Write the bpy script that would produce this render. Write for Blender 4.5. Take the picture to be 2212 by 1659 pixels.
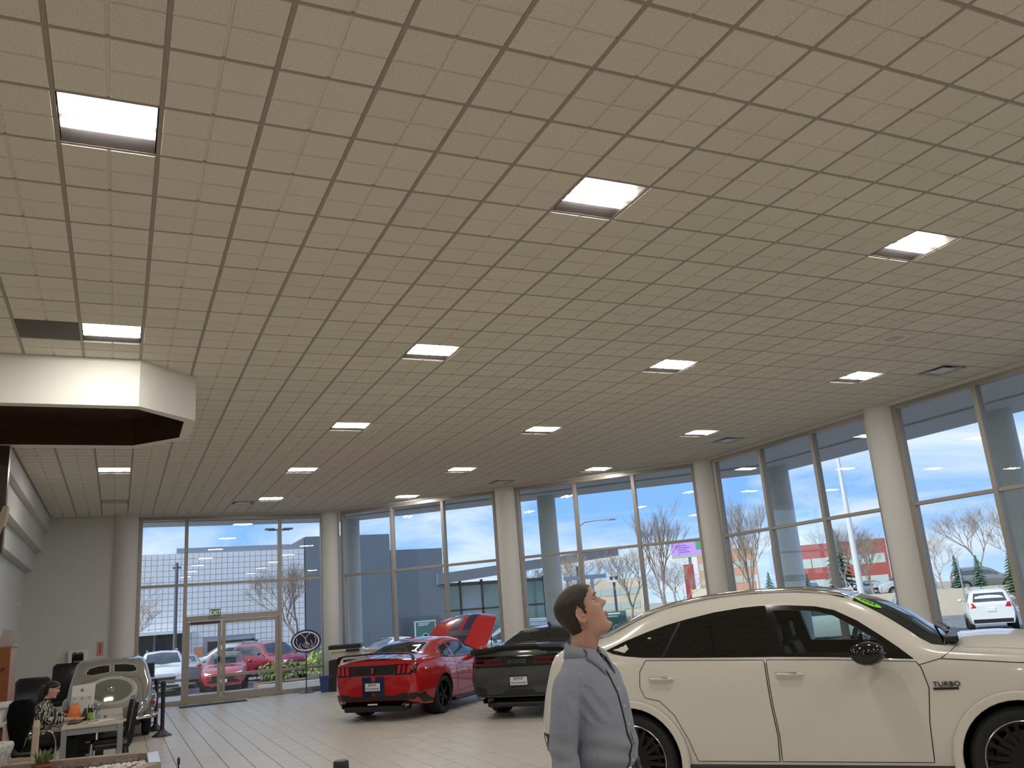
import bpy, bmesh, math, random
from mathutils import Vector, Matrix, geometry
from mathutils.bvhtree import BVHTree
R = math.radians
for o in list(bpy.data.objects): bpy.data.objects.remove(o, do_unlink=True)
C = bpy.context.scene.collection
SC = bpy.context.scene
rnd = random.Random(7)

# ------------------------------------------------------------------ camera, sky, sun, exposure
EYE = 1.79
cam_d = bpy.data.cameras.new('camera'); cam = bpy.data.objects.new('camera', cam_d); C.objects.link(cam)
cam_d.sensor_width = 36.0; cam_d.lens = 1821.5 * 36.0 / 2212.0; cam_d.clip_end = 900
right = Vector((0.90949038, -0.40900504, -0.07444549)); down = Vector((0.04012386, 0.2645988, -0.96352351)); fwd = Vector((0.41378416, 0.87332832, 0.25706092))
mw = Matrix.Identity(4)
for i in range(3):
    mw[i][0] = right[i]; mw[i][1] = -down[i]; mw[i][2] = -fwd[i]
mw[2][3] = EYE
cam.matrix_world = mw
SC.camera = cam
SC.view_settings.view_transform = 'Standard'; SC.view_settings.look = 'None'
SC.view_settings.exposure = 0.0; SC.view_settings.gamma = 1.0; SC.view_settings.use_curve_mapping = False
SC.cycles.max_bounces = 10; SC.cycles.diffuse_bounces = 5; SC.cycles.glossy_bounces = 4
SC.cycles.transparent_max_bounces = 16; SC.cycles.sample_clamp_indirect = 6.0; SC.cycles.caustics_reflective = False; SC.cycles.caustics_refractive = False

SUN_AZ, SUN_EL = R(-97), R(33)       # azimuth from +Y towards +X
sun_dir = Vector((math.sin(SUN_AZ) * math.cos(SUN_EL), math.cos(SUN_AZ) * math.cos(SUN_EL), math.sin(SUN_EL)))
sd = bpy.data.lights.new('sun', 'SUN'); sd.energy = 3.4; sd.angle = R(0.6); sd.color = (1.0, 0.93, 0.82)
sun = bpy.data.objects.new('sun', sd); C.objects.link(sun); sun.rotation_euler = sun_dir.to_track_quat('Z', 'Y').to_euler(); sun.location = (0, 0, 40)

W = bpy.data.worlds.new('sky'); SC.world = W; W.use_nodes = True
nt = W.node_tree; nt.nodes.clear()
def N(t, **k):
    n = nt.nodes.new(t)
    for a, b in k.items(): setattr(n, a, b)
    return n
L = nt.links.new
tc = N('ShaderNodeTexCoord'); sep = N('ShaderNodeSeparateXYZ'); L(tc.outputs['Generated'], sep.inputs[0])
ramp = N('ShaderNodeValToRGB'); L(sep.outputs['Z'], ramp.inputs[0])
e = ramp.color_ramp.elements
e[0].position = 0.0; e[0].color = (0.50, 0.70, 0.98, 1)
e[1].position = 0.6; e[1].color = (0.10, 0.27, 0.68, 1)
x = ramp.color_ramp.elements.new(0.10); x.color = (0.26, 0.52, 0.98, 1)
x = ramp.color_ramp.elements.new(0.25); x.color = (0.22, 0.46, 0.90, 1)
# clouds: flatten direction onto a plane so they stretch towards the horizon
mz = N('ShaderNodeMath', operation='MAXIMUM'); L(sep.outputs['Z'], mz.inputs[0]); mz.inputs[1].default_value = 0.0
az = N('ShaderNodeMath', operation='ADD'); L(mz.outputs[0], az.inputs[0]); az.inputs[1].default_value = 0.16
dx = N('ShaderNodeMath', operation='DIVIDE'); L(sep.outputs['X'], dx.inputs[0]); L(az.outputs[0], dx.inputs[1])
dy = N('ShaderNodeMath', operation='DIVIDE'); L(sep.outputs['Y'], dy.inputs[0]); L(az.outputs[0], dy.inputs[1])
cmb = N('ShaderNodeCombineXYZ'); L(dx.outputs[0], cmb.inputs[0]); L(dy.outputs[0], cmb.inputs[1])
noi = N('ShaderNodeTexNoise'); noi.inputs['Scale'].default_value = 1.15; noi.inputs['Detail'].default_value = 7; noi.inputs['Roughness'].default_value = 0.58; noi.inputs['Distortion'].default_value = 0.5
L(cmb.outputs[0], noi.inputs['Vector'])
cr = N('ShaderNodeValToRGB'); L(noi.outputs[0], cr.inputs[0])
cr.color_ramp.elements[0].position = 0.40; cr.color_ramp.elements[0].color = (0, 0, 0, 1)
cr.color_ramp.elements[1].position = 0.66; cr.color_ramp.elements[1].color = (1, 1, 1, 1)
# sky gets whiter towards the sun
vd = N('ShaderNodeVectorMath', operation='DOT_PRODUCT'); L(tc.outputs['Generated'], vd.inputs[0]); vd.inputs[1].default_value = sun_dir
pw = N('ShaderNodeMapRange'); L(vd.outputs['Value'], pw.inputs[0]); pw.inputs[1].default_value = 0.05; pw.inputs[2].default_value = 0.95; pw.inputs[3].default_value = 0.0; pw.inputs[4].default_value = 1.0
mxf = N('ShaderNodeMath', operation='MULTIPLY_ADD'); L(pw.outputs[0], mxf.inputs[0]); mxf.inputs[1].default_value = 0.55; mxf.inputs[2].default_value = 0.0
cf = N('ShaderNodeMath', operation='ADD', use_clamp=True); L(cr.outputs[0], cf.inputs[0]); L(mxf.outputs[0], cf.inputs[1])
cf2 = N('ShaderNodeMath', operation='MULTIPLY'); L(cf.outputs[0], cf2.inputs[0]); cf2.inputs[1].default_value = 0.88
mix = N('ShaderNodeMixRGB'); L(cf2.outputs[0], mix.inputs[0]); L(ramp.outputs[0], mix.inputs[1]); mix.inputs[2].default_value = (0.93, 0.96, 1.0, 1)
bst = N('ShaderNodeMath', operation='MULTIPLY_ADD'); L(pw.outputs[0], bst.inputs[0]); bst.inputs[1].default_value = 0.55; bst.inputs[2].default_value = 1.18
bg = N('ShaderNodeBackground'); L(mix.outputs[0], bg.inputs[0]); L(bst.outputs[0], bg.inputs[1])
out = N('ShaderNodeOutputWorld'); L(bg.outputs[0], out.inputs[0])

# ------------------------------------------------------------------ materials
MATS = {}
def mat(name, col, rough=0.5, metal=0.0, spec=0.5, noise=0.0, nscale=8.0, bump=0.0, bscale=60.0, emit=None, estr=0.0, coat=0.0, trans=0.0, stretch=None, rand=0.0):
    if name in MATS: return MATS[name]
    m = bpy.data.materials.new(name); m.use_nodes = True; MATS[name] = m
    t = m.node_tree; b = t.nodes['Principled BSDF']; k = t.links.new
    c4 = (*col, 1)
    b.inputs['Base Color'].default_value = c4; b.inputs['Roughness'].default_value = rough; b.inputs['Metallic'].default_value = metal
    b.inputs['Specular IOR Level'].default_value = spec; b.inputs['Coat Weight'].default_value = coat; b.inputs['Coat Roughness'].default_value = 0.04
    m.diffuse_color = c4
    if emit: b.inputs['Emission Color'].default_value = (*emit, 1); b.inputs['Emission Strength'].default_value = estr
    vec = None
    if noise or bump:
        tcn = t.nodes.new('ShaderNodeTexCoord'); vec = tcn.outputs['Object']
        if stretch:
            mp = t.nodes.new('ShaderNodeMapping'); mp.inputs['Scale'].default_value = stretch; k(vec, mp.inputs[0]); vec = mp.outputs[0]
    last = None
    if noise:
        n = t.nodes.new('ShaderNodeTexNoise'); n.inputs['Scale'].default_value = nscale; n.inputs['Detail'].default_value = 5; k(vec, n.inputs['Vector'])
        r = t.nodes.new('ShaderNodeMapRange'); r.inputs[1].default_value = 0.3; r.inputs[2].default_value = 0.7; r.inputs[3].default_value = 1 - noise; r.inputs[4].default_value = 1 + noise; k(n.outputs[0], r.inputs[0])
        mm = t.nodes.new('ShaderNodeVectorMath'); mm.operation = 'SCALE'; mm.inputs[0].default_value = col; k(r.outputs[0], mm.inputs['Scale']); last = mm.outputs[0]
    if rand:
        oi = t.nodes.new('ShaderNodeObjectInfo'); r2 = t.nodes.new('ShaderNodeMapRange'); r2.inputs[3].default_value = 1 - rand; r2.inputs[4].default_value = 1 + rand; k(oi.outputs['Random'], r2.inputs[0])
        m2 = t.nodes.new('ShaderNodeVectorMath'); m2.operation = 'SCALE'; k(r2.outputs[0], m2.inputs['Scale'])
        if last: k(last, m2.inputs[0])
        else: m2.inputs[0].default_value = col
        last = m2.outputs[0]
    if last: k(last, b.inputs['Base Color'])
    if bump:
        n2 = t.nodes.new('ShaderNodeTexNoise'); n2.inputs['Scale'].default_value = bscale; n2.inputs['Detail'].default_value = 4; k(vec, n2.inputs['Vector'])
        bm = t.nodes.new('ShaderNodeBump'); bm.inputs['Strength'].default_value = bump; bm.inputs['Distance'].default_value = 0.01; k(n2.outputs[0], bm.inputs['Height']); k(bm.outputs[0], b.inputs['Normal'])
    return m
def glass(name, tint, refl=1.0, rough=0.0, base=0.04):
    """thin pane: clear (or tinted) transmission plus a Fresnel mirror"""
    if name in MATS: return MATS[name]
    m = bpy.data.materials.new(name); m.use_nodes = True; MATS[name] = m
    t = m.node_tree; t.nodes.clear(); k = t.links.new
    tr = t.nodes.new('ShaderNodeBsdfTransparent'); tr.inputs[0].default_value = (*tint, 1)
    gl = t.nodes.new('ShaderNodeBsdfGlossy'); gl.inputs['Roughness'].default_value = rough; gl.inputs['Color'].default_value = (1, 1, 1, 1)
    lw = t.nodes.new('ShaderNodeLayerWeight'); lw.inputs[0].default_value = 0.5
    p = t.nodes.new('ShaderNodeMath'); p.operation = 'POWER'; k(lw.outputs['Facing'], p.inputs[0]); p.inputs[1].default_value = 4.0
    a = t.nodes.new('ShaderNodeMath'); a.operation = 'MULTIPLY_ADD'; a.use_clamp = True; k(p.outputs[0], a.inputs[0]); a.inputs[1].default_value = 0.85 * refl; a.inputs[2].default_value = base * refl
    mx = t.nodes.new('ShaderNodeMixShader'); k(a.outputs[0], mx.inputs[0]); k(tr.outputs[0], mx.inputs[1]); k(gl.outputs[0], mx.inputs[2])
    o = t.nodes.new('ShaderNodeOutputMaterial'); k(mx.outputs[0], o.inputs[0])
    m.diffuse_color = (*tint, 0.3)
    return m

# ------------------------------------------------------------------ mesh helpers
class MB:
    def __init__(s): s.v = []; s.f = []; s.m = []; s.mi = 0
    def add(s, vs, fs):
        o = len(s.v); s.v += [tuple(p) for p in vs]; s.f += [tuple(i + o for i in f) for f in fs]; s.m += [s.mi] * len(fs); return s
    def box(s, x0, x1, y0, y1, z0, z1):
        return s.add([(x0,y0,z0),(x1,y0,z0),(x1,y1,z0),(x0,y1,z0),(x0,y0,z1),(x1,y0,z1),(x1,y1,z1),(x0,y1,z1)],
                     [(0,3,2,1),(4,5,6,7),(0,1,5,4),(1,2,6,5),(2,3,7,6),(3,0,4,7)])
    def obox(s, c, ax, hx, hy, z0, z1):
        """box in plan turned so its x axis runs along ax"""
        a = Vector((ax[0], ax[1])).normalized(); n = Vector((-a.y, a.x)); c = Vector((c[0], c[1]))
        p = [c - a*hx - n*hy, c + a*hx - n*hy, c + a*hx + n*hy, c - a*hx + n*hy]
        return s.prism([(q.x, q.y) for q in p], z0, z1)
    def prism(s, poly, z0, z1):
        n = len(poly); v = [(p[0], p[1], z0) for p in poly] + [(p[0], p[1], z1) for p in poly]
        return s.add(v, [tuple(range(n - 1, -1, -1)), tuple(range(n, 2 * n))] + [(i, (i + 1) % n, n + (i + 1) % n, n + i) for i in range(n)])
    def xprism(s, poly, y0, y1):
        """polygon in (x, z) pushed along y"""
        n = len(poly); v = [(p[0], y0, p[1]) for p in poly] + [(p[0], y1, p[1]) for p in poly]
        return s.add(v, [tuple(range(n)), tuple(range(2 * n - 1, n - 1, -1))] + [(i, n + i, n + (i + 1) % n, (i + 1) % n) for i in range(n)])
    def yprism(s, poly, x0, x1):
        """polygon in (y, z) pushed along x"""
        n = len(poly); v = [(x0, p[0], p[1]) for p in poly] + [(x1, p[0], p[1]) for p in poly]
        return s.add(v, [tuple(range(n - 1, -1, -1)), tuple(range(n, 2 * n))] + [(i, (i + 1) % n, n + (i + 1) % n, n + i) for i in range(n)])
    def tube(s, pts, r, n=8, caps=True):
        pts = [Vector(p) for p in pts]; rs = r if isinstance(r, (list, tuple)) else [r] * len(pts)
        vs = []; fs = []; up = None
        for i, p in enumerate(pts):
            d = (pts[min(i + 1, len(pts) - 1)] - pts[max(i - 1, 0)]).normalized()
            if up is None: up = d.orthogonal().normalized()
            up = (up - d * up.dot(d)).normalized(); w = d.cross(up)
            for k in range(n):
                a = 2 * math.pi * k / n; vs.append(p + (up * math.cos(a) + w * math.sin(a)) * rs[i])
        for i in range(len(pts) - 1):
            for k in range(n): fs.append((i*n + k, i*n + (k+1) % n, (i+1)*n + (k+1) % n, (i+1)*n + k))
        if caps: fs.append(tuple(range(n - 1, -1, -1))); fs.append(tuple((len(pts) - 1) * n + k for k in range(n)))
        return s.add(vs, fs)
    def lathe(s, prof, c=(0, 0, 0), n=24, axis='z', caps=True):
        """profile of (radius, height)"""
        vs = []; fs = []
        for r, hgt in prof:
            for k in range(n):
                a = 2 * math.pi * k / n; u, w = r * math.cos(a), r * math.sin(a)
                q = (u, w, hgt) if axis == 'z' else ((u, -hgt, w) if axis == 'y' else (hgt, u, w))
                vs.append((c[0] + q[0], c[1] + q[1], c[2] + q[2]))
        m = len(prof)
        for i in range(m - 1):
            for k in range(n): fs.append((i*n + k, i*n + (k+1) % n, (i+1)*n + (k+1) % n, (i+1)*n + k))
        if caps: fs.append(tuple(range(n - 1, -1, -1))); fs.append(tuple((m - 1) * n + k for k in range(n)))
        return s.add(vs, fs)
    def grid(s, rows, closed=False):
        n = len(rows[0]); vs = [p for r in rows for p in r]; fs = []
        for i in range(len(rows) - 1):
            for k in range(n if closed else n - 1): fs.append((i*n + k, i*n + (k+1) % n, (i+1)*n + (k+1) % n, (i+1)*n + k))
        return s.add(vs, fs)
    def ball(s, c, r, n=12, m=8):
        rx, ry, rz = r if isinstance(r, (list, tuple)) else (r, r, r)
        vs = [(c[0], c[1], c[2] + rz)]; fs = []
        for i in range(1, m):
            t = math.pi * i / m
            for k in range(n):
                a = 2 * math.pi * k / n; vs.append((c[0] + rx*math.sin(t)*math.cos(a), c[1] + ry*math.sin(t)*math.sin(a), c[2] + rz*math.cos(t)))
        vs.append((c[0], c[1], c[2] - rz)); e_ = len(vs) - 1
        for k in range(n): fs.append((0, 1 + k, 1 + (k+1) % n)); fs.append((e_, 1 + (m-2)*n + (k+1) % n, 1 + (m-2)*n + k))
        for i in range(m - 2):
            for k in range(n): fs.append((1 + i*n + k, 1 + (i+1)*n + k, 1 + (i+1)*n + (k+1) % n, 1 + i*n + (k+1) % n))
        return s.add(vs, fs)
    def mesh(s, name, mats, smooth=None, fix=True):
        me = bpy.data.meshes.new(name); me.from_pydata(s.v, [], s.f)
        for m in (mats if isinstance(mats, (list, tuple)) else [mats]): me.materials.append(m)
        if len(set(s.m)) > 1: me.polygons.foreach_set('material_index', s.m)
        if fix:
            b = bmesh.new(); b.from_mesh(me); bmesh.ops.recalc_face_normals(b, faces=b.faces[:]); b.to_mesh(me); b.free()
        if smooth is not None: shade(me, smooth)
        return me
    def build(s, name, mats, parent=None, smooth=None, bevel=0.0, loc=None, rot=None, seg=2, fix=True):
        o = bpy.data.objects.new(name, s.mesh(name, mats, smooth, fix)); C.objects.link(o)
        if parent: o.parent = parent
        if loc: o.location = loc
        if rot: o.rotation_euler = rot
        if bevel:
            bv = o.modifiers.new('bevel', 'BEVEL'); bv.width = bevel; bv.segments = seg; bv.limit_method = 'ANGLE'; bv.angle_limit = R(40)
        return o
def shade(me, ang=40):
    me.polygons.foreach_set('use_smooth', [True] * len(me.polygons)); me.set_sharp_from_angle(angle=R(ang)); me.update()
def tag(o, label=None, cat=None, group=None, kind=None):
    if label: o['label'] = label
    if cat: o['category'] = cat
    if group: o['group'] = group
    if kind: o['kind'] = kind
    return o
def thing(name, label, cat, loc=(0, 0, 0), rz=0, group=None, rot=None):
    o = bpy.data.objects.new(name, None); C.objects.link(o); o.location = loc; o.rotation_euler = rot or (0, 0, rz); o.empty_display_size = 0.1
    return tag(o, label, cat, group)
def struct(name, loc=(0, 0, 0), rz=0):
    o = bpy.data.objects.new(name, None); C.objects.link(o); o.location = loc; o.rotation_euler = (0, 0, rz); o['kind'] = 'structure'; return o
def inst(src, parent=None, loc=None, rot=None, name=None):
    o = src.copy(); C.objects.link(o)
    if name: o.name = name
    if parent is not None: o.parent = parent
    if loc is not None: o.location = loc
    if rot is not None: o.rotation_euler = rot
    return o
def copy_tree(o, parent=None, loc=None, rz=None, label=None):
    kids = list(o.children); c = o.copy(); C.objects.link(c)
    if parent is not None: c.parent = parent
    if loc is not None: c.location = loc
    if rz is not None: c.rotation_euler = (0, 0, rz)
    if label: c['label'] = label
    for k in kids: copy_tree(k, c)
    return c
def text(body, size, name, m, parent, loc, rot, extrude=0.001, align='CENTER', sx=1.0):
    cu = bpy.data.curves.new(name, 'FONT'); cu.body = body; cu.size = size; cu.extrude = extrude; cu.align_x = align; cu.align_y = 'CENTER'
    t = bpy.data.objects.new(name + '_tmp', cu); C.objects.link(t)
    dg = bpy.context.evaluated_depsgraph_get(); me = bpy.data.meshes.new_from_object(t.evaluated_get(dg)); bpy.data.objects.remove(t); bpy.data.curves.remove(cu)
    me.materials.clear(); me.materials.append(m)
    o = bpy.data.objects.new(name, me); C.objects.link(o); o.parent = parent; o.location = loc; o.rotation_euler = rot; o.scale = (sx, 1, 1); return o
def catmull(pts, n=6, closed=False):
    out_ = []; m = len(pts); V = [Vector(p) for p in pts]
    for i in range(m if closed else m - 1):
        p0 = V[(i - 1) % m] if closed else V[max(i - 1, 0)]; p1 = V[i]; p2 = V[(i + 1) % m]; p3 = V[(i + 2) % m] if closed else V[min(i + 2, m - 1)]
        for k in range(n):
            t = k / n; out_.append(0.5 * ((2*p1) + (p2 - p0)*t + (2*p0 - 5*p1 + 4*p2 - p3)*t*t + (3*p1 - p0 - 3*p2 + p3)*t*t*t))
    if not closed: out_.append(V[-1])
    return [tuple(p) for p in out_]

# ------------------------------------------------------------------ shared materials
white_wall = mat('white_wall_paint', (0.60, 0.60, 0.57), 0.75, noise=0.02, nscale=3, bump=0.05, bscale=120)
alu = mat('bronze_aluminium', (0.36, 0.325, 0.28), 0.4, 0.3)
pane_m = glass('window_glass', (0.93, 0.97, 0.98), base=0.035)
tile_m = mat('acoustic_tile', (0.70, 0.665, 0.565), 0.9, spec=0.1, noise=0.09, nscale=70, bump=0.25, bscale=150, rand=0.035)
tbar_m = mat('ceiling_grid_metal', (0.33, 0.285, 0.235), 0.55)
black = mat('black_plastic', (0.012, 0.012, 0.013), 0.4)
blackgloss = mat('black_gloss', (0.006, 0.006, 0.007), 0.08, spec=0.6)
chrome = mat('chrome', (0.75, 0.75, 0.76), 0.08, 1.0)
white_p = mat('white_plastic', (0.72, 0.72, 0.70), 0.4)
rubber = mat('tyre_rubber', (0.012, 0.012, 0.013), 0.7, bump=0.1)

CEIL = 5.003
T = 0.6096; OX = -0.4873; OY = 4.4742          # ceiling grid: column 0 / row 0

# ------------------------------------------------------------------ room shell
A1, B1 = Vector((-1.74, 25.2)), Vector((5.56, 25.2))
A2, B2 = Vector((5.5897, 25.2797)), Vector((13.0897, 16.8297))
XR = 13.10
# floor
FLOOR = struct('floor')
slab_m = mat('floor_grout', (0.30, 0.27, 0.23), 0.7)
MB().add([(-7, -9, -0.012), (XR, -9, -0.012), (XR, 16.75, -0.012), (5.56, 25.25, -0.012), (-2.3, 25.25, -0.012), (-7, 25.25, -0.012)], [(0, 1, 2, 3, 4, 5)]).build('slab', slab_m, FLOOR)
def tile_floor_mat():
    m = bpy.data.materials.new('porcelain_floor_tile'); m.use_nodes = True; t = m.node_tree; b = t.nodes['Principled BSDF']; k = t.links.new
    g = t.nodes.new('ShaderNodeNewGeometry'); mp = t.nodes.new('ShaderNodeMapping'); mp.inputs['Scale'].default_value = (1.2, 14.0, 1.0); k(g.outputs['Position'], mp.inputs[0])
    n = t.nodes.new('ShaderNodeTexNoise'); n.inputs['Scale'].default_value = 1.6; n.inputs['Detail'].default_value = 5; k(mp.outputs[0], n.inputs['Vector'])
    r = t.nodes.new('ShaderNodeValToRGB'); k(n.outputs[0], r.inputs[0])
    r.color_ramp.elements[0].position = 0.30; r.color_ramp.elements[0].color = (0.46, 0.425, 0.365, 1)
    r.color_ramp.elements[1].position = 0.70; r.color_ramp.elements[1].color = (0.59, 0.55, 0.48, 1)
    k(r.outputs[0], b.inputs['Base Color']); b.inputs['Roughness'].default_value = 0.34; b.inputs['Specular IOR Level'].default_value = 0.55
    bp = t.nodes.new('ShaderNodeBump'); bp.inputs['Strength'].default_value = 0.12; bp.inputs['Distance'].default_value = 0.004; k(n.outputs[0], bp.inputs['Height']); k(bp.outputs[0], b.inputs['Normal'])
    return m
ft_m = tile_floor_mat()
TW, TL = 0.305, 0.61; g_ = 0.0025
def in_room(x, y): 
    if x > XR or y > 25.2 or x < -6.9: return False
    d = (B2 - A2).normalized(); n = Vector((-d.y, d.x)); return (Vector((x, y)) - A2).dot(n) < 0
tm = MB(); tm.v = []; 
def tilemesh(mb, x, y):
    b_ = 0.004; x0, x1, y0, y1 = x + g_, x + TW - g_, y + g_, y + TL - g_
    mb.add([(x0,y0,-0.006),(x1,y0,-0.006),(x1,y1,-0.006),(x0,y1,-0.006),(x0+b_,y0+b_,0),(x1-b_,y0+b_,0),(x1-b_,y1-b_,0),(x0+b_,y1-b_,0)], [(4,5,6,7),(0,1,5,4),(1,2,6,5),(2,3,7,6),(3,0,4,7)])
t0 = MB(); tilemesh(t0, 0, 0); tile_me = t0.mesh('tile', ft_m)
cands = []
far = MB()
for i in range(-22, 44):
    for j in range(-15, 42):
        x, y = 0.84 + i * TW, 11.0 + j * TL - 11.0 + (0.305 if i % 2 else 0)
        if not in_room(x + TW/2, y + TL/2): continue
        v = Vector((x + TW/2, y + TL/2, 0)) - Vector((0, 0, EYE)); d = v.dot(fwd)
        vis = False
        if d > 1:
            px, py = 1106 + 1821.5 * v.dot(right)/d, 829.5 + 1821.5 * v.dot(down)/d
            vis = -20 < px < 1215 and py < 1690 and not (720 < px and y > 17.6) and px > 330
        (cands.append((d, x, y)) if vis else tilemesh(far, x, y))
cands.sort()
for d, x, y in cands[:290]:
    o = bpy.data.objects.new('tile', tile_me); C.objects.link(o); o.parent = FLOOR; o.location = (x, y, 0)
for d, x, y in cands[290:]: tilemesh(far, x, y)
tag(far.build('tile_field', ft_m, FLOOR, fix=False), kind='stuff')

# ceiling: deck, grid bars, tiles
CEILING = struct('ceiling')
deck_m = mat('ceiling_deck', (0.50, 0.45, 0.36), 0.9)
MB().prism([(-7, -9), (XR, -9), (XR, 16.75), (5.56, 25.3), (-7, 25.3)], CEIL + 0.16, CEIL + 0.2).build('deck', deck_m, CEILING)
LIGHTS = {(c, r) for c in (0, 6, 12, 18) for r in (1, 8, 15, 22, 29, -6, -13)} - {(0, 15)}
LIGHTS = {(c, r) for c, r in LIGHTS if in_room(OX + (c+.5)*T, OY + (r+.5)*T)} | {(-6, 1), (-6, 8), (-6, -6)}  # rows behind the viewer and the side bay: unseen lights added for illumination
VENTS = {(5, 30), (15, 25), (20, 16), (20, 7)}
SPECIAL = LIGHTS | VENTS | {(-1, 8)}
def ctile(mb, x, y):
    """tegular tile scored into four pads, seen from below"""
    zb = CEIL + 0.006; zf = CEIL - 0.004; m_ = 0.012; gr = 0.007; h_ = T / 2; bv = 0.006
    mb.add([(x+m_, y+m_, zb), (x+T-m_, y+m_, zb), (x+T-m_, y+T-m_, zb), (x+m_, y+T-m_, zb)], [(0, 3, 2, 1)])
    for a in (0, 1):
        for b in (0, 1):
            x0 = x + (m_ if a == 0 else h_ + gr); x1 = x + (h_ - gr if a == 0 else T - m_); y0 = y + (m_ if b == 0 else h_ + gr); y1 = y + (h_ - gr if b == 0 else T - m_)
            mb.add([(x0,y0,zb),(x1,y0,zb),(x1,y1,zb),(x0,y1,zb),(x0+bv,y0+bv,zf),(x1-bv,y0+bv,zf),(x1-bv,y1-bv,zf),(x0+bv,y1-bv,zf)], [(4,7,6,5),(0,4,5,1),(1,5,6,2),(2,6,7,3),(3,7,4,0)])
c0 = MB(); ctile(c0, 0, 0); ctile_me = c0.mesh('tile', tile_m, fix=False)
cl = []; cfar = MB()
d2 = (B2 - A2).normalized(); n2 = Vector((-d2.y, d2.x))
for i in range(-11, 23):
    for j in range(-21, 35):
        x, y = OX + i*T, OY + j*T
        if (i, j) in SPECIAL: continue
        if y + T > 25.2 or x + T > XR - 0.02 or max((Vector((x+a*T, y+b*T)) - A2).dot(n2) for a in (0, 1) for b in (0, 1)) > -0.06:
            if y > 25.1 or x > XR - 0.1 or (Vector((x + T/2, y + T/2)) - A2).dot(n2) > 0.35: continue
            cl.append((1e6, x, y, True)); continue
        if x < -1.8 and y > 12.4: continue
        v = Vector((x + T/2, y + T/2, CEIL)) - Vector((0, 0, EYE)); d = v.dot(fwd)
        vis = False
        if d > 0.5:
            px, py = 1106 + 1821.5*v.dot(right)/d, 829.5 + 1821.5*v.dot(down)/d; vis = -60 < px < 2272 and -60 < py < 1200
        cl.append((d if vis else 2e6, x, y, False))
cl.sort(); nt_ = 0
def clip_poly(poly, a, n):
    out_ = []; m_ = len(poly)
    for i in range(m_):
        p, q = Vector(poly[i]), Vector(poly[(i+1) % m_]); dp, dq = (p - a).dot(n), (q - a).dot(n)
        if dp <= 0: out_.append(tuple(p))
        if (dp < 0 < dq) or (dq < 0 < dp): out_.append(tuple(p + (q - p) * (dp / (dp - dq))))
    return out_
for d, x, y, edge in cl:
    if edge:
        m_ = 0.012; h_ = T/2; gr = 0.007
        for a in (0, 1):
            for b in (0, 1):
                x0 = x + (m_ if a == 0 else h_ + gr); x1 = x + (h_ - gr if a == 0 else T - m_); y0 = y + (m_ if b == 0 else h_ + gr); y1 = y + (h_ - gr if b == 0 else T - m_)
                p = clip_poly([(x0,y0),(x1,y0),(x1,y1),(x0,y1)], A2 - n2*0.05, n2)
                if len(p) > 2: p = clip_poly(p, Vector((XR - 0.03, 0)), Vector((1, 0)))
                if len(p) > 2: p = clip_poly(p, Vector((0, 25.18)), Vector((0, 1)))
                if len(p) > 2: cfar.prism(p, CEIL - 0.004, CEIL + 0.01)
    elif nt_ < 299 and d < 1e5:
        nt_ += 1; o = bpy.data.objects.new('tile', ctile_me); C.objects.link(o); o.parent = CEILING; o.location = (x, y, 0)
    else: ctile(cfar, x, y)
tag(cfar.build('tile_field', tile_m, CEILING, fix=False), kind='stuff')
hb = 0.0125
def xmax_at(y): return min(XR, A2.x + (25.28 - y) * (d2.x / -d2.y)) - 0.03 if y > 16.8 else XR - 0.03
def ymax_at(x): return min(25.18, (A2.y + (x - A2.x) * (d2.y / d2.x)) - 0.05) if x > 5.5 else 25.18
for i in range(-11, 23):
    x = OX + i*T
    y0 = -9 if x > -1.8 else -9; y1 = ymax_at(x) if x > -1.75 else 12.6
    if x > XR - 0.05: continue
    MB().box(x - hb, x + hb, y0, y1, CEIL - 0.001, CEIL + 0.03).build('main_runner', tbar_m, CEILING)
for j in range(-21, 35):
    y = OY + j*T
    if y > 25.15: continue
    MB().box(-1.72 if y > 12.5 else -6.9, xmax_at(y), y - hb, y + hb, CEIL, CEIL + 0.03).build('cross_tee', tbar_m, CEILING)
# smoke detectors and speaker are separate things below

# walls
def wall(name, mb, m=white_wall, **k):
    o = mb.build(name, m, **k); o['kind'] = 'structure'; return o
wall('wall_back', MB().box(-2.4, 0.30, 25.2, 25.4, 0, CEIL + 0.2))
wall('wall_left', MB().yprism([(13.1, 0), (25.2, 0), (25.2, 3.64), (13.1, 3.64)], -2.45, -2.23))
trim = MB()
for x, z0, z1, xb in ((-2.035, 3.64, 4.115, -2.45), (-1.855, 4.115, 4.61, -2.45), (-1.73, 4.61, CEIL + 0.1, -2.45)): trim.box(xb, x, 13.1, 25.2, z0, z1)
wall('trim_1', trim)
wall('wall_near_left', MB().box(-7.1, -6.9, -9, 13.2, 0, CEIL + 0.2))
wall('wall_pillar', MB().box(-6.9, -2.45, 13.1, 13.3, 0, CEIL + 0.2))
wall('wall_behind', MB().box(-7.1, XR, -9.2, -9, 0, CEIL + 0.2))
wall('wall_right', MB().box(XR, XR + 0.2, -9, 0.5, 0, CEIL + 0.2))

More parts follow.
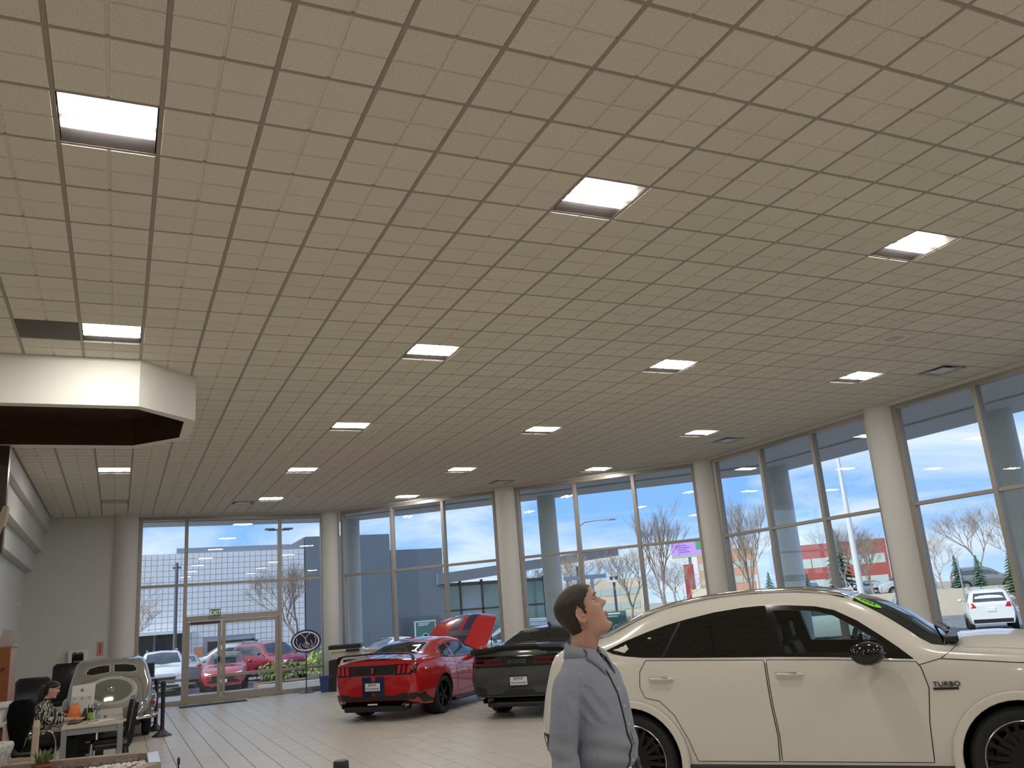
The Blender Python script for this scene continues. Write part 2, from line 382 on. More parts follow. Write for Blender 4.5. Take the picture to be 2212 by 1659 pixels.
# window walls -------------------------------------------------------
HEAD, MID = 4.93, 3.085
def bulkhead(name, a, b):
    """rounded white trim between the window head and the ceiling"""
    d = (b - a).normalized(); n = Vector((-d.y, d.x)); rows = []
    prof = [(-0.13, CEIL + 0.02), (-0.135, 4.985), (-0.125, 4.965), (-0.09, 4.945), (-0.02, 4.94), (0.12, 4.94), (0.12, CEIL + 0.2)]
    for p in (a, b): rows.append([(p.x + n.x*o, p.y + n.y*o, z) for o, z in prof])
    o = MB().grid(rows).build(name, white_wall, smooth=50); o['kind'] = 'structure'
def window(idx, a, b, s0, s1, mull, rails=((None, MID),), low=None, bottom=0.05, extra_low=()):
    """storefront frame along the line a-b between s0 and s1; mull = list of centre positions; each pane is its own part"""
    root = struct('window_%d' % idx); d = (b - a).normalized(); fw, fd = 0.045, 0.07
    def bar(sa, sb, z0, z1, nm, dep=fd):
        c = a + d * ((sa + sb) / 2); MB().obox(c, d, (sb - sa) / 2, dep, z0, z1).build(nm, alu, root, bevel=0.004, seg=1)
    bar(s0, s0 + 2*fw, bottom, HEAD, 'jamb'); bar(s1 - 2*fw, s1, bottom, HEAD, 'jamb'); bar(s0, s1, HEAD - 0.075, HEAD + 0.02, 'head', fd + 0.005); bar(s0, s1, 0, bottom + 0.06, 'sill', fd + 0.005)
    xs = [s0 + 2*fw] + [q for m_ in mull for q in (m_ - fw, m_ + fw)] + [s1 - 2*fw]
    for m_ in mull: bar(m_ - fw, m_ + fw, bottom + 0.06, HEAD - 0.075, 'mullion')
    for k in range(0, len(xs), 2):
        bar(xs[k], xs[k+1], MID - 0.033, MID + 0.033, 'rail', fd - 0.008)
        zs = [(MID + 0.033, HEAD - 0.075)]
        lz = extra_low[k // 2] if extra_low else None
        if lz == 'door': zs.append((2.24, MID - 0.033))
        elif lz: bar(xs[k], xs[k+1], lz - 0.03, lz + 0.03, 'rail', fd - 0.008); zs += [(lz + 0.03, MID - 0.033), (bottom + 0.06, lz - 0.03)]
        else: zs.append((bottom + 0.06, MID - 0.033))
        for z0, z1 in zs:
            c = a + d * ((xs[k] + xs[k+1]) / 2); MB().obox(c, d, (xs[k+1] - xs[k]) / 2 + 0.01, 0.004, z0 - 0.01, z1 + 0.01).build('pane', pane_m, root)
    return root
AX = Vector((1, 0))
window(1, Vector((0, 25.25)), Vector((1, 25.25)), 0.43, 5.42, [1.64, 4.165], extra_low=(0.62, 'door', 0.63))
window(2, A2, B2, 0.47, 5.53, [2.21, 3.88])
window(3, A2, B2, 6.14, 11.03, [7.82, 9.42])
A3, B3 = Vector((XR + 0.03, 16.75)), Vector((XR + 0.03, 0))
window(4, A3, B3, 0.23, 5.09, [1.92, 3.555])
window(5, A3, B3, 5.70, 10.6, [7.41, 9.02])
window(6, A3, B3, 11.3, 16.2, [12.9, 14.5])
bulkhead('trim_2', Vector((0.0, 25.28)), Vector((5.62, 25.28))); bulkhead('trim_3', A2, B2); bulkhead('trim_4', Vector((XR + 0.03, 17.0)), Vector((XR + 0.03, 0)))
# round columns between the windows
col_m = mat('column_paint', (0.66, 0.655, 0.62), 0.6, bump=0.03)
def column(name, x, y, r, z1=CEIL + 0.05, m=col_m):
    o = MB().lathe([(r, 0), (r, z1)], (x, y, 0), 40).build(name, m, smooth=40); o['kind'] = 'structure'; return o
p23 = A2 + d2 * 5.835
for nm, (x, y) in {'column': (0.12, 25.36)}.items(): column(nm, x, y, 0.35)
column('column', 5.63, 25.22, 0.27); column('column', p23.x, p23.y, 0.30); column('column', 13.10, 16.86, 0.29); column('column', XR + 0.02, 11.36, 0.30); column('column', XR + 0.02, 5.80, 0.30)
wall('wall_corner', MB().box(-0.2, 0.45, 25.42, 25.6, 0, CEIL + 0.2))

# door --------------------------------------------------------------
DOOR = struct('door_1', (0, 25.25, 0))
def dbar(x0, x1, z0, z1, nm, d0=-0.06, d1=0.06): return MB().box(x0, x1, d0, d1, z0, z1).build(nm, alu, DOOR, bevel=0.004, seg=1)
dbar(1.685, 4.12, 2.10, 2.24, 'header', -0.085, 0.08)
for x0, x1, nm in ((1.685, 2.59, 'door_leaf'), (2.61, 4.12, 'door_leaf')):
    lf = MB(); lf.box(x0, x0 + 0.09, -0.04, 0.04, 0.02, 2.09).box(x1 - 0.09, x1, -0.04, 0.04, 0.02, 2.09).box(x0 + .09, x1 - .09, -0.04, 0.04, 2.0, 2.09).box(x0 + .09, x1 - .09, -0.04, 0.04, 0.02, 0.20)
    l_ = lf.build(nm, alu, DOOR, bevel=0.003, seg=1)
    MB().box(x0 + .085, x1 - .085, -0.004, 0.004, 0.19, 2.01).build('pane', pane_m, l_)
    if x0 > 2: MB().box(x0 + 0.09, x1 - 0.09, -0.055, -0.02, 0.60, 0.69).build('push_bar', alu, l_, bevel=0.01)
MB().box(2.50, 2.56, -0.09, -0.04, 1.0, 1.14).build('lock', black, DOOR, bevel=0.006)
MB().box(1.80, 2.55, -0.10, -0.045, 2.035, 2.085).build('closer', mat('dark_bronze', (0.07, 0.06, 0.05), 0.4, 0.4), DOOR, bevel=0.008)
sg = thing('exit_sign', 'small white EXIT sign with green edge fixed over the glass entrance doors', 'sign', (2.42, 25.14, 2.29))
MB().box(-0.15, 0.15, -0.025, 0.025, -0.11, 0.11).build('housing', mat('exit_housing', (0.55, 0.62, 0.57), 0.4), sg, bevel=0.008)
MB().box(-0.135, 0.135, -0.032, -0.024, -0.095, 0.095).build('face', mat('exit_face', (0.10, 0.16, 0.13), 0.3), sg)
text('EXIT', 0.165, 'lettering', mat('exit_letter', (0.8, 0.95, 0.85), 0.4, emit=(0.8, 1, 0.85), estr=0.35), sg, (0, -0.034, 0), (R(90), 0, 0), sx=0.85)
tag(MB().box(1.5, 3.15, 24.05, 24.62, 0, 0.012).build('door_mat', mat('mat_charcoal', (0.05, 0.045, 0.05), 0.95, bump=0.4), bevel=0.004), 'thin dark grey mat on the tiles before the glass entrance doors', 'mat')

# soffit ------------------------------------------------------------
SOF = struct('ceiling_soffit')
sx1, sx2 = 0.122, 0.80; sy = (10.57, 11.24, 12.38, 13.10); zs_ = 4.425
outer = [(-6.9, sy[0]), (sx1, sy[0]), (sx2, sy[1]), (sx2, sy[2]), (sx1, sy[3]), (-6.9, sy[3])]
inner = [(-6.9, sy[0] + .15), (sx1 - .01, sy[0] + .15), (sx2 - .13, sy[1] + .09), (sx2 - .13, sy[2] - .09), (sx1 - .03, sy[3] - .22), (-6.9, sy[3] - .22)]
mb = MB(); n_ = 6
vs = [(p[0], p[1], CEIL) for p in outer] + [(p[0], p[1], zs_) for p in outer] + [(p[0], p[1], zs_) for p in inner] + [(p[0], p[1], zs_ + 0.34) for p in inner]
fs = [(i, i+1, 6+i+1, 6+i) for i in range(5)] + [(6+i, 6+i+1, 12+i+1, 12+i) for i in range(5)]
mb.add(vs, fs); mb.build('fascia', mat('soffit_paint', (0.72, 0.70, 0.64), 0.7, bump=0.03), SOF)
brown = mat('dark_walnut', (0.045, 0.018, 0.008), 0.35, noise=0.25, nscale=3, stretch=(1, 1, 6))
vs2 = [(p[0], p[1], zs_ - 0.001) for p in inner] + [(p[0], p[1], zs_ + 0.34) for p in inner]
MB().add(vs2, [(i, i+1, 7+i, 6+i) for i in range(5)] + [(6, 7, 8, 9, 10, 11)]).build('recess_lining', brown, SOF)
dl = thing('recessed_downlight', 'small warm recessed spotlight glowing inside the dark brown soffit recess', 'light', (0.22, 11.9, zs_ + 0.325))
MB().lathe([(0.075, 0.01), (0.075, -0.012), (0.055, -0.012), (0.05, 0.0)], n=24, caps=False).build('trim_ring', mat('bronze_ring', (0.2, 0.1, 0.05), 0.3, 0.6), dl)
MB().lathe([(0.05, -0.004), (0.001, -0.006)], n=20).build('lamp', mat('warm_lamp', (1, 0.8, 0.6), emit=(1.0, 0.62, 0.30), estr=18), dl)
pil = MB().box(-3.0, -1.42, 12.95, 13.12, 3.0, zs_).build('wall_dark_panel', brown); pil['kind'] = 'structure'
pt = MB(); pts = [(-1.43, 3.62), (-1.40, 3.62), (-1.40, 3.50), (-1.62, 2.95), (-1.70, 0), (-1.86, 0), (-1.80, 2.95), (-1.50, 3.45)]
wall('trim_5', MB().xprism([(-1.44, 3.60), (-1.385, 3.60), (-1.40, 3.42), (-1.55, 2.9), (-1.62, 2.4), (-1.64, 0.0), (-1.78, 0.0), (-1.74, 2.4), (-1.66, 2.9), (-1.50, 3.40)], 12.9, 13.12), mat('pale_wood_trim', (0.52, 0.40, 0.30), 0.5))

# light fixtures
fx_dark = mat('louvre_dark', (0.055, 0.05, 0.05), 0.35, 0.3)
fx_mid = mat('fixture_reflector', (0.55, 0.48, 0.44), 0.4)
tube_m = mat('led_strip', (1, 1, 1), emit=(1.0, 0.95, 0.90), estr=128)
off_m = mat('unlit_lens', (0.42, 0.44, 0.47), 0.25)
def fixture(c, r, label, lit=True, first=[]):
    loc = (OX + (c+.5)*T, OY + (r+.5)*T, CEIL)
    if lit and first: return copy_tree(first[0], loc=loc, label=label)
    t = thing('ceiling_light', label, 'ceiling light', loc, group='square ceiling light panels')
    a = 0.283
    hs = MB(); hs.add([(-a,-a,0.002),(a,-a,0.002),(a,a,0.002),(-a,a,0.002),(-a,-.125,.06),(a,-.125,.06),(a,.125,.06),(-a,.125,.06),(-a,-.125,.002),(a,-.125,.002),(a,.125,.002),(-a,.125,.002)],
        [(0,4,5,1),(2,6,7,3),(4,7,6,5),(1,5,9),(5,6,10,9),(10,6,2),(0,8,4),(4,8,11,7),(7,11,3)])
    hs.build('housing', fx_dark if lit else off_m, t, fix=False)
    cb = MB().box(-a, a, -0.036, 0.036, 0.010, 0.055).build('centre_bar', fx_mid if lit else white_p, t)
    if not lit: cb.scale = (0.33, 2.2, 1)
    for s in (-1, 1):
        y = s * 0.080; k = MB(); rows = []
        for xx in (-a + .005, a - .005): rows.append([(xx, y + 0.042*math.cos(q), 0.012 - 0.012*math.sin(q)) for q in [math.pi*i/6 for i in range(7)]])
        k.grid(rows).build('tube', tube_m if lit else off_m, t, smooth=60)
    if lit: first.append(t)
    return t
COLN = {0: 'file nearest the white soffit', 6: 'second file from the soffit', 12: 'third file from the soffit', 18: 'the file along the street windows', -6: 'added unseen file in the side bay'}
ROWN = {1: 'front row overhead', 8: 'second row back', 15: 'third row back', 22: 'fourth row back', 29: 'last row by the entrance', -6: 'unseen row added behind the viewer', -13: 'unseen rearmost row added behind the viewer'}
for c, r in sorted(LIGHTS):
    if (c, r) == (0, 29): fixture(c, r, 'unlit grey square ceiling panel above the back wall corner', lit=False); continue
    fixture(c, r, 'lit two-tube ceiling light, %s, %s' % (ROWN[r], COLN[c]))
VN = {(5, 30): 'square ceiling air vent beside the last light near the entrance', (15, 25): 'square ceiling air vent over the middle glass wall', (20, 16): 'square ceiling air vent over the corner of the glass walls', (20, 7): 'square ceiling air vent nearest the viewer, over the street windows'}
vent_m = mat('vent_white', (0.62, 0.62, 0.60), 0.4); vent_d = mat('vent_dark', (0.02, 0.02, 0.022), 0.6)
v0 = None
for (c, r), lb in VN.items():
    loc = (OX + (c+.5)*T, OY + (r+.5)*T, CEIL)
    if v0: copy_tree(v0, loc=loc, label=lb); continue
    v0 = thing('air_vent', lb, 'vent', loc, group='square ceiling air vents')
    MB().add([(-.29,-.29,.1),(.29,-.29,.1),(.29,.29,.1),(-.29,.29,.1)], [(0,1,2,3)]).build('backing', vent_d, v0)
    def ringm(a, b, z0, z1): return MB().add([(s_*q, t_*q, z) for q, z in ((a, z0), (b, z1)) for s_, t_ in ((-1,-1),(1,-1),(1,1),(-1,1))], [(i, (i+1) % 4, 4+(i+1) % 4, 4+i) for i in range(4)])
    ringm(.292, .262, -0.002, .0).build('frame', vent_m, v0)
    ringm(.225, .195, -0.004, .05).build('blade', vent_m, v0)
    MB().box(-.15, .15, -.15, .15, -.006, .004).build('centre_plate', vent_m, v0)
tag(MB().box(OX - T + .014, OX - .014, OY + 8*T + .014, OY + 9*T - .014, CEIL - .003, CEIL + .012).build('ceiling_panel', mat('dark_mesh_panel', (0.075, 0.072, 0.06), 0.7, noise=.25, nscale=60)), 'dark grey square panel filling one ceiling bay beside a light', 'panel')
def roundthing(c, r, rad, name, label, cat):
    t = thing(name, label, cat, (OX + c*T, OY + r*T, CEIL - 0.004))
    MB().lathe([(rad, 0.004), (rad, -0.008), (rad*.93, -0.016), (rad*.66, -0.014), (rad*.62, -.006)], n=36, caps=False).build('ring', mat('speaker_ring', (0.70, 0.66, 0.56), 0.5), t, smooth=40)
    MB().lathe([(rad*.63, -0.007), (rad*.3, -.012), (0.002, -.013)], n=36).build('grille', mat('speaker_grille', (0.52, 0.47, 0.38), 0.7, bump=.3, bscale=300), t, smooth=40)
roundthing(16.5, 5.5, 0.21, 'ceiling_speaker', 'round beige ceiling speaker near the street window corner, the closest one', 'speaker')
roundthing(16.45, 18.45, 0.21, 'ceiling_speaker', 'round beige ceiling speaker far off over the middle glass wall', 'speaker')
roundthing(7.55, 28.8, 0.21, 'ceiling_speaker', 'round beige ceiling speaker close to the last light by the entrance', 'speaker')
# ------------------------------------------------------------------ outside: ground, canopy, columns
asph = mat('asphalt', (0.20, 0.20, 0.21), 0.85, noise=0.18, nscale=1.2, bump=0.3, bscale=40)
conc = mat('concrete_walk', (0.50, 0.48, 0.45), 0.8, noise=0.08, nscale=2, bump=0.15)
def ring_pts(o, z):
    y, x = 27.2 + o, 16.6 + o; xa = (24.49 + o - .736*y)/.677; yb = (24.49 + o - .677*x)/.736
    return [(-120, y, z), (xa, y, z), (x, yb, z), (x, -60, z)]
def gz(x, y):
    """height of the lot, which falls away from the building"""
    d = max(y - 27.2, x - 16.6, .677*x + .736*y - 24.49); return -.04 - .42*min(1, max(0, d/7)) - .20*min(1, max(0, (d - 7)/20))
GB = -.95
gr = MB(); gr.grid([ring_pts(-3.5, -.05), ring_pts(0, -.04), ring_pts(7, -.46), ring_pts(27, -.66), ring_pts(260, -.66)]); gr = gr.build('ground', asph, fix=False); gr['kind'] = 'structure'
fas_m = mat('canopy_white', (0.70, 0.70, 0.69), 0.6)
cin = [(-8, 26.0), (6.2, 26.0), (15.0, 17.2), (15.0, -9)]; cmid = [(-8, 25.3), (5.7, 25.3), (13.2, 17.0), (13.2, -9)]; cout = [(-8, 27.2), (6.6, 27.2), (16.6, 18.0), (16.6, -9)]
walk = MB().prism(cmid[::1] + cout[::-1], -.25, -0.012).build('pavement', conc); walk['kind'] = 'structure'
can = MB().prism(cmid + [(p[0] - .03, p[1] - .03) for p in cin[::-1]], 4.93, 5.3).build('roof_canopy', fas_m); can['kind'] = 'structure'
MB().prism([(p[0] + .05, p[1] + .05) for p in cin] + cout[::-1], 4.90, 5.45).build('outer_beam', fas_m, can)
MB().prism([(p[0] - .1, p[1] - .1) for p in cin] + [(p[0] + .12, p[1] + .12) for p in cin[::-1]], 5.02, 5.2).build('groove', mat('canopy_shadow_gap', (0.22, 0.23, 0.24), 0.8), can)
roof = MB().prism([(-9, -10), (13.3, -10), (13.3, 17.1), (5.7, 25.5), (-9, 25.5)], CEIL + 0.25, CEIL + 0.5).build('roof_slab', fas_m); roof['kind'] = 'structure'
ocol = mat('outside_column_paint', (0.60, 0.62, 0.63), 0.6, noise=.03, nscale=1)
for x, y in ((6.58, 26.55), (11.25, 22.05), (15.84, 17.35), (15.95, 11.0), (15.95, 5.0)):
    o = column('column', x, y, 0.265, 4.95, ocol)
# ------------------------------------------------------------------ car building kit
def pchip(pts):
    xs = [p[0] for p in pts]; ys = [p[1] for p in pts]; n = len(xs)
    if n == 1: return lambda x: ys[0]
    h = [xs[i+1]-xs[i] for i in range(n-1)]; dl_ = [(ys[i+1]-ys[i])/h[i] for i in range(n-1)]; d = [0.0]*n
    d[0] = dl_[0]; d[-1] = dl_[-1]
    for i in range(1, n-1):
        if dl_[i-1]*dl_[i] > 0:
            w1 = 2*h[i]+h[i-1]; w2 = h[i]+2*h[i-1]; d[i] = (w1+w2)/(w1/dl_[i-1]+w2/dl_[i])
    def f(x):
        if x <= xs[0]: return ys[0]
        if x >= xs[-1]: return ys[-1]
        i = 0
        while x > xs[i+1]: i += 1
        t = (x-xs[i])/h[i]
        return (1+2*t)*(1-t)**2*ys[i] + t*(1-t)**2*h[i]*d[i] + t*t*(3-2*t)*ys[i+1] + t*t*(t-1)*h[i]*d[i+1]
    return f
class Loft:
    """car body from half sections: bottom edge, flank, shoulder, roof rail, crown"""
    def __init__(s, keys, x0, x1, n=15):
        s.k = {a: pchip(b) for a, b in keys.items()}; s.x0, s.x1, s.n = x0, x1, n
        s.kx = sorted({p[0] for b in keys.values() for p in b if x0 <= p[0] <= x1})
    def half(s, x):
        g = lambda a: s.k[a](x)
        zb, zt = g('zb'), g('zt'); zs = min(g('zs'), zt-.02); zr = min(max(g('zr'), zs+.01), zt-.004); zm = min(g('zm'), zs-.03)
        wr = g('wr')
        c = [(0, zb), (g('wb')*.96, zb), (g('wb'), zb+.03), (g('wm'), zm), (g('ws'), zs), (wr, zr), (wr*.55, zr+(zt-zr)*.72), (0, zt)]
        out_ = [c[0], c[1]] + [tuple(p[:2]) for p in catmull([(a, b, 0) for a, b in c[1:]], s.n // 4 + 1)][1:]
        return out_
    def xs(s, dx=0.09):
        r = [s.x0]
        pts = s.kx if s.kx[0] == s.x0 else [s.x0] + s.kx
        if pts[-1] != s.x1: pts = pts + [s.x1]
        for a, b in zip(pts, pts[1:]):
            m = max(1, math.ceil((b-a)/dx)); r += [a + (b-a)*(i+1)/m for i in range(m)]
        return r
    def mb(s, dx=0.09):
        m = MB(); rows = []
        for x in s.xs(dx):
            h = s.half(x); rows.append([(x, y, z) for y, z in h] + [(x, -y, z) for y, z in h[-2:0:-1]])
        m.grid(rows, closed=True); n = len(rows[0]); q = len(rows)
        m.f.append(tuple(range(n-1, -1, -1))); m.f.append(tuple((q-1)*n + k for k in range(n))); m.m += [0, 0]
        return m
def boolean(o, cutters):
    """cut shapes out of a body; each cut face keeps the cutter's own dark material"""
    tmp = []
    for mb, m in cutters:
        if m.name not in [q.name for q in o.data.materials]: o.data.materials.append(m)
        idx = [q.name for q in o.data.materials].index(m.name); mb.m = [idx]*len(mb.f)
        c = mb.build('cutter_tmp', list(o.data.materials), o.parent); c.data.polygons.foreach_set('material_index', mb.m); tmp.append(c)
        b = o.modifiers.new('b', 'BOOLEAN'); b.operation = 'DIFFERENCE'; b.object = c; b.solver = 'EXACT'; b.material_mode = 'INDEX'
    dg = bpy.context.evaluated_depsgraph_get(); dg.update(); me = bpy.data.meshes.new_from_object(o.evaluated_get(dg)); old = o.data; o.modifiers.clear(); o.data = me
    for c in tmp: d = c.data; bpy.data.objects.remove(c); bpy.data.meshes.remove(d)
    bpy.data.meshes.remove(old); return o
class Skin:
    def __init__(s, mb): s.b = BVHTree.FromPolygons([Vector(v) for v in mb.v], mb.f)
    def hit(s, p, axis):
        d, o = {'-y': (Vector((0, 1, 0)), Vector((p[0], -4, p[1]))), '+y': (Vector((0, -1, 0)), Vector((p[0], 4, p[1]))), '+z': (Vector((0, 0, -1)), Vector((p[0], p[1], 5))),
                '-x': (Vector((1, 0, 0)), Vector((-8, p[0], p[1]))), '+x': (Vector((-1, 0, 0)), Vector((12, p[0], p[1])))}[axis]
        l, n, i, dist = s.b.ray_cast(o, d)
        if l is None:
            c = {'y': Vector((p[0], -0.6 if axis[0] == '-' else .6, p[1])), 'z': Vector((p[0], p[1], 1.0)), 'x': Vector((-.8 if axis[0] == '-' else 4, p[0], p[1]))}[axis[1]]
            l, n, i, dist = s.b.find_nearest(c)
        if n.dot(d) > 0: n = -n
        return l, n, d
def resample(poly, step, closed=True):
    out_ = []; m = len(poly)
    for i in range(m if closed else m-1):
        a, b = Vector(poly[i][:2]), Vector(poly[(i+1) % m][:2]); k = max(1, math.ceil((b-a).length/step))
        out_ += [a + (b-a)*j/k for j in range(k)]
    if not closed: out_.append(Vector(poly[-1][:2]))
    return out_
def inside(p, poly):
    c = False; j = len(poly)-1
    for i in range(len(poly)):
        a, b = poly[i], poly[j]
        if (a[1] > p[1]) != (b[1] > p[1]) and p[0] < (b[0]-a[0])*(p[1]-a[1])/(b[1]-a[1])+a[0]: c = not c
        j = i
    return c
def panel(sk, poly, axis, m, name, parent, off=.006, res=.09, skirt=.015, smooth=35):
    """a skin piece: outline drawn on one side of the body, laid on the body surface and given an edge"""
    bd = resample(poly, res); xs = [p.x for p in bd]; ys = [p.y for p in bd]; pts = list(bd); n = len(bd)
    x = min(xs) + res*.5
    while x < max(xs):
        y = min(ys) + res*.5
        while y < max(ys):
            if inside((x, y), bd) and min((Vector((x, y)) - q).length for q in bd) > res*.45: pts.append(Vector((x, y)))
            y += res
        x += res
    vs, ed, fs, *_ = geometry.delaunay_2d_cdt(pts, [(i, (i+1) % n) for i in range(n)], [list(range(n))], 1, 1e-6)
    mb = MB(); P = []
    for v in vs:
        l, nn, d = sk.hit(v, axis); P.append(l + nn*off)
    mb.add(P, [tuple(f) for f in fs])
    cnt = {}
    for f in fs:
        for i in range(len(f)):
            a, b = f[i], f[(i+1) % len(f)]; cnt[(a, b)] = 1
    o = len(mb.v); mp = {}
    for (a, b) in list(cnt):
        if (b, a) in cnt: continue
        for q in (a, b):
            if q not in mp: mp[q] = len(mb.v); l, nn, d = sk.hit(vs[q], axis); mb.v.append(tuple(P[q] - nn*skirt))
        mb.f.append((b, a, mp[a], mp[b])); mb.m.append(0)
    return mb.build(name, m, parent, smooth=smooth)
def seam(sk, pts, axis, m, name, parent, r=.004, res=.05, off=0.0):
    L_ = []
    for p in resample(pts, res, False):
        l, n, d = sk.hit(p, axis); L_.append(l + n*off)
    mb = MB(); mb.tube(L_, r, 5); return mb.build(name, m, parent, smooth=60)
def wheel_mesh(Rw, w, Rr, spokes, rim_m, lip_m=None, style='twin'):
    tyre = MB().lathe([(Rr-.01, -w*.42), (Rr+.02, -w*.5), (Rw-.03, -w*.5), (Rw-.008, -w*.42), (Rw, -w*.3), (Rw, w*.3), (Rw-.008, w*.42), (Rw-.03, w*.5), (Rr+.02, w*.5), (Rr-.01, w*.42)], n=40, axis='y', caps=False)
    rim = MB(); rim.lathe([(Rr*.97, -w*.40), (Rr*.93, -w*.38), (Rr*.90, w*.2), (Rr*.3, w*.25)], n=40, axis='y', caps=False)
    rim.lathe([(Rr*.20, w*.2), (Rr*.20, -w*.36), (Rr*.13, -w*.42), (.001, -w*.43)], n=16, axis='y', caps=False)
    # y local: outward is -y for the lathe helper (height maps to -y): profile above uses negative = outboard on +y, so flip later
    for k in range(spokes):
        a = 2*math.pi*k/spokes
        for da in ((-.13, .13) if style == 'twin' else (0,)):
            p0 = (Rr*.16*math.cos(a+da*2), Rr*.16*math.sin(a+da*2)); p1 = (Rr*.95*math.cos(a+da), Rr*.95*math.sin(a+da)); hw0, hw1 = (.022, .014) if style == 'twin' else (.035, .024)
            dxy = Vector((p1[0]-p0[0], p1[1]-p0[1])).normalized(); nn = Vector((-dxy.y, dxy.x)); vs = []
            for (px, pz), hw, yo in ((p0, hw0, w*.37), (p1, hw1, w*.36)):
                for sgn in (-1, 1):
                    vs.append((px+nn.x*hw*sgn, yo, pz+nn.y*hw*sgn)); vs.append((px+nn.x*hw*sgn*.7, yo-.05, pz+nn.y*hw*sgn*.7))
            rim.add(vs, [(0, 2, 6, 4), (0, 4, 5, 1), (2, 3, 7, 6), (1, 5, 7, 3)])
    lip = MB(); lip.lathe([(Rr*1.005, -w*.44), (Rr*.975, -w*.455), (Rr*.955, -w*.43)], n=48, axis='y', caps=False)
    brake = MB().lathe([(Rr*.72, -.01), (Rr*.72, .02)], n=28, axis='y')
    return (tyre.mesh('tyre', rubber, 40), rim.mesh('rim', rim_m, 40), lip.mesh('rim_lip', lip_m or rim_m, 50), brake.mesh('brake_disc', mat('brake_steel', (.12, .12, .12), .4, .9), 40))
def add_wheel(meshes, parent, x, y, z, label=None):
    """tyre with rim, lip and brake disc as its sub-parts; outboard is the sign of y"""
    t = bpy.data.objects.new('wheel', meshes[0]); C.objects.link(t); t.parent = parent; t.location = (x, y, z); t.rotation_euler = (0, 0, 0 if y > 0 else math.pi)
    for me, nm in zip(meshes[1:], ('rim', 'rim_lip', 'brake_disc')):
        o = bpy.data.objects.new(nm, me); C.objects.link(o); o.parent = t
    return t
arch_m = mat('wheel_well_black', (0.006, 0.006, 0.006), 0.9); cabin_m = mat('cabin_black', (0.010, 0.010, 0.011), 0.7)
privacy = mat('privacy_glass', (0.003, 0.003, 0.0035), 0.03, spec=0.65)
cglass = glass('car_glass', (0.62, 0.70, 0.68), base=0.05)
dark_glass = glass('car_glass_dark', (0.30, 0.34, 0.35), base=0.05)
gapline = mat('panel_gap', (0.05, 0.045, 0.04), 0.8)
redlens = mat('red_lens', (0.45, 0.012, 0.012), 0.12, emit=(.8, .03, .02), estr=.05)
lamp_w = mat('headlamp_lens', (0.70, 0.74, 0.78), 0.06, spec=.7)
plate_m = mat('plate_white', (0.70, 0.71, 0.72), 0.4)
def arches(list_, Ra, W_, depth=.36):
    m = MB()
    for x, z in list_:
        for s in (-1, 1):
            vs = MB(); vs.lathe([(Ra, -.5*depth), (Ra, .5*depth + .15)], (0, 0, 0), 40, axis='y')
            a, b = (W_ - depth, W_ + .3) if s > 0 else (-W_ - .3, -W_ + depth)
            k = MB().lathe([(Ra, 0), (Ra, 1)], n=44, axis='y'); m.add([(p[0]+x, a + (b-a)*(-p[1]), p[2]+z) for p in k.v], k.f)
    return m
def seat(parent, x, y, z, m, h=.62, name='seat'):
    b = MB(); prof = [(-.08, 0), (.5, .02), (.5, .14), (.06, .12), (-.10, h), (-.20, h), (-.22, h*.5)]
    b.xprism([(x+p[0], z+p[1]) for p in prof], y-.24, y+.24)
    b.xprism([(x-.11, z+h+.03), (x-.18, z+h+.03), (x-.20, z+h+.2), (x-.13, z+h+.2)], y-.13, y+.13)
    return b.build(name, m, parent, bevel=.03)
def mirror(parent, sk, x, z, s, m, cm=None, W_=.95):
    b = MB(); rows = []; kx, kz = (1.45, 1.25) if cm else (1, 1)
    for t, sc in ((0, .55), (.02, .9), (.06, 1.0), (.12, 1.0), (.19, .82), (.22, .4)):
        rows.append([(x + .02 + .09*kx*math.cos(a)*sc - t*.15, s*(W_ + .03 + t), z + .075*kz*math.sin(a)*sc) for a in [2*math.pi*k/14 for k in range(14)]])
    b.grid(rows, closed=True); b.f.append(tuple(range(14))); b.f.append(tuple(5*14+k for k in range(14))); b.m += [0, 0]
    b.tube([(x, s*(W_-.08), z-.07), (x+.02, s*(W_+.06), z-.03)], .022, 6)
    o = b.build('mirror', m, parent, smooth=50)
    if cm: MB().tube([(x+.10, s*(W_+.06), z), (x+.07, s*(W_+.17), z+.005), (x-.02, s*(W_+.245), z+.01)], .012, 6).build('chrome_strip', cm, o, smooth=60)
    return o

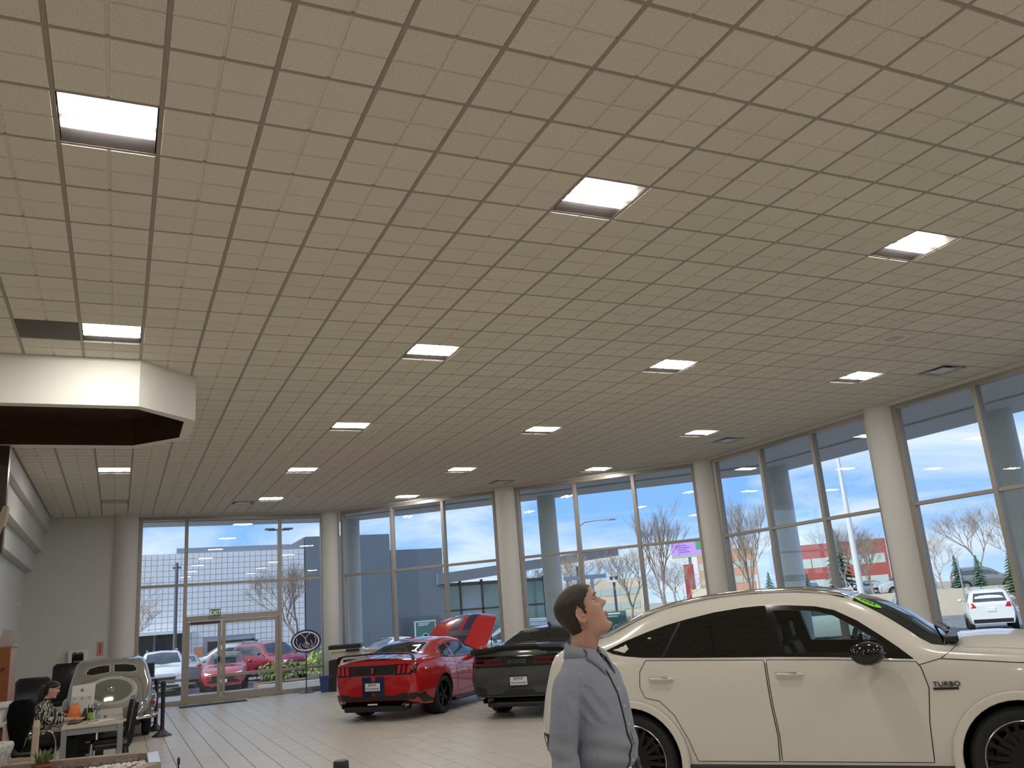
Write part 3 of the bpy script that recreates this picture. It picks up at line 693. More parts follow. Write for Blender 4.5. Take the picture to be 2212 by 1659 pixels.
# ---- white coupe SUV ------------------------------------------------
P_white = mat('paint_white', (0.66, 0.64, 0.575), 0.18, spec=.5, coat=.8)
def white_suv():
    cx, cy = 4.23 + .7736*.97, 7.01 + .6337*.97
    t = thing('coupe_suv', 'white coupe SUV with black panoramic roof and lime sticker, behind the looking-up man', 'car', (cx, cy, 0), math.atan2(-.7736, .6337))
    K = {'zb': [(-.88,.42),(-.7,.36),(.5,.30),(2.6,.30),(3.7,.32),(4.0,.45)],
         'wb': [(-.88,.66),(-.7,.86),(0,.93),(3.1,.93),(3.7,.82),(4.0,.55)],
         'zm': [(-.88,.62),(0,.74),(3.1,.72),(4.0,.6)],
         'wm': [(-.88,.72),(-.8,.83),(-.6,.925),(-.1,.965),(.6,.955),(1.5,.945),(2.5,.955),(3.1,.97),(3.6,.91),(3.9,.76),(4.02,.6)],
         'zs': [(-.88,.74),(-.8,1.0),(-.68,1.24),(-.2,1.285),(.2,1.265),(1.24,1.225),(2.43,1.165),(3.2,1.10),(3.7,1.02),(4.0,.80)],
         'ws': [(-.88,.70),(-.7,.82),(-.4,.90),(.2,.925),(1.2,.915),(2.4,.92),(3.1,.93),(3.6,.85),(4.0,.62)],
         'zr': [(-.88,.79),(-.7,1.34),(-.31,1.43),(.15,1.60),(.38,1.66),(.65,1.695),(.91,1.715),(1.17,1.72),(1.49,1.71),(1.8,1.67),(2.01,1.605),(2.22,1.495),(2.41,1.365),(2.57,1.25),(2.72,1.215),(3.2,1.17),(3.7,1.08),(4.0,.84)],
         'wr': [(-.88,.62),(-.6,.66),(0,.665),(.6,.675),(1.5,.685),(2.0,.70),(2.4,.74),(2.62,.78),(3.2,.80),(3.7,.72),(4.0,.5)],
         'zt': [(-.88,.82),(-.86,.92),(-.82,1.05),(-.76,1.27),(-.70,1.37),(-.55,1.40),(-.39,1.465),(0,1.62),(.37,1.70),(.87,1.76),(1.13,1.775),(1.46,1.77),(1.78,1.745),(2.01,1.70),(2.23,1.62),(2.45,1.495),(2.66,1.33),(2.76,1.30),(3.05,1.31),(3.3,1.29),(3.7,1.20),(3.92,1.05),(4.02,.85)]}
    K = {a: [(x if x > -.5 else x - .10*min(1, (-.5-x)/.3), v) for x, v in b] for a, b in K.items()}
    lf = Loft(K, -.98, 4.02, 18); mb = lf.mb(.07); sk = Skin(mb)
    body = mb.build('body', P_white, t)
    low = [(-.19,1.345),(-.12,1.315),(0,1.29),(.18,1.27),(.65,1.25),(1.24,1.23),(1.82,1.205),(2.43,1.165)]
    top = [(2.33,1.255),(2.2,1.36),(2.04,1.48),(1.87,1.575),(1.72,1.615),(1.49,1.64),(1.25,1.65),(1.09,1.645),(.83,1.62),(.57,1.575),(.38,1.535),(.2,1.485),(.0,1.42)]
    dlo = low + top
    fw = [(1.42,1.252),(1.85,1.232),(2.20,1.21),(2.25,1.24),(2.15,1.34),(2.0,1.44),(1.86,1.53),(1.72,1.575),(1.5,1.60),(1.36,1.605)]
    cav = Loft({'zb': [(-.3,.8)], 'wb': [(-.3,.80)], 'zm': [(-.3,.95)], 'wm': [(-.3,.84)], 'zs': [(0,1.18)], 'ws': [(0,.85)], 'zr': [(.9,1.6),(1.3,1.62),(1.8,1.58),(2.1,1.46),(2.3,1.30)], 'wr': [(0,.62)], 'zt': [(.9,1.66),(1.3,1.69),(1.8,1.66),(2.1,1.55),(2.3,1.40)]}, .95, 2.32, 10).mb(.2)
    prism = MB().xprism(fw, -1.2, 1.2)
    boolean(body, [(arches([(0, .40), (3.09, .40)], .445, .97, .34), arch_m), (cav, cabin_m), (prism, cabin_m)]); shade(body.data, 32)
    wl = white_suv.wl = wheel_mesh(.40, .30, .30, 10, mat('rim_gloss_black', (.008,.008,.009), .2, .3), mat('rim_lip_silver', (.55,.55,.56), .2, 1.0))
    for x in (0, 3.09):
        for s in (-1, 1): add_wheel(wl, t, x, s*.82, .40)
    for s, ax in ((-1, '-y'), (1, '+y')):
        # black surround first, then panes
        hole = MB()
        pan = [p for p in dlo if p[0] < 1.3]
        rear = [(-.19,1.345),(-.12,1.315),(0,1.29),(.18,1.27),(.65,1.25),(1.24,1.23),(1.34,1.228),(1.30,1.648),(1.25,1.65),(1.09,1.645),(.83,1.62),(.57,1.575),(.38,1.535),(.2,1.485),(.0,1.42)]
        panel(sk, rear, ax, privacy, 'rear_side_window', t, .004, .1)
        fr = MB(); o_ = [(1.34,1.228),(1.82,1.205),(2.43,1.165),(2.33,1.255),(2.2,1.36),(2.04,1.48),(1.87,1.575),(1.72,1.615),(1.49,1.64),(1.30,1.648)]
        # frame as a strip between outer outline and the opening
        oo = resample(o_, .06); ii = resample(fw, .06)
        import_pts = [Vector((p.x, p.y)) for p in oo] + [Vector((p.x, p.y)) for p in ii]; no, ni = len(oo), len(ii)
        vs, ed, fs, *_ = geometry.delaunay_2d_cdt(import_pts, [(i, (i+1) % no) for i in range(no)] + [(no+i, no+(i+1) % ni) for i in range(ni)], [], 0, 1e-6)
        P = []
        for v in vs:
            l, nn, d = sk.hit(v, ax); P.append(l + nn*.004)
        keep = []
        for f in fs:
            c = sum((vs[i] for i in f), Vector((0, 0)))/len(f)
            if inside(c, oo) and not inside(c, ii): keep.append(tuple(f))
        MB().add(P, keep).build('window_frame', blackgloss, t, smooth=40)
        panel(sk, fw, ax, cglass, 'front_side_window', t, -.002, .12, .0)
        seam(sk, [(.84, 1.245), (.80, 1.60)], ax, blackgloss, 'pillar_strip', t, .012, .08)
        seam(sk, [(.36, 1.262), (.52, 1.55)], ax, black, 'pillar_strip', t, .012, .08)
        # doors
        fd = [(1.27,1.205),(1.28,.85),(1.30,.6),(1.29,.40),(2.44,.40),(2.46,.7),(2.50,.95),(2.47,1.10),(2.44,1.145),(1.82,1.183)]
        rd = [(.20,1.245),(.14,1.15),(.13,1.02),(.17,.93),(.30,.90),(.42,.78),(.52,.58),(.58,.40),(1.27,.40),(1.285,.6),(1.265,.85),(1.255,1.205),(.65,1.228)]
        for nm, pl, hx in (('front_door', fd, 1.46), ('rear_door', rd, .35)):
            seam(sk, pl + [pl[0]], ax, gapline, 'door_gap', t, .0045, .05)
            d_ = panel(sk, [((p[0]-sum(q[0] for q in pl)/len(pl))*.993 + sum(q[0] for q in pl)/len(pl), (p[1]-.8)*.993+.8) for p in pl], ax, P_white, nm, t, .003, .1, .006)
            l, n, dd = sk.hit((hx, 1.085), ax)
            hm = MB(); hm.tube([(hx-.12, l.y+s*.012, 1.088), (hx-.10, l.y+s*.035, 1.09), (hx+.06, l.y+s*.035, 1.085), (hx+.10, l.y+s*.012, 1.082)], [.011, .016, .016, .010], 8).build('handle', P_white, d_, smooth=60)
            MB().tube([(hx-.12, l.y+s*.030, 1.102), (hx+.06, l.y+s*.052, 1.100)], .006, 6).build('handle_chrome', chrome, d_, smooth=60)
            MB().lathe([(.001, 0), (.06, -.004), (.075, 0)], (0,0,0), 20, axis='y', caps=False)
        seam(sk, [(2.46, 1.12), (2.62, 1.16), (2.75, 1.235)], ax, gapline, 'fender_gap', t, .004)
        seam(sk, [(2.62, 1.16), (3.2, 1.105), (3.8, 1.0)], ax, gapline, 'bonnet_gap', t, .005)
        seam(sk, [(-.32,1.16),(-.15,1.165),(-.12,1.14),(-.14,1.02),(-.20,.98),(-.33,.98)], ax, gapline, 'fuel_flap_gap', t, .003)
        # arch flares and sill
        for wx in (0, 3.09):
            rows = []
            for k in range(25):
                a = math.pi*(k/24)*1.16 - .08*math.pi; rows.append([(wx + r_*math.cos(a), s*yy, .40 + r_*math.sin(a)) for r_, yy in ((.448, .935), (.447, .985), (.452, .992), (.50, .990), (.515, .970))])
            MB().grid([r for r in rows if r[0][2] > .34]).build('wheel_arch_trim', P_white, t, smooth=35)
        MB().box(.50, 2.6, s*.86 if s > 0 else -.955, .955 if s > 0 else -.86, .26, .375).build('sill', black, t, bevel=.02)
        rl = MB(); pts = []
        for x, z in ((-.30,1.475),(-.10,1.56),(.15,1.64),(.45,1.715),(.8,1.755),(1.2,1.77),(1.6,1.757),(1.9,1.70),(2.0,1.665)):
            l, n, d = sk.hit((x, s*.60), '+z'); pts.append((x, s*.61, l.z + .018))
        rl.tube(pts, [.012]+[.02]*7+[.01], 8); rl.build('roof_rail', chrome if s < 2 else black, t, smooth=60)
        mirror(t, sk, 2.10, 1.235, s, blackgloss, chrome, .98)
        panel(sk, [(-1.2,.34),(-.46,.34),(-.52,.50),(-.72,.60),(-1.2,.66)], ax, black, 'corner_cladding', t, .006, .07)
        l, n, d = sk.hit((2.60, .96), ax)
        if s < 0:
            q = text('TURBO', .052, 'badge_lettering', mat('badge_dark', (.05,.05,.05), .3, .8), t, (2.63, l.y-.008, .972), (R(90), 0, 0), .004, sx=1.15)
            MB().box(2.53, 2.71, l.y-.010, l.y+.01, .932, .948).build('badge_bar', mat('badge_dark', (.05,.05,.05), .3, .8), t)
    panel(sk, [(.05,-.55),(.05,.55),(1.0,.60),(1.95,.62),(2.03,0),(1.95,-.62),(1.0,-.60)], '+z', blackgloss, 'panoramic_roof', t, .006, .12)
    panel(sk, [(2.02,-.63),(2.06,0),(2.02,.63),(2.3,.68),(2.58,.74),(2.68,.70),(2.74,0),(2.68,-.70),(2.58,-.74),(2.3,-.68)], '+z', privacy, 'windscreen', t, .006, .1)
    panel(sk, [(-.55,-.50),(-.55,.50),(-.05,.53),(.0,0),(-.05,-.53)], '+z', privacy, 'rear_window', t, .006, .1)
    panel(sk, [(2.80,-.72),(2.80,.72),(3.3,.74),(3.75,.62),(3.82,0),(3.75,-.62),(3.3,-.74)], '+z', P_white, 'bonnet', t, .008, .12)
    for yy, dx in ((-.55, 0), (.1, .02)):
        MB().tube([(2.70+dx, yy, 1.335), (2.66+dx, yy+.3, 1.36), (2.62+dx, yy+.55, 1.37)], .012, 6).build('wiper', black, t, smooth=60)
    MB().box(2.68, 2.78, -.70, .70, 1.265, 1.312).build('cowl_grille', black, t, bevel=.01)
    # sticker
    sk_m = mat('sticker_lime', (.22, .75, .02), .5)
    pts = [(2.13 + .10*math.cos(a), -.55 + .075*math.sin(a)) for a in [2*math.pi*k/28 for k in range(28)]]
    st = panel(sk, pts, '+z', sk_m, 'price_sticker', t, .011, .05, .003)
    l, n, d = sk.hit((2.13, -.55), '+z'); 
    tx = text('2022', .075, 'sticker_lettering', mat('ink_black', (.01,.01,.01), .6), t, l + n*.014, (0, 0, 0), .001, sx=.9)
    zz = n; xx = Vector((zz.z, 0, -zz.x)).normalized(); yy_ = zz.cross(xx)
    tx.rotation_euler = Matrix((xx, yy_, zz)).transposed().to_euler()
    for s in (-1, 1):
        panel(sk, [(s*.46, .78), (s*.70, .80), (s*.72, .93), (s*.46, .92)], '+x', lamp_w, 'headlamp', t, .006, .06)
        panel(sk, [(s*.30, .98), (s*.66, .96), (s*.66, 1.04), (s*.30, 1.06)], '-x', redlens, 'tail_lamp', t, .006, .06)
    panel(sk, [(-.38, .60), (.38, .60), (.42, .88), (-.42, .88)], '+x', black, 'grille', t, .005, .08)
    panel(sk, [(-.6, .44), (.6, .44), (.6, .62), (-.6, .62)], '-x', black, 'rear_bumper_insert', t, .005, .08)
    # cabin
    lea = mat('seat_leather_black', (.02,.02,.021), .5)
    seat(t, 1.45, -.38, .72, lea, .56); seat(t, 1.45, .38, .72, lea, .56)
    MB().xprism([(2.0,.85),(2.35,.85),(2.35,1.22),(2.18,1.23),(2.02,1.12)], -.78, .78).build('dashboard', cabin_m, t, bevel=.03)
    sw = MB(); sw.tube([(1.90+.05*math.sin(a), .38+.18*math.cos(a), 1.13+.17*math.sin(a)) for a in [2*math.pi*k/20 for k in range(21)]], .016, 6); sw.build('steering_wheel', cabin_m, t, smooth=60)
white_suv()
# ---- shared bits for the show cars
def plate(parent, x, y, z, tilt=0, s=1.0):
    p = MB().box(-.012, .006, -.155, .155, -.085, .085).build('number_plate', plate_m, parent, bevel=.006, loc=(x, y, z), rot=(0, tilt, 0))
    MB().box(-.016, -.010, -.160, .160, -.090, -.066).box(-.016, -.010, -.160, .160, .070, .090).build('plate_frame', black, p)
    ink = mat('plate_ink_grey', (.10, .11, .12), .6); blue = mat('plate_ink_blue', (.05, .14, .33), .6)
    text('BMW', .075, 'plate_lettering', ink, p, (-.0145, 0, .033), (R(90), 0, R(-90)), .001)
    text('Northwest', .062, 'plate_lettering', blue, p, (-.0145, 0, -.026), (R(90), 0, R(-90)), .001)
    return p
def exhausts(parent, x, ys, z, r=.045):
    for y in ys: MB().lathe([(r, 0), (r, .16), (r*.86, .16), (r*.82, .02)], (x, y, z), 20, axis='x', caps=False).build('exhaust_tip', chrome, parent, smooth=40)
def red_coupe():
    t = thing('sports_coupe', 'red sports coupe with navy stripes, black wing and raised bonnet', 'car', (5.04, 16.70, 0), R(43.8))
    K = {'zb': [(-1.02,.36),(-.8,.28),(0,.22),(2.7,.20),(3.7,.30)], 'wb': [(-1.02,.70),(-.85,.84),(0,.90),(2.7,.90),(3.4,.80),(3.7,.55)],
         'zm': [(-1,.62),(3,.58)], 'wm': [(-1.02,.76),(-.9,.87),(-.5,.945),(0,.972),(.6,.94),(1.3,.915),(2.2,.93),(2.7,.955),(3.4,.86),(3.72,.6)],
         'zs': [(-1.02,.72),(-.97,.94),(-.5,1.0),(0,1.0),(.6,.955),(1.5,.925),(2.2,.92),(3.3,.82),(3.72,.66)], 'ws': [(-1.02,.72),(-.95,.80),(-.5,.87),(0,.905),(.6,.88),(1.5,.86),(2.2,.865),(3.3,.80),(3.72,.55)],
         'zr': [(-1.02,.8),(-.97,1.02),(-.6,1.06),(-.3,1.085),(.1,1.19),(.5,1.275),(1.0,1.305),(1.4,1.265),(1.8,1.11),(2.15,.985),(2.4,.96),(3.3,.86),(3.72,.68)],
         'wr': [(-1.02,.66),(-.6,.74),(-.3,.74),(.3,.60),(1.0,.575),(1.5,.60),(2.1,.74),(2.4,.76),(3.3,.66),(3.72,.45)],
         'zt': [(-1.02,.84),(-.98,1.05),(-.9,1.085),(-.55,1.10),(-.3,1.14),(.2,1.28),(.6,1.36),(1.0,1.385),(1.4,1.36),(1.8,1.22),(2.2,1.035),(2.5,1.01),(3.3,.92),(3.6,.82),(3.72,.70)]}
    red = mat('paint_red', (.40, .010, .012), .16, coat=1.0); navy = mat('stripe_navy', (.012, .018, .075), .2, coat=.8)
    lf = Loft(K, -1.02, 3.72, 16); mb = lf.mb(.08); sk = Skin(mb); body = mb.build('body', red, t)
    cav = Loft({'zb': [(0,.62)], 'wb': [(0,.72)], 'zm': [(0,.8)], 'wm': [(0,.78)], 'zs': [(0,.95)], 'ws': [(0,.80)], 'zr': [(-.35,1.02),(.1,1.13),(.5,1.22),(1.0,1.25),(1.4,1.21),(1.8,1.06),(2.0,.98)], 'wr': [(-.35,.6),(.3,.55),(1,.53),(2,.62)], 'zt': [(-.35,1.08),(.2,1.225),(.6,1.31),(1.0,1.335),(1.4,1.31),(1.8,1.16),(2.0,1.07)]}, -.30, 1.95, 10).mb(.25)
    side = [(.64,.985),(.70,1.225),(1.05,1.255),(1.40,1.215),(1.74,1.06),(1.86,.975)]
    boolean(body, [(arches([(0,.345),(2.72,.345)], .375, .95, .34), arch_m), (cav, cabin_m), (MB().xprism(side, -1.3, 1.3), cabin_m),
                   (MB().prism([(-.30,-.50),(.30,-.46),(.30,.46),(-.30,.50)], 1.0, 1.7), cabin_m), (MB().prism([(1.52,-.52),(1.98,-.60),(1.98,.60),(1.52,.52)], .95, 1.7), cabin_m)]); shade(body.data, 32)
    wl = wheel_mesh(.345, .29, .255, 5, mat('rim_satin_black', (.012,.012,.013), .25, .4), style='twin')
    for x in (0, 2.72):
        for s in (-1, 1): add_wheel(wl, t, x, s*.80, .345)
    quarter = [(.03,1.03),(.25,1.165),(.50,1.215),(.62,1.228),(.56,.985),(.3,.995)]
    for s, ax in ((-1, '-y'), (1, '+y')):
        panel(sk, quarter, ax, privacy, 'quarter_window', t, .005, .08)
        panel(sk, side, ax, dark_glass, 'side_window', t, -.002, .1, 0)
        seam(sk, [(.0,1.02),(.25,1.18),(.68,1.245),(1.05,1.275),(1.42,1.235),(1.78,1.065),(1.95,.965),(1.2,.955),(.4,.98),(.0,1.02)], ax, black, 'window_trim', t, .009, .06)
        seam(sk, [(.60,.95),(.58,.7),(.62,.34),(1.75,.34),(1.82,.6),(1.88,.93)], ax, gapline, 'door_gap', t, .004)
        MB().tube([(.72, s*.915, .84), (.92, s*.92, .84)], .014, 8).build('handle', red, t, smooth=60)
        MB().box(.45, 2.3, s*.955 if s < 0 else .80, -.80 if s < 0 else .955, .165, .23).build('side_skirt', black, t, bevel=.02)
        mirror(t, sk, 1.72, 1.01, s, red, None, .90)
        panel(sk, [(s*.84,.79),(s*.84,.965),(s*.44,.975),(s*.44,.79)], '-x', blackgloss, 'tail_lamp_panel', t, .006, .08)
        for q in (.515, .61, .705):
            panel(sk, [(s*q,.815),(s*(q+.052),.82),(s*(q+.066),.955),(s*(q+.016),.955)], '-x', redlens, 'tail_lamp', t, .018, .05)
        panel(sk, [(s*.45,.62),(s*.75,.64),(s*.76,.74),(s*.45,.70)], '+x', lamp_w, 'headlamp', t, .006, .06)
        # stripes
        for nm, x0, x1 in (('boot_stripe', -.93, -.40), ('roof_stripe', .46, 1.38)):
            panel(sk, [(x0, s*.045), (x1, s*.045), (x1, s*.235), (x0, s*.235)], '+z', navy, nm, t, .005, .08, .004)
        panel(sk, [(s*.045,.40),(s*.235,.40),(s*.235,.775),(s*.045,.775)], '-x', navy, 'bumper_stripe', t, .005, .08, .004)
    panel(sk, [(-.43,.80),(.43,.80),(.43,.972),(-.43,.972)], '-x', blackgloss, 'tail_panel', t, .005, .1)
    MB().box(-1.055, -1.02, -.03, .03, .83, .93).build('badge', mat('badge_red_silver', (.35,.08,.07), .25, .5), t, bevel=.02)
    panel(sk, [(-.90,.25),(.90,.25),(.90,.47),(.62,.48),(.45,.44),(-.45,.44),(-.62,.48),(-.90,.47)], '-x', black, 'rear_diffuser', t, .012, .08)
    MB().box(-1.06, -.7, -.62, .62, .17, .27).build('diffuser_blade', black, t, bevel=.03)
    MB().box(-1.075, -1.05, -.10, .10, .29, .315).build('reverse_lamp', lamp_w, t, bevel=.004)
    exhausts(t, -1.06, (-.62, -.50, .50, .62), .28)
    plate(t, -1.045, 0, .60)
    wing = MB(); rows = []
    for y, z, ch in [(-.80,1.03,.10),(-.79,1.09,.14),(-.74,1.14,.17),(-.62,1.16,.18),(0,1.175,.18),(.62,1.16,.18),(.74,1.14,.17),(.79,1.09,.14),(.80,1.03,.10)]:
        rows.append([(-.93 + ch*a, y*(1-abs(b)*.0), z + b) for a, b in ((-.5,.012),(-.2,.016),(.3,.008),(.5,-.006),(.3,-.014),(-.2,-.014))])
    wing.grid(rows, closed=True); wing.f += [tuple(range(6)), tuple(48+k for k in range(6))]; wing.m += [0, 0]; wing.build('rear_wing', black, t, smooth=40)
    rg = [(-.36,-.56),(.34,-.50),(.40,0),(.34,.50),(-.36,.56),(-.40,0)]
    panel(sk, rg, '+z', dark_glass, 'rear_window', t, .004, .12, .0)
    panel(sk, [(1.47,-.50),(1.43,0),(1.47,.50),(2.02,.64),(2.12,0),(2.02,-.64)], '+z', dark_glass, 'windscreen', t, .004, .12, 0)
    panel(sk, [(2.26,-.76),(2.26,.76),(3.2,.70),(3.50,.56),(3.52,0),(3.50,-.56),(3.2,-.70)], '+z', arch_m, 'engine_bay', t, .004, .15)
    MB().box(.42, .47, -.10, .10, 1.365, 1.385).build('high_brake_lamp', redlens, t, bevel=.005)
    # raised bonnet, hinged at the windscreen
    hp = [(2.20,-.78),(2.14,0),(2.20,.78),(2.9,.79),(3.40,.72),(3.66,.56),(3.70,0),(3.66,-.56),(3.40,-.72),(2.9,-.79)]
    bon = panel(sk, hp, '+z', red, 'bonnet', t, .004, .12, .03)
    parts = [bon]
    for s in (-1, 1):
        parts.append(panel(sk, [(2.20,s*.05),(3.66,s*.05),(3.64,s*.25),(2.20,s*.25)], '+z', navy, 'bonnet_stripe', bon, .010, .1, .004))
    parts.append(panel(sk, [(2.7,-.28),(2.7,.28),(2.9,.25),(2.9,-.25)], '+z', black, 'bonnet_vent', bon, .014, .08, .006))
    M_ = Matrix.Translation((2.26, 0, 1.02)) @ Matrix.Rotation(R(-41), 4, 'Y') @ Matrix.Translation((-2.26, 0, -1.02))
    for o in parts: o.data.transform(M_)
    for s in (-1, 1): MB().tube([(2.9, s*.70, .92), (2.95, s*.70, 1.45)], .01, 6).build('bonnet_strut', black, t)
    lea = mat('seat_charcoal', (.03,.032,.03), .6)
    for y in (-.36, .36): seat(t, .85, y, .50, lea, .50)
    MB().xprism([(1.6,.7),(1.95,.7),(1.95,.98),(1.75,.98),(1.62,.88)], -.68, .68).build('dashboard', cabin_m, t, bevel=.03)
    return t
def grey_coupe():
    t = thing('muscle_coupe', 'dark grey muscle coupe with black tail panel, parked between the red and white cars', 'car', (7.02, 14.52, 0), R(43.8))
    K = {'zb': [(-1.12,.36),(-.8,.28),(0,.24),(2.9,.22),(3.9,.32)], 'wb': [(-1.12,.78),(-.9,.88),(0,.91),(2.9,.91),(3.6,.86),(3.9,.74)],
         'zm': [(-1,.62),(3,.60)], 'wm': [(-1.12,.84),(-1.0,.91),(-.5,.955),(0,.965),(.7,.945),(1.5,.935),(2.9,.955),(3.6,.90),(3.9,.78)],
         'zs': [(-1.12,.86),(-1.06,1.0),(-.5,1.035),(0,1.04),(.7,1.0),(1.5,.985),(2.5,.975),(3.6,.90),(3.9,.76)], 'ws': [(-1.12,.80),(-1.0,.87),(-.5,.905),(0,.92),(.7,.90),(1.5,.90),(2.5,.90),(3.6,.85),(3.9,.74)],
         'zr': [(-1.12,.9),(-1.07,1.08),(-.7,1.11),(-.2,1.14),(.2,1.27),(.6,1.355),(1.2,1.375),(1.6,1.33),(2.0,1.19),(2.4,1.045),(2.7,1.02),(3.6,.95),(3.9,.80)],
         'wr': [(-1.12,.74),(-.7,.82),(-.3,.80),(.3,.62),(1.2,.60),(1.6,.61),(2.35,.76),(2.7,.80),(3.6,.76),(3.9,.66)],
         'zt': [(-1.12,.94),(-1.08,1.11),(-.9,1.135),(-.5,1.155),(-.25,1.185),(.3,1.37),(.75,1.445),(1.2,1.46),(1.6,1.42),(2.0,1.28),(2.45,1.09),(2.8,1.07),(3.6,.99),(3.9,.84)]}
    grey = mat('paint_dark_grey', (.055, .058, .055), .2, metal=.25, coat=.9)
    lf = Loft(K, -1.12, 3.9, 16); mb = lf.mb(.09); sk = Skin(mb); body = mb.build('body', grey, t)
    boolean(body, [(arches([(0,.355),(2.95,.355)], .385, .95, .34), arch_m)]); shade(body.data, 32)
    wl = wheel_mesh(.355, .29, .255, 7, mat('rim_satin_black', (.012,.012,.013), .25, .4), style='single')
    for x in (0, 2.95):
        for s in (-1, 1): add_wheel(wl, t, x, s*.80, .355)
    dlo = [(.06,1.075),(.35,1.25),(.65,1.325),(1.2,1.345),(1.6,1.30),(2.0,1.14),(2.18,1.03),(1.2,1.03),(.4,1.05)]
    for s, ax in ((-1, '-y'), (1, '+y')):
        panel(sk, dlo, ax, privacy, 'side_window', t, .005, .1)
        seam(sk, [(.72,1.0),(.70,.7),(.74,.36),(1.95,.36),(2.02,.6),(2.08,.98)], ax, gapline, 'door_gap', t, .004)
        MB().tube([(.84, s*.925, .89), (1.04, s*.93, .89)], .014, 8).build('handle', grey, t, smooth=60)
        mirror(t, sk, 1.95, 1.06, s, grey, None, .91)
        for k, (y0, y1) in enumerate(((.30, .545), (.565, .80))):
            oo = [(s*y0,.875),(s*y1,.885),(s*(y1+.005),.975),(s*y0,.985)]
            panel(sk, oo, '-x', redlens if False else mat('smoked_red_lens', (.10,.006,.008), .1, emit=(.5,.02,.02), estr=.03), 'tail_lamp', t, .016, .06)
            panel(sk, [(s*(y0+.03),.905),(s*(y1-.03),.912),(s*(y1-.03),.948),(s*(y0+.03),.955)], '-x', blackgloss, 'lamp_centre', t, .024, .06)
        panel(sk, [(s*.55,.72),(s*.74,.73),(s*.74,.83),(s*.55,.82)], '+x', lamp_w, 'headlamp', t, .006, .06)
        panel(sk, [(s*.60,.50),(s*.845,.54),(s*.845,.40),(s*.60,.36)], '-x', black, 'corner_vent', t, .005, .08)
    panel(sk, [(-.86,.845),(.86,.845),(.865,1.02),(-.865,1.02)], '-x', blackgloss, 'tail_panel', t, .008, .09)
    text('DODGE', .085, 'tail_lettering', mat('letter_grey', (.20,.20,.20), .3, .6), t, (-1.145, 0, .925), (R(90), 0, R(-90)), .004, sx=1.1)
    panel(sk, [(-.84,.26),(.84,.26),(.80,.40),(.3,.42),(.25,.47),(-.25,.47),(-.3,.42),(-.80,.40)], '-x', black, 'rear_diffuser', t, .010, .08)
    MB().box(-1.14, -.8, -.60, .60, .20, .28).build('diffuser_blade', black, t, bevel=.03)
    for y in (-.56, .56):
        e_ = MB(); e_.add([(-1.15, y-.10, .27), (-1.15, y+.10, .27), (-1.15, y+.10, .345), (-1.15, y-.10, .345), (-.95, y-.10, .27), (-.95, y+.10, .27), (-.95, y+.10, .345), (-.95, y-.10, .345)], [(0,1,5,4),(1,2,6,5),(2,3,7,6),(3,0,4,7)]); e_.build('exhaust_tip', mat('tip_dark_chrome', (.25,.25,.26), .15, 1.0), t, fix=False)
    plate(t, -1.125, 0, .61)
    sp = MB(); rows = []
    for y, z in ((-.85,1.10),(-.80,1.125),(-.45,1.14),(-.36,1.165),(0,1.17),(.36,1.165),(.45,1.14),(.80,1.125),(.85,1.10)):
        rows.append([(-1.15, y, z+.035), (-1.16, y, z), (-1.10, y, z-.06), (-.90, y, z-.03), (-.92, y, z+.012)])
    sp.grid(rows, closed=True); sp.f += [tuple(range(5)), tuple(40+k for k in range(5))]; sp.m += [0, 0]; sp.build('boot_spoiler', black, t, smooth=30)
    panel(sk, [(-.22,-.64),(-.26,0),(-.22,.64),(.42,.52),(.48,0),(.42,-.52)], '+z', privacy, 'rear_window', t, .006, .1)
    panel(sk, [(1.66,-.52),(1.62,0),(1.66,.52),(2.3,.68),(2.42,0),(2.3,-.68)], '+z', privacy, 'windscreen', t, .006, .12)
    MB().xprism([(.60,1.435),(.76,1.445),(.62,1.50),(.60,1.50)], -.015, .015).build('roof_fin', black, t, bevel=.005)
    return t
red_coupe(); grey_coupe()

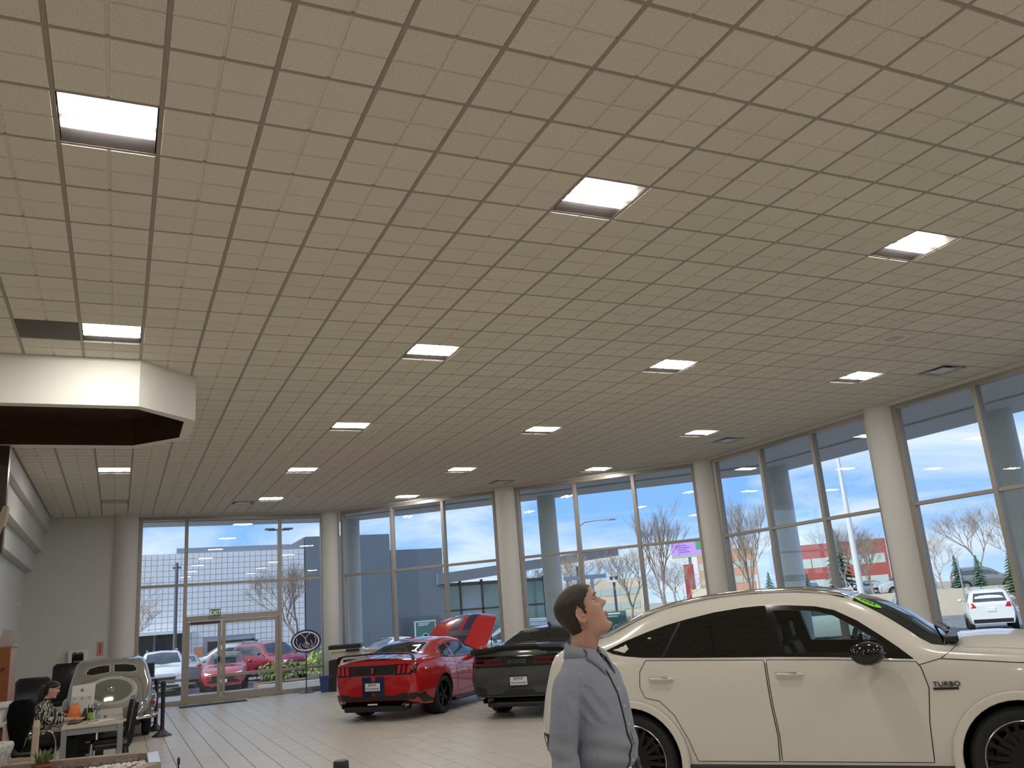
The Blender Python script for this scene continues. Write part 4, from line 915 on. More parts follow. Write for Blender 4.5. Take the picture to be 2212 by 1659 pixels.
def vintage():
    t = thing('vintage_saloon', 'vintage grey fastback saloon with round spare-wheel cover, seen from behind beside the desk', 'car', (-.07, 18.75, 0), R(91))
    g = mat('paint_olive_grey', (.20, .195, .165), .12, coat=1.0); lg = mat('paint_pale_grey', (.42, .41, .36), .12, coat=1.0)
    K = {'zb': [(-1.12,.42),(-.5,.36),(3.5,.36)], 'wb': [(-1.12,.40),(-.8,.54),(0,.62),(1.8,.62),(2.6,.45),(3.5,.25)], 'zm': [(-1.12,.46),(-.7,.58),(-.3,.66),(3.5,.6)], 'wm': [(-1.12,.46),(-.9,.60),(-.5,.69),(.3,.74),(1.5,.73),(2.1,.58),(3.3,.33),(3.5,.2)],
         'zs': [(-1.12,.50),(-.95,.62),(-.6,.80),(-.2,.96),(1.8,.98),(2.2,.90),(3.5,.66)], 'ws': [(-1.12,.44),(-.9,.58),(-.5,.67),(.3,.72),(1.5,.71),(2.1,.54),(3.3,.30),(3.5,.15)],
         'zr': [(-1.12,.53),(-.95,.68),(-.62,.88),(-.30,1.05),(-.05,1.185),(.2,1.295),(.6,1.375),(1.1,1.385),(1.6,1.32),(1.95,1.12),(2.15,.98),(3.3,.88),(3.5,.68)], 'wr': [(-1.12,.36),(-.8,.50),(-.3,.57),(.3,.605),(1.3,.60),(1.8,.54),(2.15,.38),(3.3,.18),(3.5,.1)],
         'zt': [(-1.12,.56),(-1.08,.64),(-.92,.755),(-.62,.94),(-.32,1.11),(-.06,1.265),(.18,1.375),(.6,1.46),(1.1,1.475),(1.6,1.42),(1.9,1.28),(2.12,1.06),(2.6,1.03),(3.3,.94),(3.5,.72)]}
    lf = Loft(K, -1.12, 3.5, 18); mb = lf.mb(.08); sk = Skin(mb); mb.build('body', g, t, smooth=40)
    def fender(x, s, rx, ry, rz, zc, yc, nm):
        rows = []
        for i in range(15):
            a = math.pi*(i/14)*1.0; rows.append([(x - rx*math.cos(a), s*(yc + ry*math.sin(b)*(.35+.65*math.sin(a)) - (.16 if b < 0 else 0)*0), zc + rz*math.sin(a)*(.72+.28*math.cos(b))) for b in [-.9 + 2.47*k/9 for k in range(10)]])
        m = MB(); m.grid(rows)
        m.add([(x - rx*math.cos(math.pi*i/14), s*(yc-.02), zc + rz*math.sin(math.pi*i/14)*.9) for i in range(15)], [tuple(range(15))])
        return m.build(nm, g, t, smooth=50)
    wl = wheel_mesh(.33, .15, .22, 12, lg, style='single')
    for x in (0, 2.75):
        for s in (-1, 1):
            add_wheel(wl, t, x, s*.64, .33); f = fender(x, s, .60, .16, .50, .33, .655, 'wing')
            if x == 0: MB().lathe([(.03, 0), (.03, .02), (.001, .03)], (x-.52, s*.735, .60), 14, axis='x').build('tail_lamp', redlens, f)
    for s in (-1, 1):
        MB().box(-.2, 2.4, s*.80 if s < 0 else .62, -.62 if s < 0 else .80, .30, .35).build('running_board', g, t, bevel=.015)
        panel(sk, [(.15,1.04),(.28,1.22),(.7,1.35),(1.2,1.34),(1.55,1.22),(1.66,1.03)], '-y' if s < 0 else '+y', privacy, 'side_window', t, .004, .1)
        # back windows, two panes split by a bar
        wn = [(s*.035,1.195),(s*.34,1.165),(s*.43,1.18),(s*.445,1.22),(s*.39,1.285),(s*.24,1.32),(s*.035,1.325)]
        panel(sk, wn, '-x', privacy, 'rear_window', t, .004, .06)
        seam(sk, wn + [wn[0]], '-x', lg, 'window_trim', t, .011, .04)
        MB().lathe([(.028, 0), (.03, .02), (.012, .035)], (-.86, s*.52, .66), 12, axis='x').build('handle' if s < 0 else 'filler_cap', chrome, t, smooth=40)
    # spare wheel cover lying on the sloping tail
    c, n, d = sk.hit((0, .835), '-x'); n = Vector((-.53, 0, .85)); q = n.to_track_quat('Z', 'Y')
    sp = MB().lathe([(.44, -.10), (.445, .02), (.43, .055), (.395, .07), (.36, .055), (.345, .05)], n=44, caps=False).build('spare_wheel_cover', lg, t, smooth=40, loc=c + n*.03, rot=q.to_euler())
    MB().lathe([(.345, .05), (.2, .075), (.001, .085)], n=40, caps=False).build('cover_disc', mat('cover_dark_grey', (.13,.13,.11), .08, coat=1), sp, smooth=40)
    MB().lathe([(.085, .08), (.08, .105), (.03, .125), (.001, .127)], n=24, caps=False).build('hub_cap', chrome, sp, smooth=40)
    seam(sk, [(-.42,.50),(-.53,.66),(-.54,.92),(-.46,1.08),(0,1.12),(.46,1.08),(.54,.92),(.53,.66),(.42,.50)], '-x', gapline, 'boot_gap', t, .005)
    bp = MB(); bp.tube([(-.86,-.80,.44),(-1.10,-.64,.41),(-1.18,-.3,.40),(-1.19,0,.40),(-1.18,.3,.40),(-1.10,.64,.41),(-.86,.80,.44)], .033, 10); bp.build('rear_bumper', chrome, t, smooth=60)
    for s in (-1, 1): MB().tube([(-.7, s*.35, .38), (-1.18, s*.35, .40)], .018, 6).build('bumper_bracket', black, t)
    MB().box(-.7, 3.2, -.5, .5, .24, .40).build('chassis', black, t)
    return t
vintage()

# ---- cars outside -------------------------------------------------------
def proto(kind):
    """returns a list of (name, mesh) parts built once and shared by every car of that shape"""
    if kind == 'suv':
        K = {'zb': [(0,.34)], 'wb': [(-.95,.75),(0,.86),(2.8,.86),(3.75,.70)], 'zm': [(0,.70)], 'wm': [(-.95,.80),(-.7,.90),(0,.93),(2.8,.93),(3.5,.86),(3.78,.70)], 'zs': [(-.95,1.0),(0,1.10),(2.2,1.08),(3.4,.98),(3.78,.82)], 'ws': [(-.95,.78),(-.6,.88),(2.5,.89),(3.4,.82),(3.78,.66)],
             'zr': [(-.95,1.05),(-.88,1.3),(-.72,1.56),(-.3,1.62),(1.2,1.64),(1.7,1.56),(2.1,1.32),(2.4,1.14),(3.4,1.05),(3.78,.86)], 'wr': [(-.95,.70),(-.7,.64),(1.5,.66),(2.1,.72),(2.5,.76),(3.4,.72),(3.78,.56)], 'zt': [(-.95,1.1),(-.88,1.38),(-.70,1.66),(-.2,1.70),(1.1,1.71),(1.6,1.66),(2.1,1.42),(2.45,1.19),(3.3,1.12),(3.65,1.02),(3.78,.88)]}
        dlo = [(-.55,1.22),(-.55,1.40),(-.35,1.52),(1.2,1.55),(1.65,1.46),(2.05,1.25),(2.15,1.15),(1.0,1.15)]; wb_ = 2.78; xr, xf = -.95, 3.78; wy = .80; rw = .36
        rear = [(-.62,1.20),(.62,1.20),(.54,1.54),(-.54,1.54)]; ws_ = [(1.72,-.56),(1.66,0),(1.72,.56),(2.28,.68),(2.42,0),(2.28,-.68)]; tl = [(.52,.98),(.80,.96),(.80,1.16),(.62,1.16)]; hl = [(.44,.80),(.72,.82),(.70,.92),(.42,.90)]
    else:
        K = {'zb': [(0,.26)], 'wb': [(-1.05,.70),(0,.84),(2.8,.84),(3.75,.66)], 'zm': [(0,.55)], 'wm': [(-1.05,.76),(-.7,.88),(0,.91),(2.8,.91),(3.5,.84),(3.78,.64)], 'zs': [(-1.05,.86),(0,.93),(2.2,.90),(3.4,.78),(3.78,.64)], 'ws': [(-1.05,.74),(-.6,.84),(2.5,.86),(3.4,.78),(3.78,.60)],
             'zr': [(-1.05,.90),(-.95,1.0),(-.5,1.04),(-.1,1.16),(.4,1.34),(1.2,1.37),(1.6,1.28),(2.1,1.03),(2.35,.95),(3.4,.83),(3.78,.66)], 'wr': [(-1.05,.66),(-.6,.72),(.3,.60),(1.4,.60),(2.2,.73),(3.4,.66),(3.78,.5)], 'zt': [(-1.05,.95),(-.95,1.07),(-.5,1.10),(-.15,1.22),(.4,1.42),(.9,1.45),(1.3,1.43),(1.7,1.30),(2.3,.99),(3.2,.91),(3.6,.80),(3.78,.68)]}
        dlo = [(-.25,1.02),(.0,1.15),(.4,1.28),(1.2,1.31),(1.6,1.20),(2.0,1.0),(2.1,.94),(.8,.95)]; wb_ = 2.75; xr, xf = -1.05, 3.78; wy = .78; rw = .33
        rear = None; ws_ = [(1.42,-.52),(1.36,0),(1.42,.52),(2.12,.66),(2.26,0),(2.12,-.66)]; tl = [(.46,.84),(.74,.82),(.74,.94),(.50,.95)]; hl = [(.42,.60),(.70,.66),(.72,.75),(.44,.69)]
    mb = Loft(K, xr, xf, 12).mb(.22); sk = Skin(mb); parts = []
    def cap(o, nm=None): parts.append((nm or o.name.split('.')[0], o.data)); bpy.data.objects.remove(o)
    b = mb.build('body', [P_white], None); boolean(b, [(arches([(0, rw), (wb_, rw)], rw + .05, wy + .12, .3), arch_m)]); shade(b.data, 35); cap(b)
    wgl = mat('outside_car_glass', (.035,.05,.065), .05, spec=.7)
    for ax in ('-y', '+y'): cap(panel(sk, dlo, ax, wgl, 'side_window', None, .006, .2))
    if rear: cap(panel(sk, rear, '-x', wgl, 'rear_window', None, .008, .2))
    else: cap(panel(sk, [(-.32,-.58),(-.36,0),(-.32,.58),(.28,.5),(.34,0),(.28,-.5)], '+z', wgl, 'rear_window', None, .006, .2))
    cap(panel(sk, ws_, '+z', wgl, 'windscreen', None, .008, .16))
    for s in (-1, 1):
        cap(panel(sk, [(s*a, c) for a, c in tl], '-x', redlens, 'tail_lamp', None, .01, .12)); cap(panel(sk, [(s*a, c) for a, c in hl], '+x', lamp_w, 'headlamp', None, .01, .12))
        m = MB(); m.ball((2.05, s*1.0, dlo[-1][1]+.08), (.06, .10, .07), 8, 6); cap(m.build('mirror', [P_white], None, smooth=50))
    gz = .62 if kind == 'suv' else .50
    cap(panel(sk, [(-.40,gz-.10),(.40,gz-.10),(.46,gz+.14),(-.46,gz+.14)], '+x', black, 'grille', None, .012, .15)); cap(panel(sk, [(-.46,gz+.12),(.46,gz+.12),(.46,gz+.145),(-.46,gz+.145)], '+x', chrome, 'grille_trim', None, .02, .2))
    cap(panel(sk, [(-.72,.37),(.72,.37),(.72,.52),(-.72,.52)] if kind == 'suv' else [(-.66,.30),(.66,.30),(.66,.40),(-.66,.40)], '-x', black, 'rear_bumper', None, .012, .2)); cap(panel(sk, [(-.6,.36),(.6,.36),(.55,.45),(-.55,.45)], '+x', black, 'front_bumper', None, .012, .2))
    zp = .88 if kind == 'suv' else .72
    cap(MB().box(xr-.03, xr+.02, -.15, .15, zp-.07, zp+.07).build('number_plate', plate_m, None)); cap(MB().box(xf-.03, xf+.035, -.15, .15, gz-.14, gz-.02).build('number_plate', plate_m, None))
    if kind == 'suv':
        for s in (-1, 1): m = MB(); m.tube([(-.5, s*.58, 1.70), (-.3, s*.58, 1.74), (1.3, s*.58, 1.745), (1.5, s*.58, 1.69)], .02, 6); cap(m.build('roof_rail', mat('rail_silver', (.5,.5,.52), .3, .8), None, smooth=60))
    w = wheel_mesh(rw, .24, rw*.68, 5, mat('rim_silver', (.55,.56,.58), .25, .8), style='twin')
    return parts, w, wb_, rw
PROTO = {}
def outside_car(kind, name, label, paint, x, y, az, sticker=False, group=None):
    """az = heading in degrees from +X"""
    if kind not in PROTO: PROTO[kind] = proto(kind)
    parts, w, wb_, rw = PROTO[kind]
    t = thing(name, label, 'car', (x, y, gz(x + 1.3*math.cos(R(az)), y + 1.3*math.sin(R(az)))), R(az), group)
    for nm, me in parts:
        o = bpy.data.objects.new(nm, me); C.objects.link(o); o.parent = t
        if nm in ('body', 'mirror'): o.material_slots[0].link = 'OBJECT'; o.material_slots[0].material = paint
    for wx in (0, wb_):
        for s in (-1, 1): add_wheel(w[:2], t, wx, s*.80, rw)
    if sticker: MB().box(1.78, 1.98, -.45, .45, 1.33, 1.345).build('sale_sticker', mat('sticker_lime', (.22,.75,.02), .5), t, rot=(0, R(0), 0))
    return t
GZ = -.06
# ------------------------------------------------------------------ outside: buildings, lots, signs, trees, cars
def raised():
    a = Vector((.76, .65)); n = Vector((-.65, .76)); c = a*62
    p = [c - n*90, c + n*130, c + n*130 + a*160, c - n*90 + a*160]
    mb = MB().prism([(q.x, q.y) for q in p], GB, .50); o = mb.build('terrace_ground', mat('far_lot_tan', (.38, .34, .27), .9, noise=.2, nscale=.4)); o['kind'] = 'structure'
    p = [c - n*90 - a*.4, c + n*18 - a*.4, c + n*18, c - n*90]
    w = MB().prism([(q.x, q.y) for q in p], GB, .95).build('wall_barrier', mat('barrier_concrete', (.50, .45, .37), .85, noise=.1, nscale=1)); w['kind'] = 'structure'
    g = [c + n*18 - a*14, c + n*130 - a*14, c + n*130, c + n*18]
    v = MB().prism([(q.x, q.y) for q in g], GB, .12).build('lawn', mat('dry_grass', (.42, .36, .17), .95, noise=.3, nscale=2.0)); v['kind'] = 'structure'
raised()
def white_building():
    t = thing('dealership_building', 'white panelled building across the lot with dark garage openings, facing the entrance', 'building', (0, 54, -.36)); t.scale = (1.2, 1.2, 1.2)
    wp = mat('white_cladding', (.78, .79, .82), .45); back = mat('cladding_joint', (.38, .40, .45), .7)
    MB().box(-16, 8.68, .03, 9, GZ - .3, 5.62).build('wall', back, t)
    MB().xprism([(7.55, 5.62), (8.68, 5.62), (8.68, 6.22)], .1, 9).build('gable', mat('slate_light', (.30, .31, .33), .6), t)
    pn = MB(); s = .27
    openings = [(-.6, 2.85, GZ, 1.85), (4.0, 6.2, .75, 1.35)]
    for i in range(-56, 32):
        for j in range(21):
            x0, z0 = i*s + .015, j*s - .04
            if x0 + s > 8.68 or x0 < -15: continue
            if any(x0 + s > a and x0 < b and z0 + s > c and z0 < d for a, b, c, d in openings): continue
            pn.add([(x0,0,z0),(x0+s-.018,0,z0),(x0+s-.018,0,z0+s-.018),(x0,0,z0+s-.018)], [(0,1,2,3)])
    tag(pn.build('cladding_panels', wp, t, fix=False), kind='stuff')
    MB().box(2.5, 8.0, .25, .4, 5.62, 5.90).build('parapet', mat('parapet_grey', (.30,.32,.38), .6), t)
    dk = mat('garage_dark', (.02, .022, .025), .3)
    for k, (a, b) in enumerate(((-.6, .45), (.55, 1.55), (1.65, 2.85))): MB().box(a, b, -.02, .1, GZ, 1.85).build('garage_opening', dk, t)
    MB().box(4.0, 6.2, -.02, .1, .75, 1.35).build('window', dk, t)
    MB().box(3.4, 3.78, -.08, -.02, .6, 1.15).build('orange_panel', mat('orange_sign', (.80, .32, .16), .5), t)
    MB().box(-.9, 3.2, -1.1, .0, 1.85, 2.0).build('garage_canopy', wp, t)
white_building()
def dark_building():
    t = thing('dark_showroom', 'dark slate showroom with a long sloping flat canopy, next to the white building', 'building', (0, 54, -.36)); t.scale = (1.2, 1.2, 1.2)
    sl = mat('slate_metal', (.15, .175, .215), .5, noise=.05, nscale=.5); sl2 = mat('slate_light', (.30, .31, .33), .6)
    MB().box(8.72, 13.25, 0, 9, GZ - .3, 6.23).build('tower', sl, t)
    MB().box(13.25, 16.3, .2, 9, GZ, 5.37).build('wing', sl, t)
    can = MB(); can.add([(15.9,0,3.37),(27.6,0,4.45),(27.6,0,4.93),(15.9,0,3.95),(15.9,8,3.37),(25.5,8,4.35),(25.5,8,4.83),(15.9,8,3.95)], [(0,1,2,3),(4,7,6,5),(0,4,5,1),(3,2,6,7),(1,5,6,2),(0,3,7,4)]); can.build('canopy', mat('canopy_slate', (.17,.19,.22), .5), t)
    gl = mat('teal_glass', (.18, .32, .34), .06, spec=.8, metal=.0)
    for k in range(5):
        x0 = 16.6 + k*1.35; MB().box(x0, x0 + 1.25, 1.9, 2.0, .3, 3.3).build('window_pane', gl if k != 1 else mat('panel_paleblue', (.42,.50,.62), .6), t)
    fr = mat('dark_frame', (.05,.055,.06), .4)
    for k in range(6): MB().box(16.5 + k*1.35, 16.62 + k*1.35, 1.85, 2.0, GZ, 3.6).build('mullion', fr, t)
    MB().box(16.5, 23.4, 1.85, 2.02, 1.9, 2.0).build('transom', fr, t); MB().box(16.3, 23.4, 2.0, 8, GZ, 3.5).build('showroom_wall', sl, t)
    for x in (21.3, 25.2): MB().box(x, x + .35, .8, 1.15, GZ, 4.0).build('canopy_post', sl2, t)
    wall_w = mat('window_night', (.06,.08,.10), .1, spec=.7)
    for x0, x1 in ((13.5, 14.4), (14.6, 15.9)): MB().box(x0, x1, .12, .2, .2, 1.75).build('window', wall_w, t)
dark_building()
# green boards added outside, standing in for reflections in the glass
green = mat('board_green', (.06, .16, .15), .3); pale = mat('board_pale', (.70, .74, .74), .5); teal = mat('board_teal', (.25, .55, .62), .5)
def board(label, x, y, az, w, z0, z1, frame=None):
    g0 = gz(x, y); t = thing('reflection_board', label, 'sign', (x, y, g0), az, 'green boards standing in for glass reflections'); h_ = z1 - g0; b0 = z0 - g0
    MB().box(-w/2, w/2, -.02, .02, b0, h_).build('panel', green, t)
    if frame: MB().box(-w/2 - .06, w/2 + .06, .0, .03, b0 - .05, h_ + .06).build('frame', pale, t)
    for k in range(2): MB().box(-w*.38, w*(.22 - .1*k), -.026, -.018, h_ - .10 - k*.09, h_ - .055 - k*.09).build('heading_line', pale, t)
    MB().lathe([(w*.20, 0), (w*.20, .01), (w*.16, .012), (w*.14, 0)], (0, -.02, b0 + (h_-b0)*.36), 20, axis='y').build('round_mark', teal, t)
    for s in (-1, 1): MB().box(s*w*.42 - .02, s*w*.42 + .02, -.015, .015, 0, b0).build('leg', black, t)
board('green board standing in for a glass reflection, behind the red car outside the entrance', 5.97, 45.0, 0, .78, .41, 1.27)
board('white-framed green board standing in for a glass reflection, by the dark showroom wall', 15.4, 46.0, 0, 1.1, .20, 1.47, True)
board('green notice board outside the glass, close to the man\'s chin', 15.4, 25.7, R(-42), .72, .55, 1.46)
# lamp posts
def post(label, x, y, pts, r, arms=(), m=None, heads=()):
    t = thing('street_lamp', label, 'lamp post', (x, y, gz(x, y))); mm = m or mat('lamp_grey', (.34,.36,.38), .5, .4)
    MB().tube(pts, r, 10).build('pole', mm, t, smooth=60)
    for a in arms: MB().tube(a, .05, 6).build('arm', mm, t, smooth=60)
    for (hx, hy, hz) in heads: MB().box(hx - .28, hx + .28, hy - .12, hy + .12, hz - .05, hz + .05).build('lamp_head', mm, t, bevel=.02)
post('tall pale tapering light pole rising above the parked cars by the street', 36.05, 34.65, [(0,0,0),(0,0,5.5),(0,0,9.4)], [.20,.15,.09], m=mat('pole_pale', (.62,.64,.65), .5))
post('curved single-arm street lamp seen beside an outside column', 29.0, 52.5, [(0,0,0),(0,0,7.2)], [.14,.09], [[(0,0,7.2),(.15,-.05,7.65),(.55,-.3,7.95),(1.2,-.7,8.0),(2.1,-1.2,8.0)]], None, [(2.2,-1.2,7.98)])
post('double-headed dark parking lamp above the entrance doors', 8.15, 49.7, [(0,0,0),(0,0,7.85)], [.12,.10], [[(-.6,0,7.75),(.6,0,7.75)]], mat('lamp_dark', (.10,.11,.14), .5), [(-.5,0,7.8),(.5,0,7.8)])
post('short dark post with a crossbar, left of the entrance doors outside', 2.64, 47.3, [(0,0,0),(0,0,5.95)], [.10,.08], [[(-.2,0,5.7),(.2,0,5.7)]], mat('lamp_dark', (.10,.11,.14), .5))
post('short pale post among bare trees beside the corner window', 45.1, 53.5, [(0,0,0),(0,0,3.6)], [.10,.08], m=mat('pole_pale', (.62,.64,.65), .5))
post('thin distant lamp pole against the hazy bare trees', 47.1, 37.2, [(0,0,0),(0,0,3.5)], [.05,.04])
# far buildings, billboard
def far_block(name, label, x, y, az, w, dep, z1, bands, col, wincol):
    t = thing(name, label, 'building', (x, y, GZ), R(az)); MB().box(-w/2, w/2, 0, dep, 0, z1).build('wall', mat('far_' + name, col, .8, noise=.08, nscale=.5), t)
    wm = mat('far_window', wincol, .2, spec=.6); k = 0
    for z0, zz in bands:
        n = max(3, int(w/1.9)); s = w*.96/n
        for i in range(n): MB().box(-w*.48 + i*s + .06, -w*.48 + (i+1)*s - .06, -.04, .1, z0, zz).build('window', wm, t)
    return t
far_block('brick_offices', 'distant red-brick office building with two rows of ribbon windows', 77.6, 78.6, -43, 13, 12, 6.7, [(3.9, 5.0), (1.4, 2.5)], (.33, .075, .065), (.42, .50, .48))
far_block('tan_block', 'distant tan block half hidden by bare trees', 76.5, 96.5, -40, 8, 6, 7.6, [(5.0, 5.9), (3.0, 3.9)], (.50, .30, .21), (.35,.40,.45))
far_block('small_house', 'small distant pale house behind bare trees', 44.6, 60.4, -36, 1.3, 2, 2.3, [(1.0, 1.5)], (.68, .62, .50), (.3,.3,.3))
far_block('beige_offices', 'long low beige building beyond the lot, behind the man', 42, 78, -25, 14, 6, 4.0, [(2.4, 3.1), (1.0, 1.7)], (.60, .53, .42), (.5,.5,.5))
bb = thing('billboard', 'purple and green billboard on a dark red post in the distance', 'billboard', (53.0, 72.7, GZ), R(-34))
MB().box(-1.75, 1.55, -.1, .1, 5.75, 7.15).build('panel', mat('billboard_purple', (.52, .30, .80), .6), bb)
MB().box(.75, 1.62, -.14, -.08, 6.35, 7.2).build('green_field', mat('billboard_green', (.08, .34, .16), .6), bb); MB().box(1.35, 1.68, -.16, -.1, 6.5, 7.25).build('lime_field', mat('billboard_lime', (.35, .85, .15), .6), bb)
for k in range(4): MB().box(-1.3 + .1*k, -.2 + .3*(k % 2), -.13, -.09, 6.8 - .22*k, 6.88 - .22*k).build('copy_line', mat('billboard_ink', (.30,.14,.55), .6), bb)
MB().box(-1.8, 1.7, -.3, .3, 5.6, 5.75).build('catwalk', mat('billboard_edge', (.35,.55,.25), .6), bb)
MB().box(-.75, .25, -.3, .3, 0, 4.9).build('post', mat('post_darkred', (.30, .035, .035), .7), bb); MB().box(-.15, .15, -.2, .2, 4.9, 5.6).build('neck', mat('lamp_dark', (.10,.11,.14), .5), bb)
pg = thing('entry_frame', 'dark open steel frame outside, just left of the man\'s head', 'frame', (22.0, 39.2, GZ), R(-30))
pm = mat('frame_slate', (.14,.17,.22), .5)
MB().box(-1.2, 1.0, -.08, .08, 3.05, 3.25).build('beam', pm, pg); MB().box(.15, .32, -.08, .08, -.55, 3.05).build('post', pm, pg); MB().box(-1.1, -.98, -.06, .06, -.55, 3.05).build('post', pm, pg)
bx = thing('white_cabin', 'small white boxy cabin raised among the bare trees', 'cabin', (36.1, 60.0, 3.25), R(-32)); MB().box(-.5, .5, -.4, .4, 0, .65).build('body', mat('cabin_white', (.7,.72,.75), .6), bx); MB().box(-.3, -.05, -.42, -.38, .2, .45).build('window', dark_win := mat('window_night', (.06,.08,.10), .1, spec=.7), bx); MB().box(.1, .35, -.42, -.38, .2, .45).build('window', dark_win, bx); MB().box(-.1, .1, -.1, .1, -3.85, 0).build('post', pm, bx)

# ---- trees
def bare(seed, H, spread, upright, levels=5, tr=.12):
    r = random.Random(seed); mb = MB()
    def grow(p, d, ln, rad, lv):
        pts = [p]; q = p; dd = d
        for k in range(3):
            dd = (dd + Vector((r.uniform(-1,1), r.uniform(-1,1), r.uniform(-.3,.6)*upright))*.16).normalized(); q = q + dd*ln/3; pts.append(q)
        mb.tube(pts, [rad, rad*.86, rad*.74, rad*.6], 6 if lv == 0 else 3, caps=False)
        if lv >= levels: return
        n = r.choice((3, 3, 4)) if lv < levels - 1 else r.choice((3, 4, 5))
        for k in range(n):
            b = pts[r.choice((2, 3, 3))] if lv > 0 else pts[3] - (pts[3]-pts[2])*r.random()*1.2
            a = r.uniform(0, 6.283); side = Vector((math.cos(a), math.sin(a), 0)); nd = (dd*(1.0*upright) + side*spread*r.uniform(.5, 1.1) + Vector((0,0,.25*upright))).normalized()
            grow(b, nd, ln*r.uniform(.62, .85), rad*.56, lv+1)
    grow(Vector((0,0,0)), Vector((0,0,1)), H*.30, tr, 0)
    return mb
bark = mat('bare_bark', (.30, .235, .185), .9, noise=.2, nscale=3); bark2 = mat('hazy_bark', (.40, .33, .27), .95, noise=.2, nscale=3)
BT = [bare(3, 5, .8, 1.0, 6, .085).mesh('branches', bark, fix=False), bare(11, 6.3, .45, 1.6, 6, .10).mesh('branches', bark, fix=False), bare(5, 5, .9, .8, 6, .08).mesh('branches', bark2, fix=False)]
HT = [max(v.co.z for v in m.vertices) for m in BT]
def tree(label, kind, x, y, z, H, rz, wide=1.0, group='bare winter trees outside'):
    top = z + H; z = max(gz(x, y), z if z > .3 else -9); H = top - z; o = bpy.data.objects.new('bare_tree', BT[kind]); C.objects.link(o); s = H/HT[kind]; o.location = (x, y, z); o.scale = (s*wide, s*wide, s); o.rotation_euler = (0, 0, rz); return tag(o, label, 'tree', group)
tree('bare spreading tree outside beside the oval sign', 0, 8.4, 44.9, GZ, 5.2, 1.0, 1.15)
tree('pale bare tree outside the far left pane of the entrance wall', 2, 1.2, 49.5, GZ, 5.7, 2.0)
tree('tall narrow bare tree in front of the purple billboard', 1, 28.2, 41.3, GZ, 7.6, .4, 1.25)
tree('bare tree left of the tall narrow one, behind the man\'s head', 0, 32.0, 51.4, GZ, 5.6, 2.4)
tree('low bare tree right of the tall narrow one, near the billboard post', 2, 34.6, 49.4, GZ, 5.2, .2)
tree('bare tree beside the dark steel frame outside', 0, 25.5, 48, GZ, 5.2, 4.0)
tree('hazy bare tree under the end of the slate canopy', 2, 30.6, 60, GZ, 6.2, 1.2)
tree('tall bare tree in the left pane of the corner street window', 1, 35.0, 42.5, GZ, 8.2, 3.3, 1.3)
tree('bare tree beside the tall pale pole', 0, 49.9, 49.2, .4, 6.0, 5.0)
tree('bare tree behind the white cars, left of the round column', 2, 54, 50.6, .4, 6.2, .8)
tree('leaning bare tree right of the tall pale pole', 0, 58, 55, .4, 5.6, 2.9)
tree('bare tree in front of the tan block', 0, 47, 57, .4, 6.4, 1.9)
for k, (px, py, hh, kk) in enumerate(((58, 47.6, 5.6, 2), (60.2, 45.6, 6.6, 0), (61.8, 43.2, 7.0, 2), (63, 41.0, 6.4, 0), (64, 38.6, 6.8, 2), (65, 36.2, 6.6, 0), (66, 33.6, 6.4, 2), (70, 47, 7.8, 0), (73, 43, 8.0, 2))):
    tree('hazy bare tree in the row beyond the street, above the barrier', kk, px, py, .4, hh, k*1.3, 1.0, 'hazy row of bare trees beyond the street')
def conifer(label, x, y, z, H, w, m, seed, group='conifers outside'):
    r = random.Random(seed); z2 = z if z > .2 else gz(x, y); H += z - z2; z = z2; t = thing('conifer', label, 'tree', (x, y, z), 0, group); MB().tube([(0,0,0),(0,0,H*.9)], [H*.03, .01], 6).build('trunk', bark, t)
    mb = MB(); n = 15
    for k in range(n):
        zz = H*(.08 + .9*k/n); rr = w*(1 - k/n)**.85 + .03; q = 13
        for a in range(q):
            an = 6.283*(a + r.random())/q; l = rr*r.uniform(.75, 1.15); c, s = math.cos(an), math.sin(an); ww = l*.26
            mb.add([(0,0,zz+H*.05), (c*l*.6 - s*ww, s*l*.6 + c*ww, zz), (c*l, s*l, zz - H*.035), (c*l*.6 + s*ww, s*l*.6 - c*ww, zz)], [(0,1,2,3)])
    mb.build('foliage', m, t, fix=False)
ev = mat('evergreen', (.055, .11, .05), .9, noise=.35, nscale=4); ev2 = mat('evergreen_blue', (.07, .14, .10), .9, noise=.3, nscale=4)
conifer('small dark conifer in the left pane of the corner street window', 45.8, 53, GZ, 3.3, 1.1, ev, 1)
conifer('green conifer between the brick offices and the tall pole', 49.4, 49.8, .4, 3.0, 1.0, ev, 2)
conifer('tall dark evergreen left of the tall pale pole', 53.2, 53, .4, 6.0, 1.8, ev, 3)
conifer('dark conifer beyond the barrier, left of two', 51.6, 41.0, .3, 2.9, .75, ev2, 4)
conifer('dark conifer beyond the barrier, right of two', 52.3, 39.9, .3, 2.8, .75, ev2, 5)
conifer('conifer partly behind the last mullion of the street window', 49.4, 35.4, .3, 2.9, .85, ev, 6)
conifer('shaded conifer beside the round outside column', 48.2, 51.5, GZ, 3.0, 1.0, ev2, 7)
def shrub(name, label, x, y, sx, sy, h, m, seed):
    r = random.Random(seed); t = thing(name, label, 'shrub', (x, y, -.30)); mb = MB()
    for k in range(420):
        a, u = r.uniform(0, 6.283), r.random()**.5; p = Vector((math.cos(a)*sx*u, math.sin(a)*sy*u, h*(.15 + .85*r.random()*(1 - .35*u)))); s = r.uniform(.05, .11); d = Vector((r.uniform(-1,1), r.uniform(-1,1), r.uniform(.1,1))).normalized(); e1 = d.orthogonal().normalized()*s; e2 = d.cross(e1)
        mb.add([p - e1, p - e2*.5, p + e1, p + e2*.5], [(0,1,2,3)])
    mb.build('foliage', m, t, fix=False); MB().tube([(0,0,0),(0,0,h*.6)], .04, 5).build('stem', bark, t)
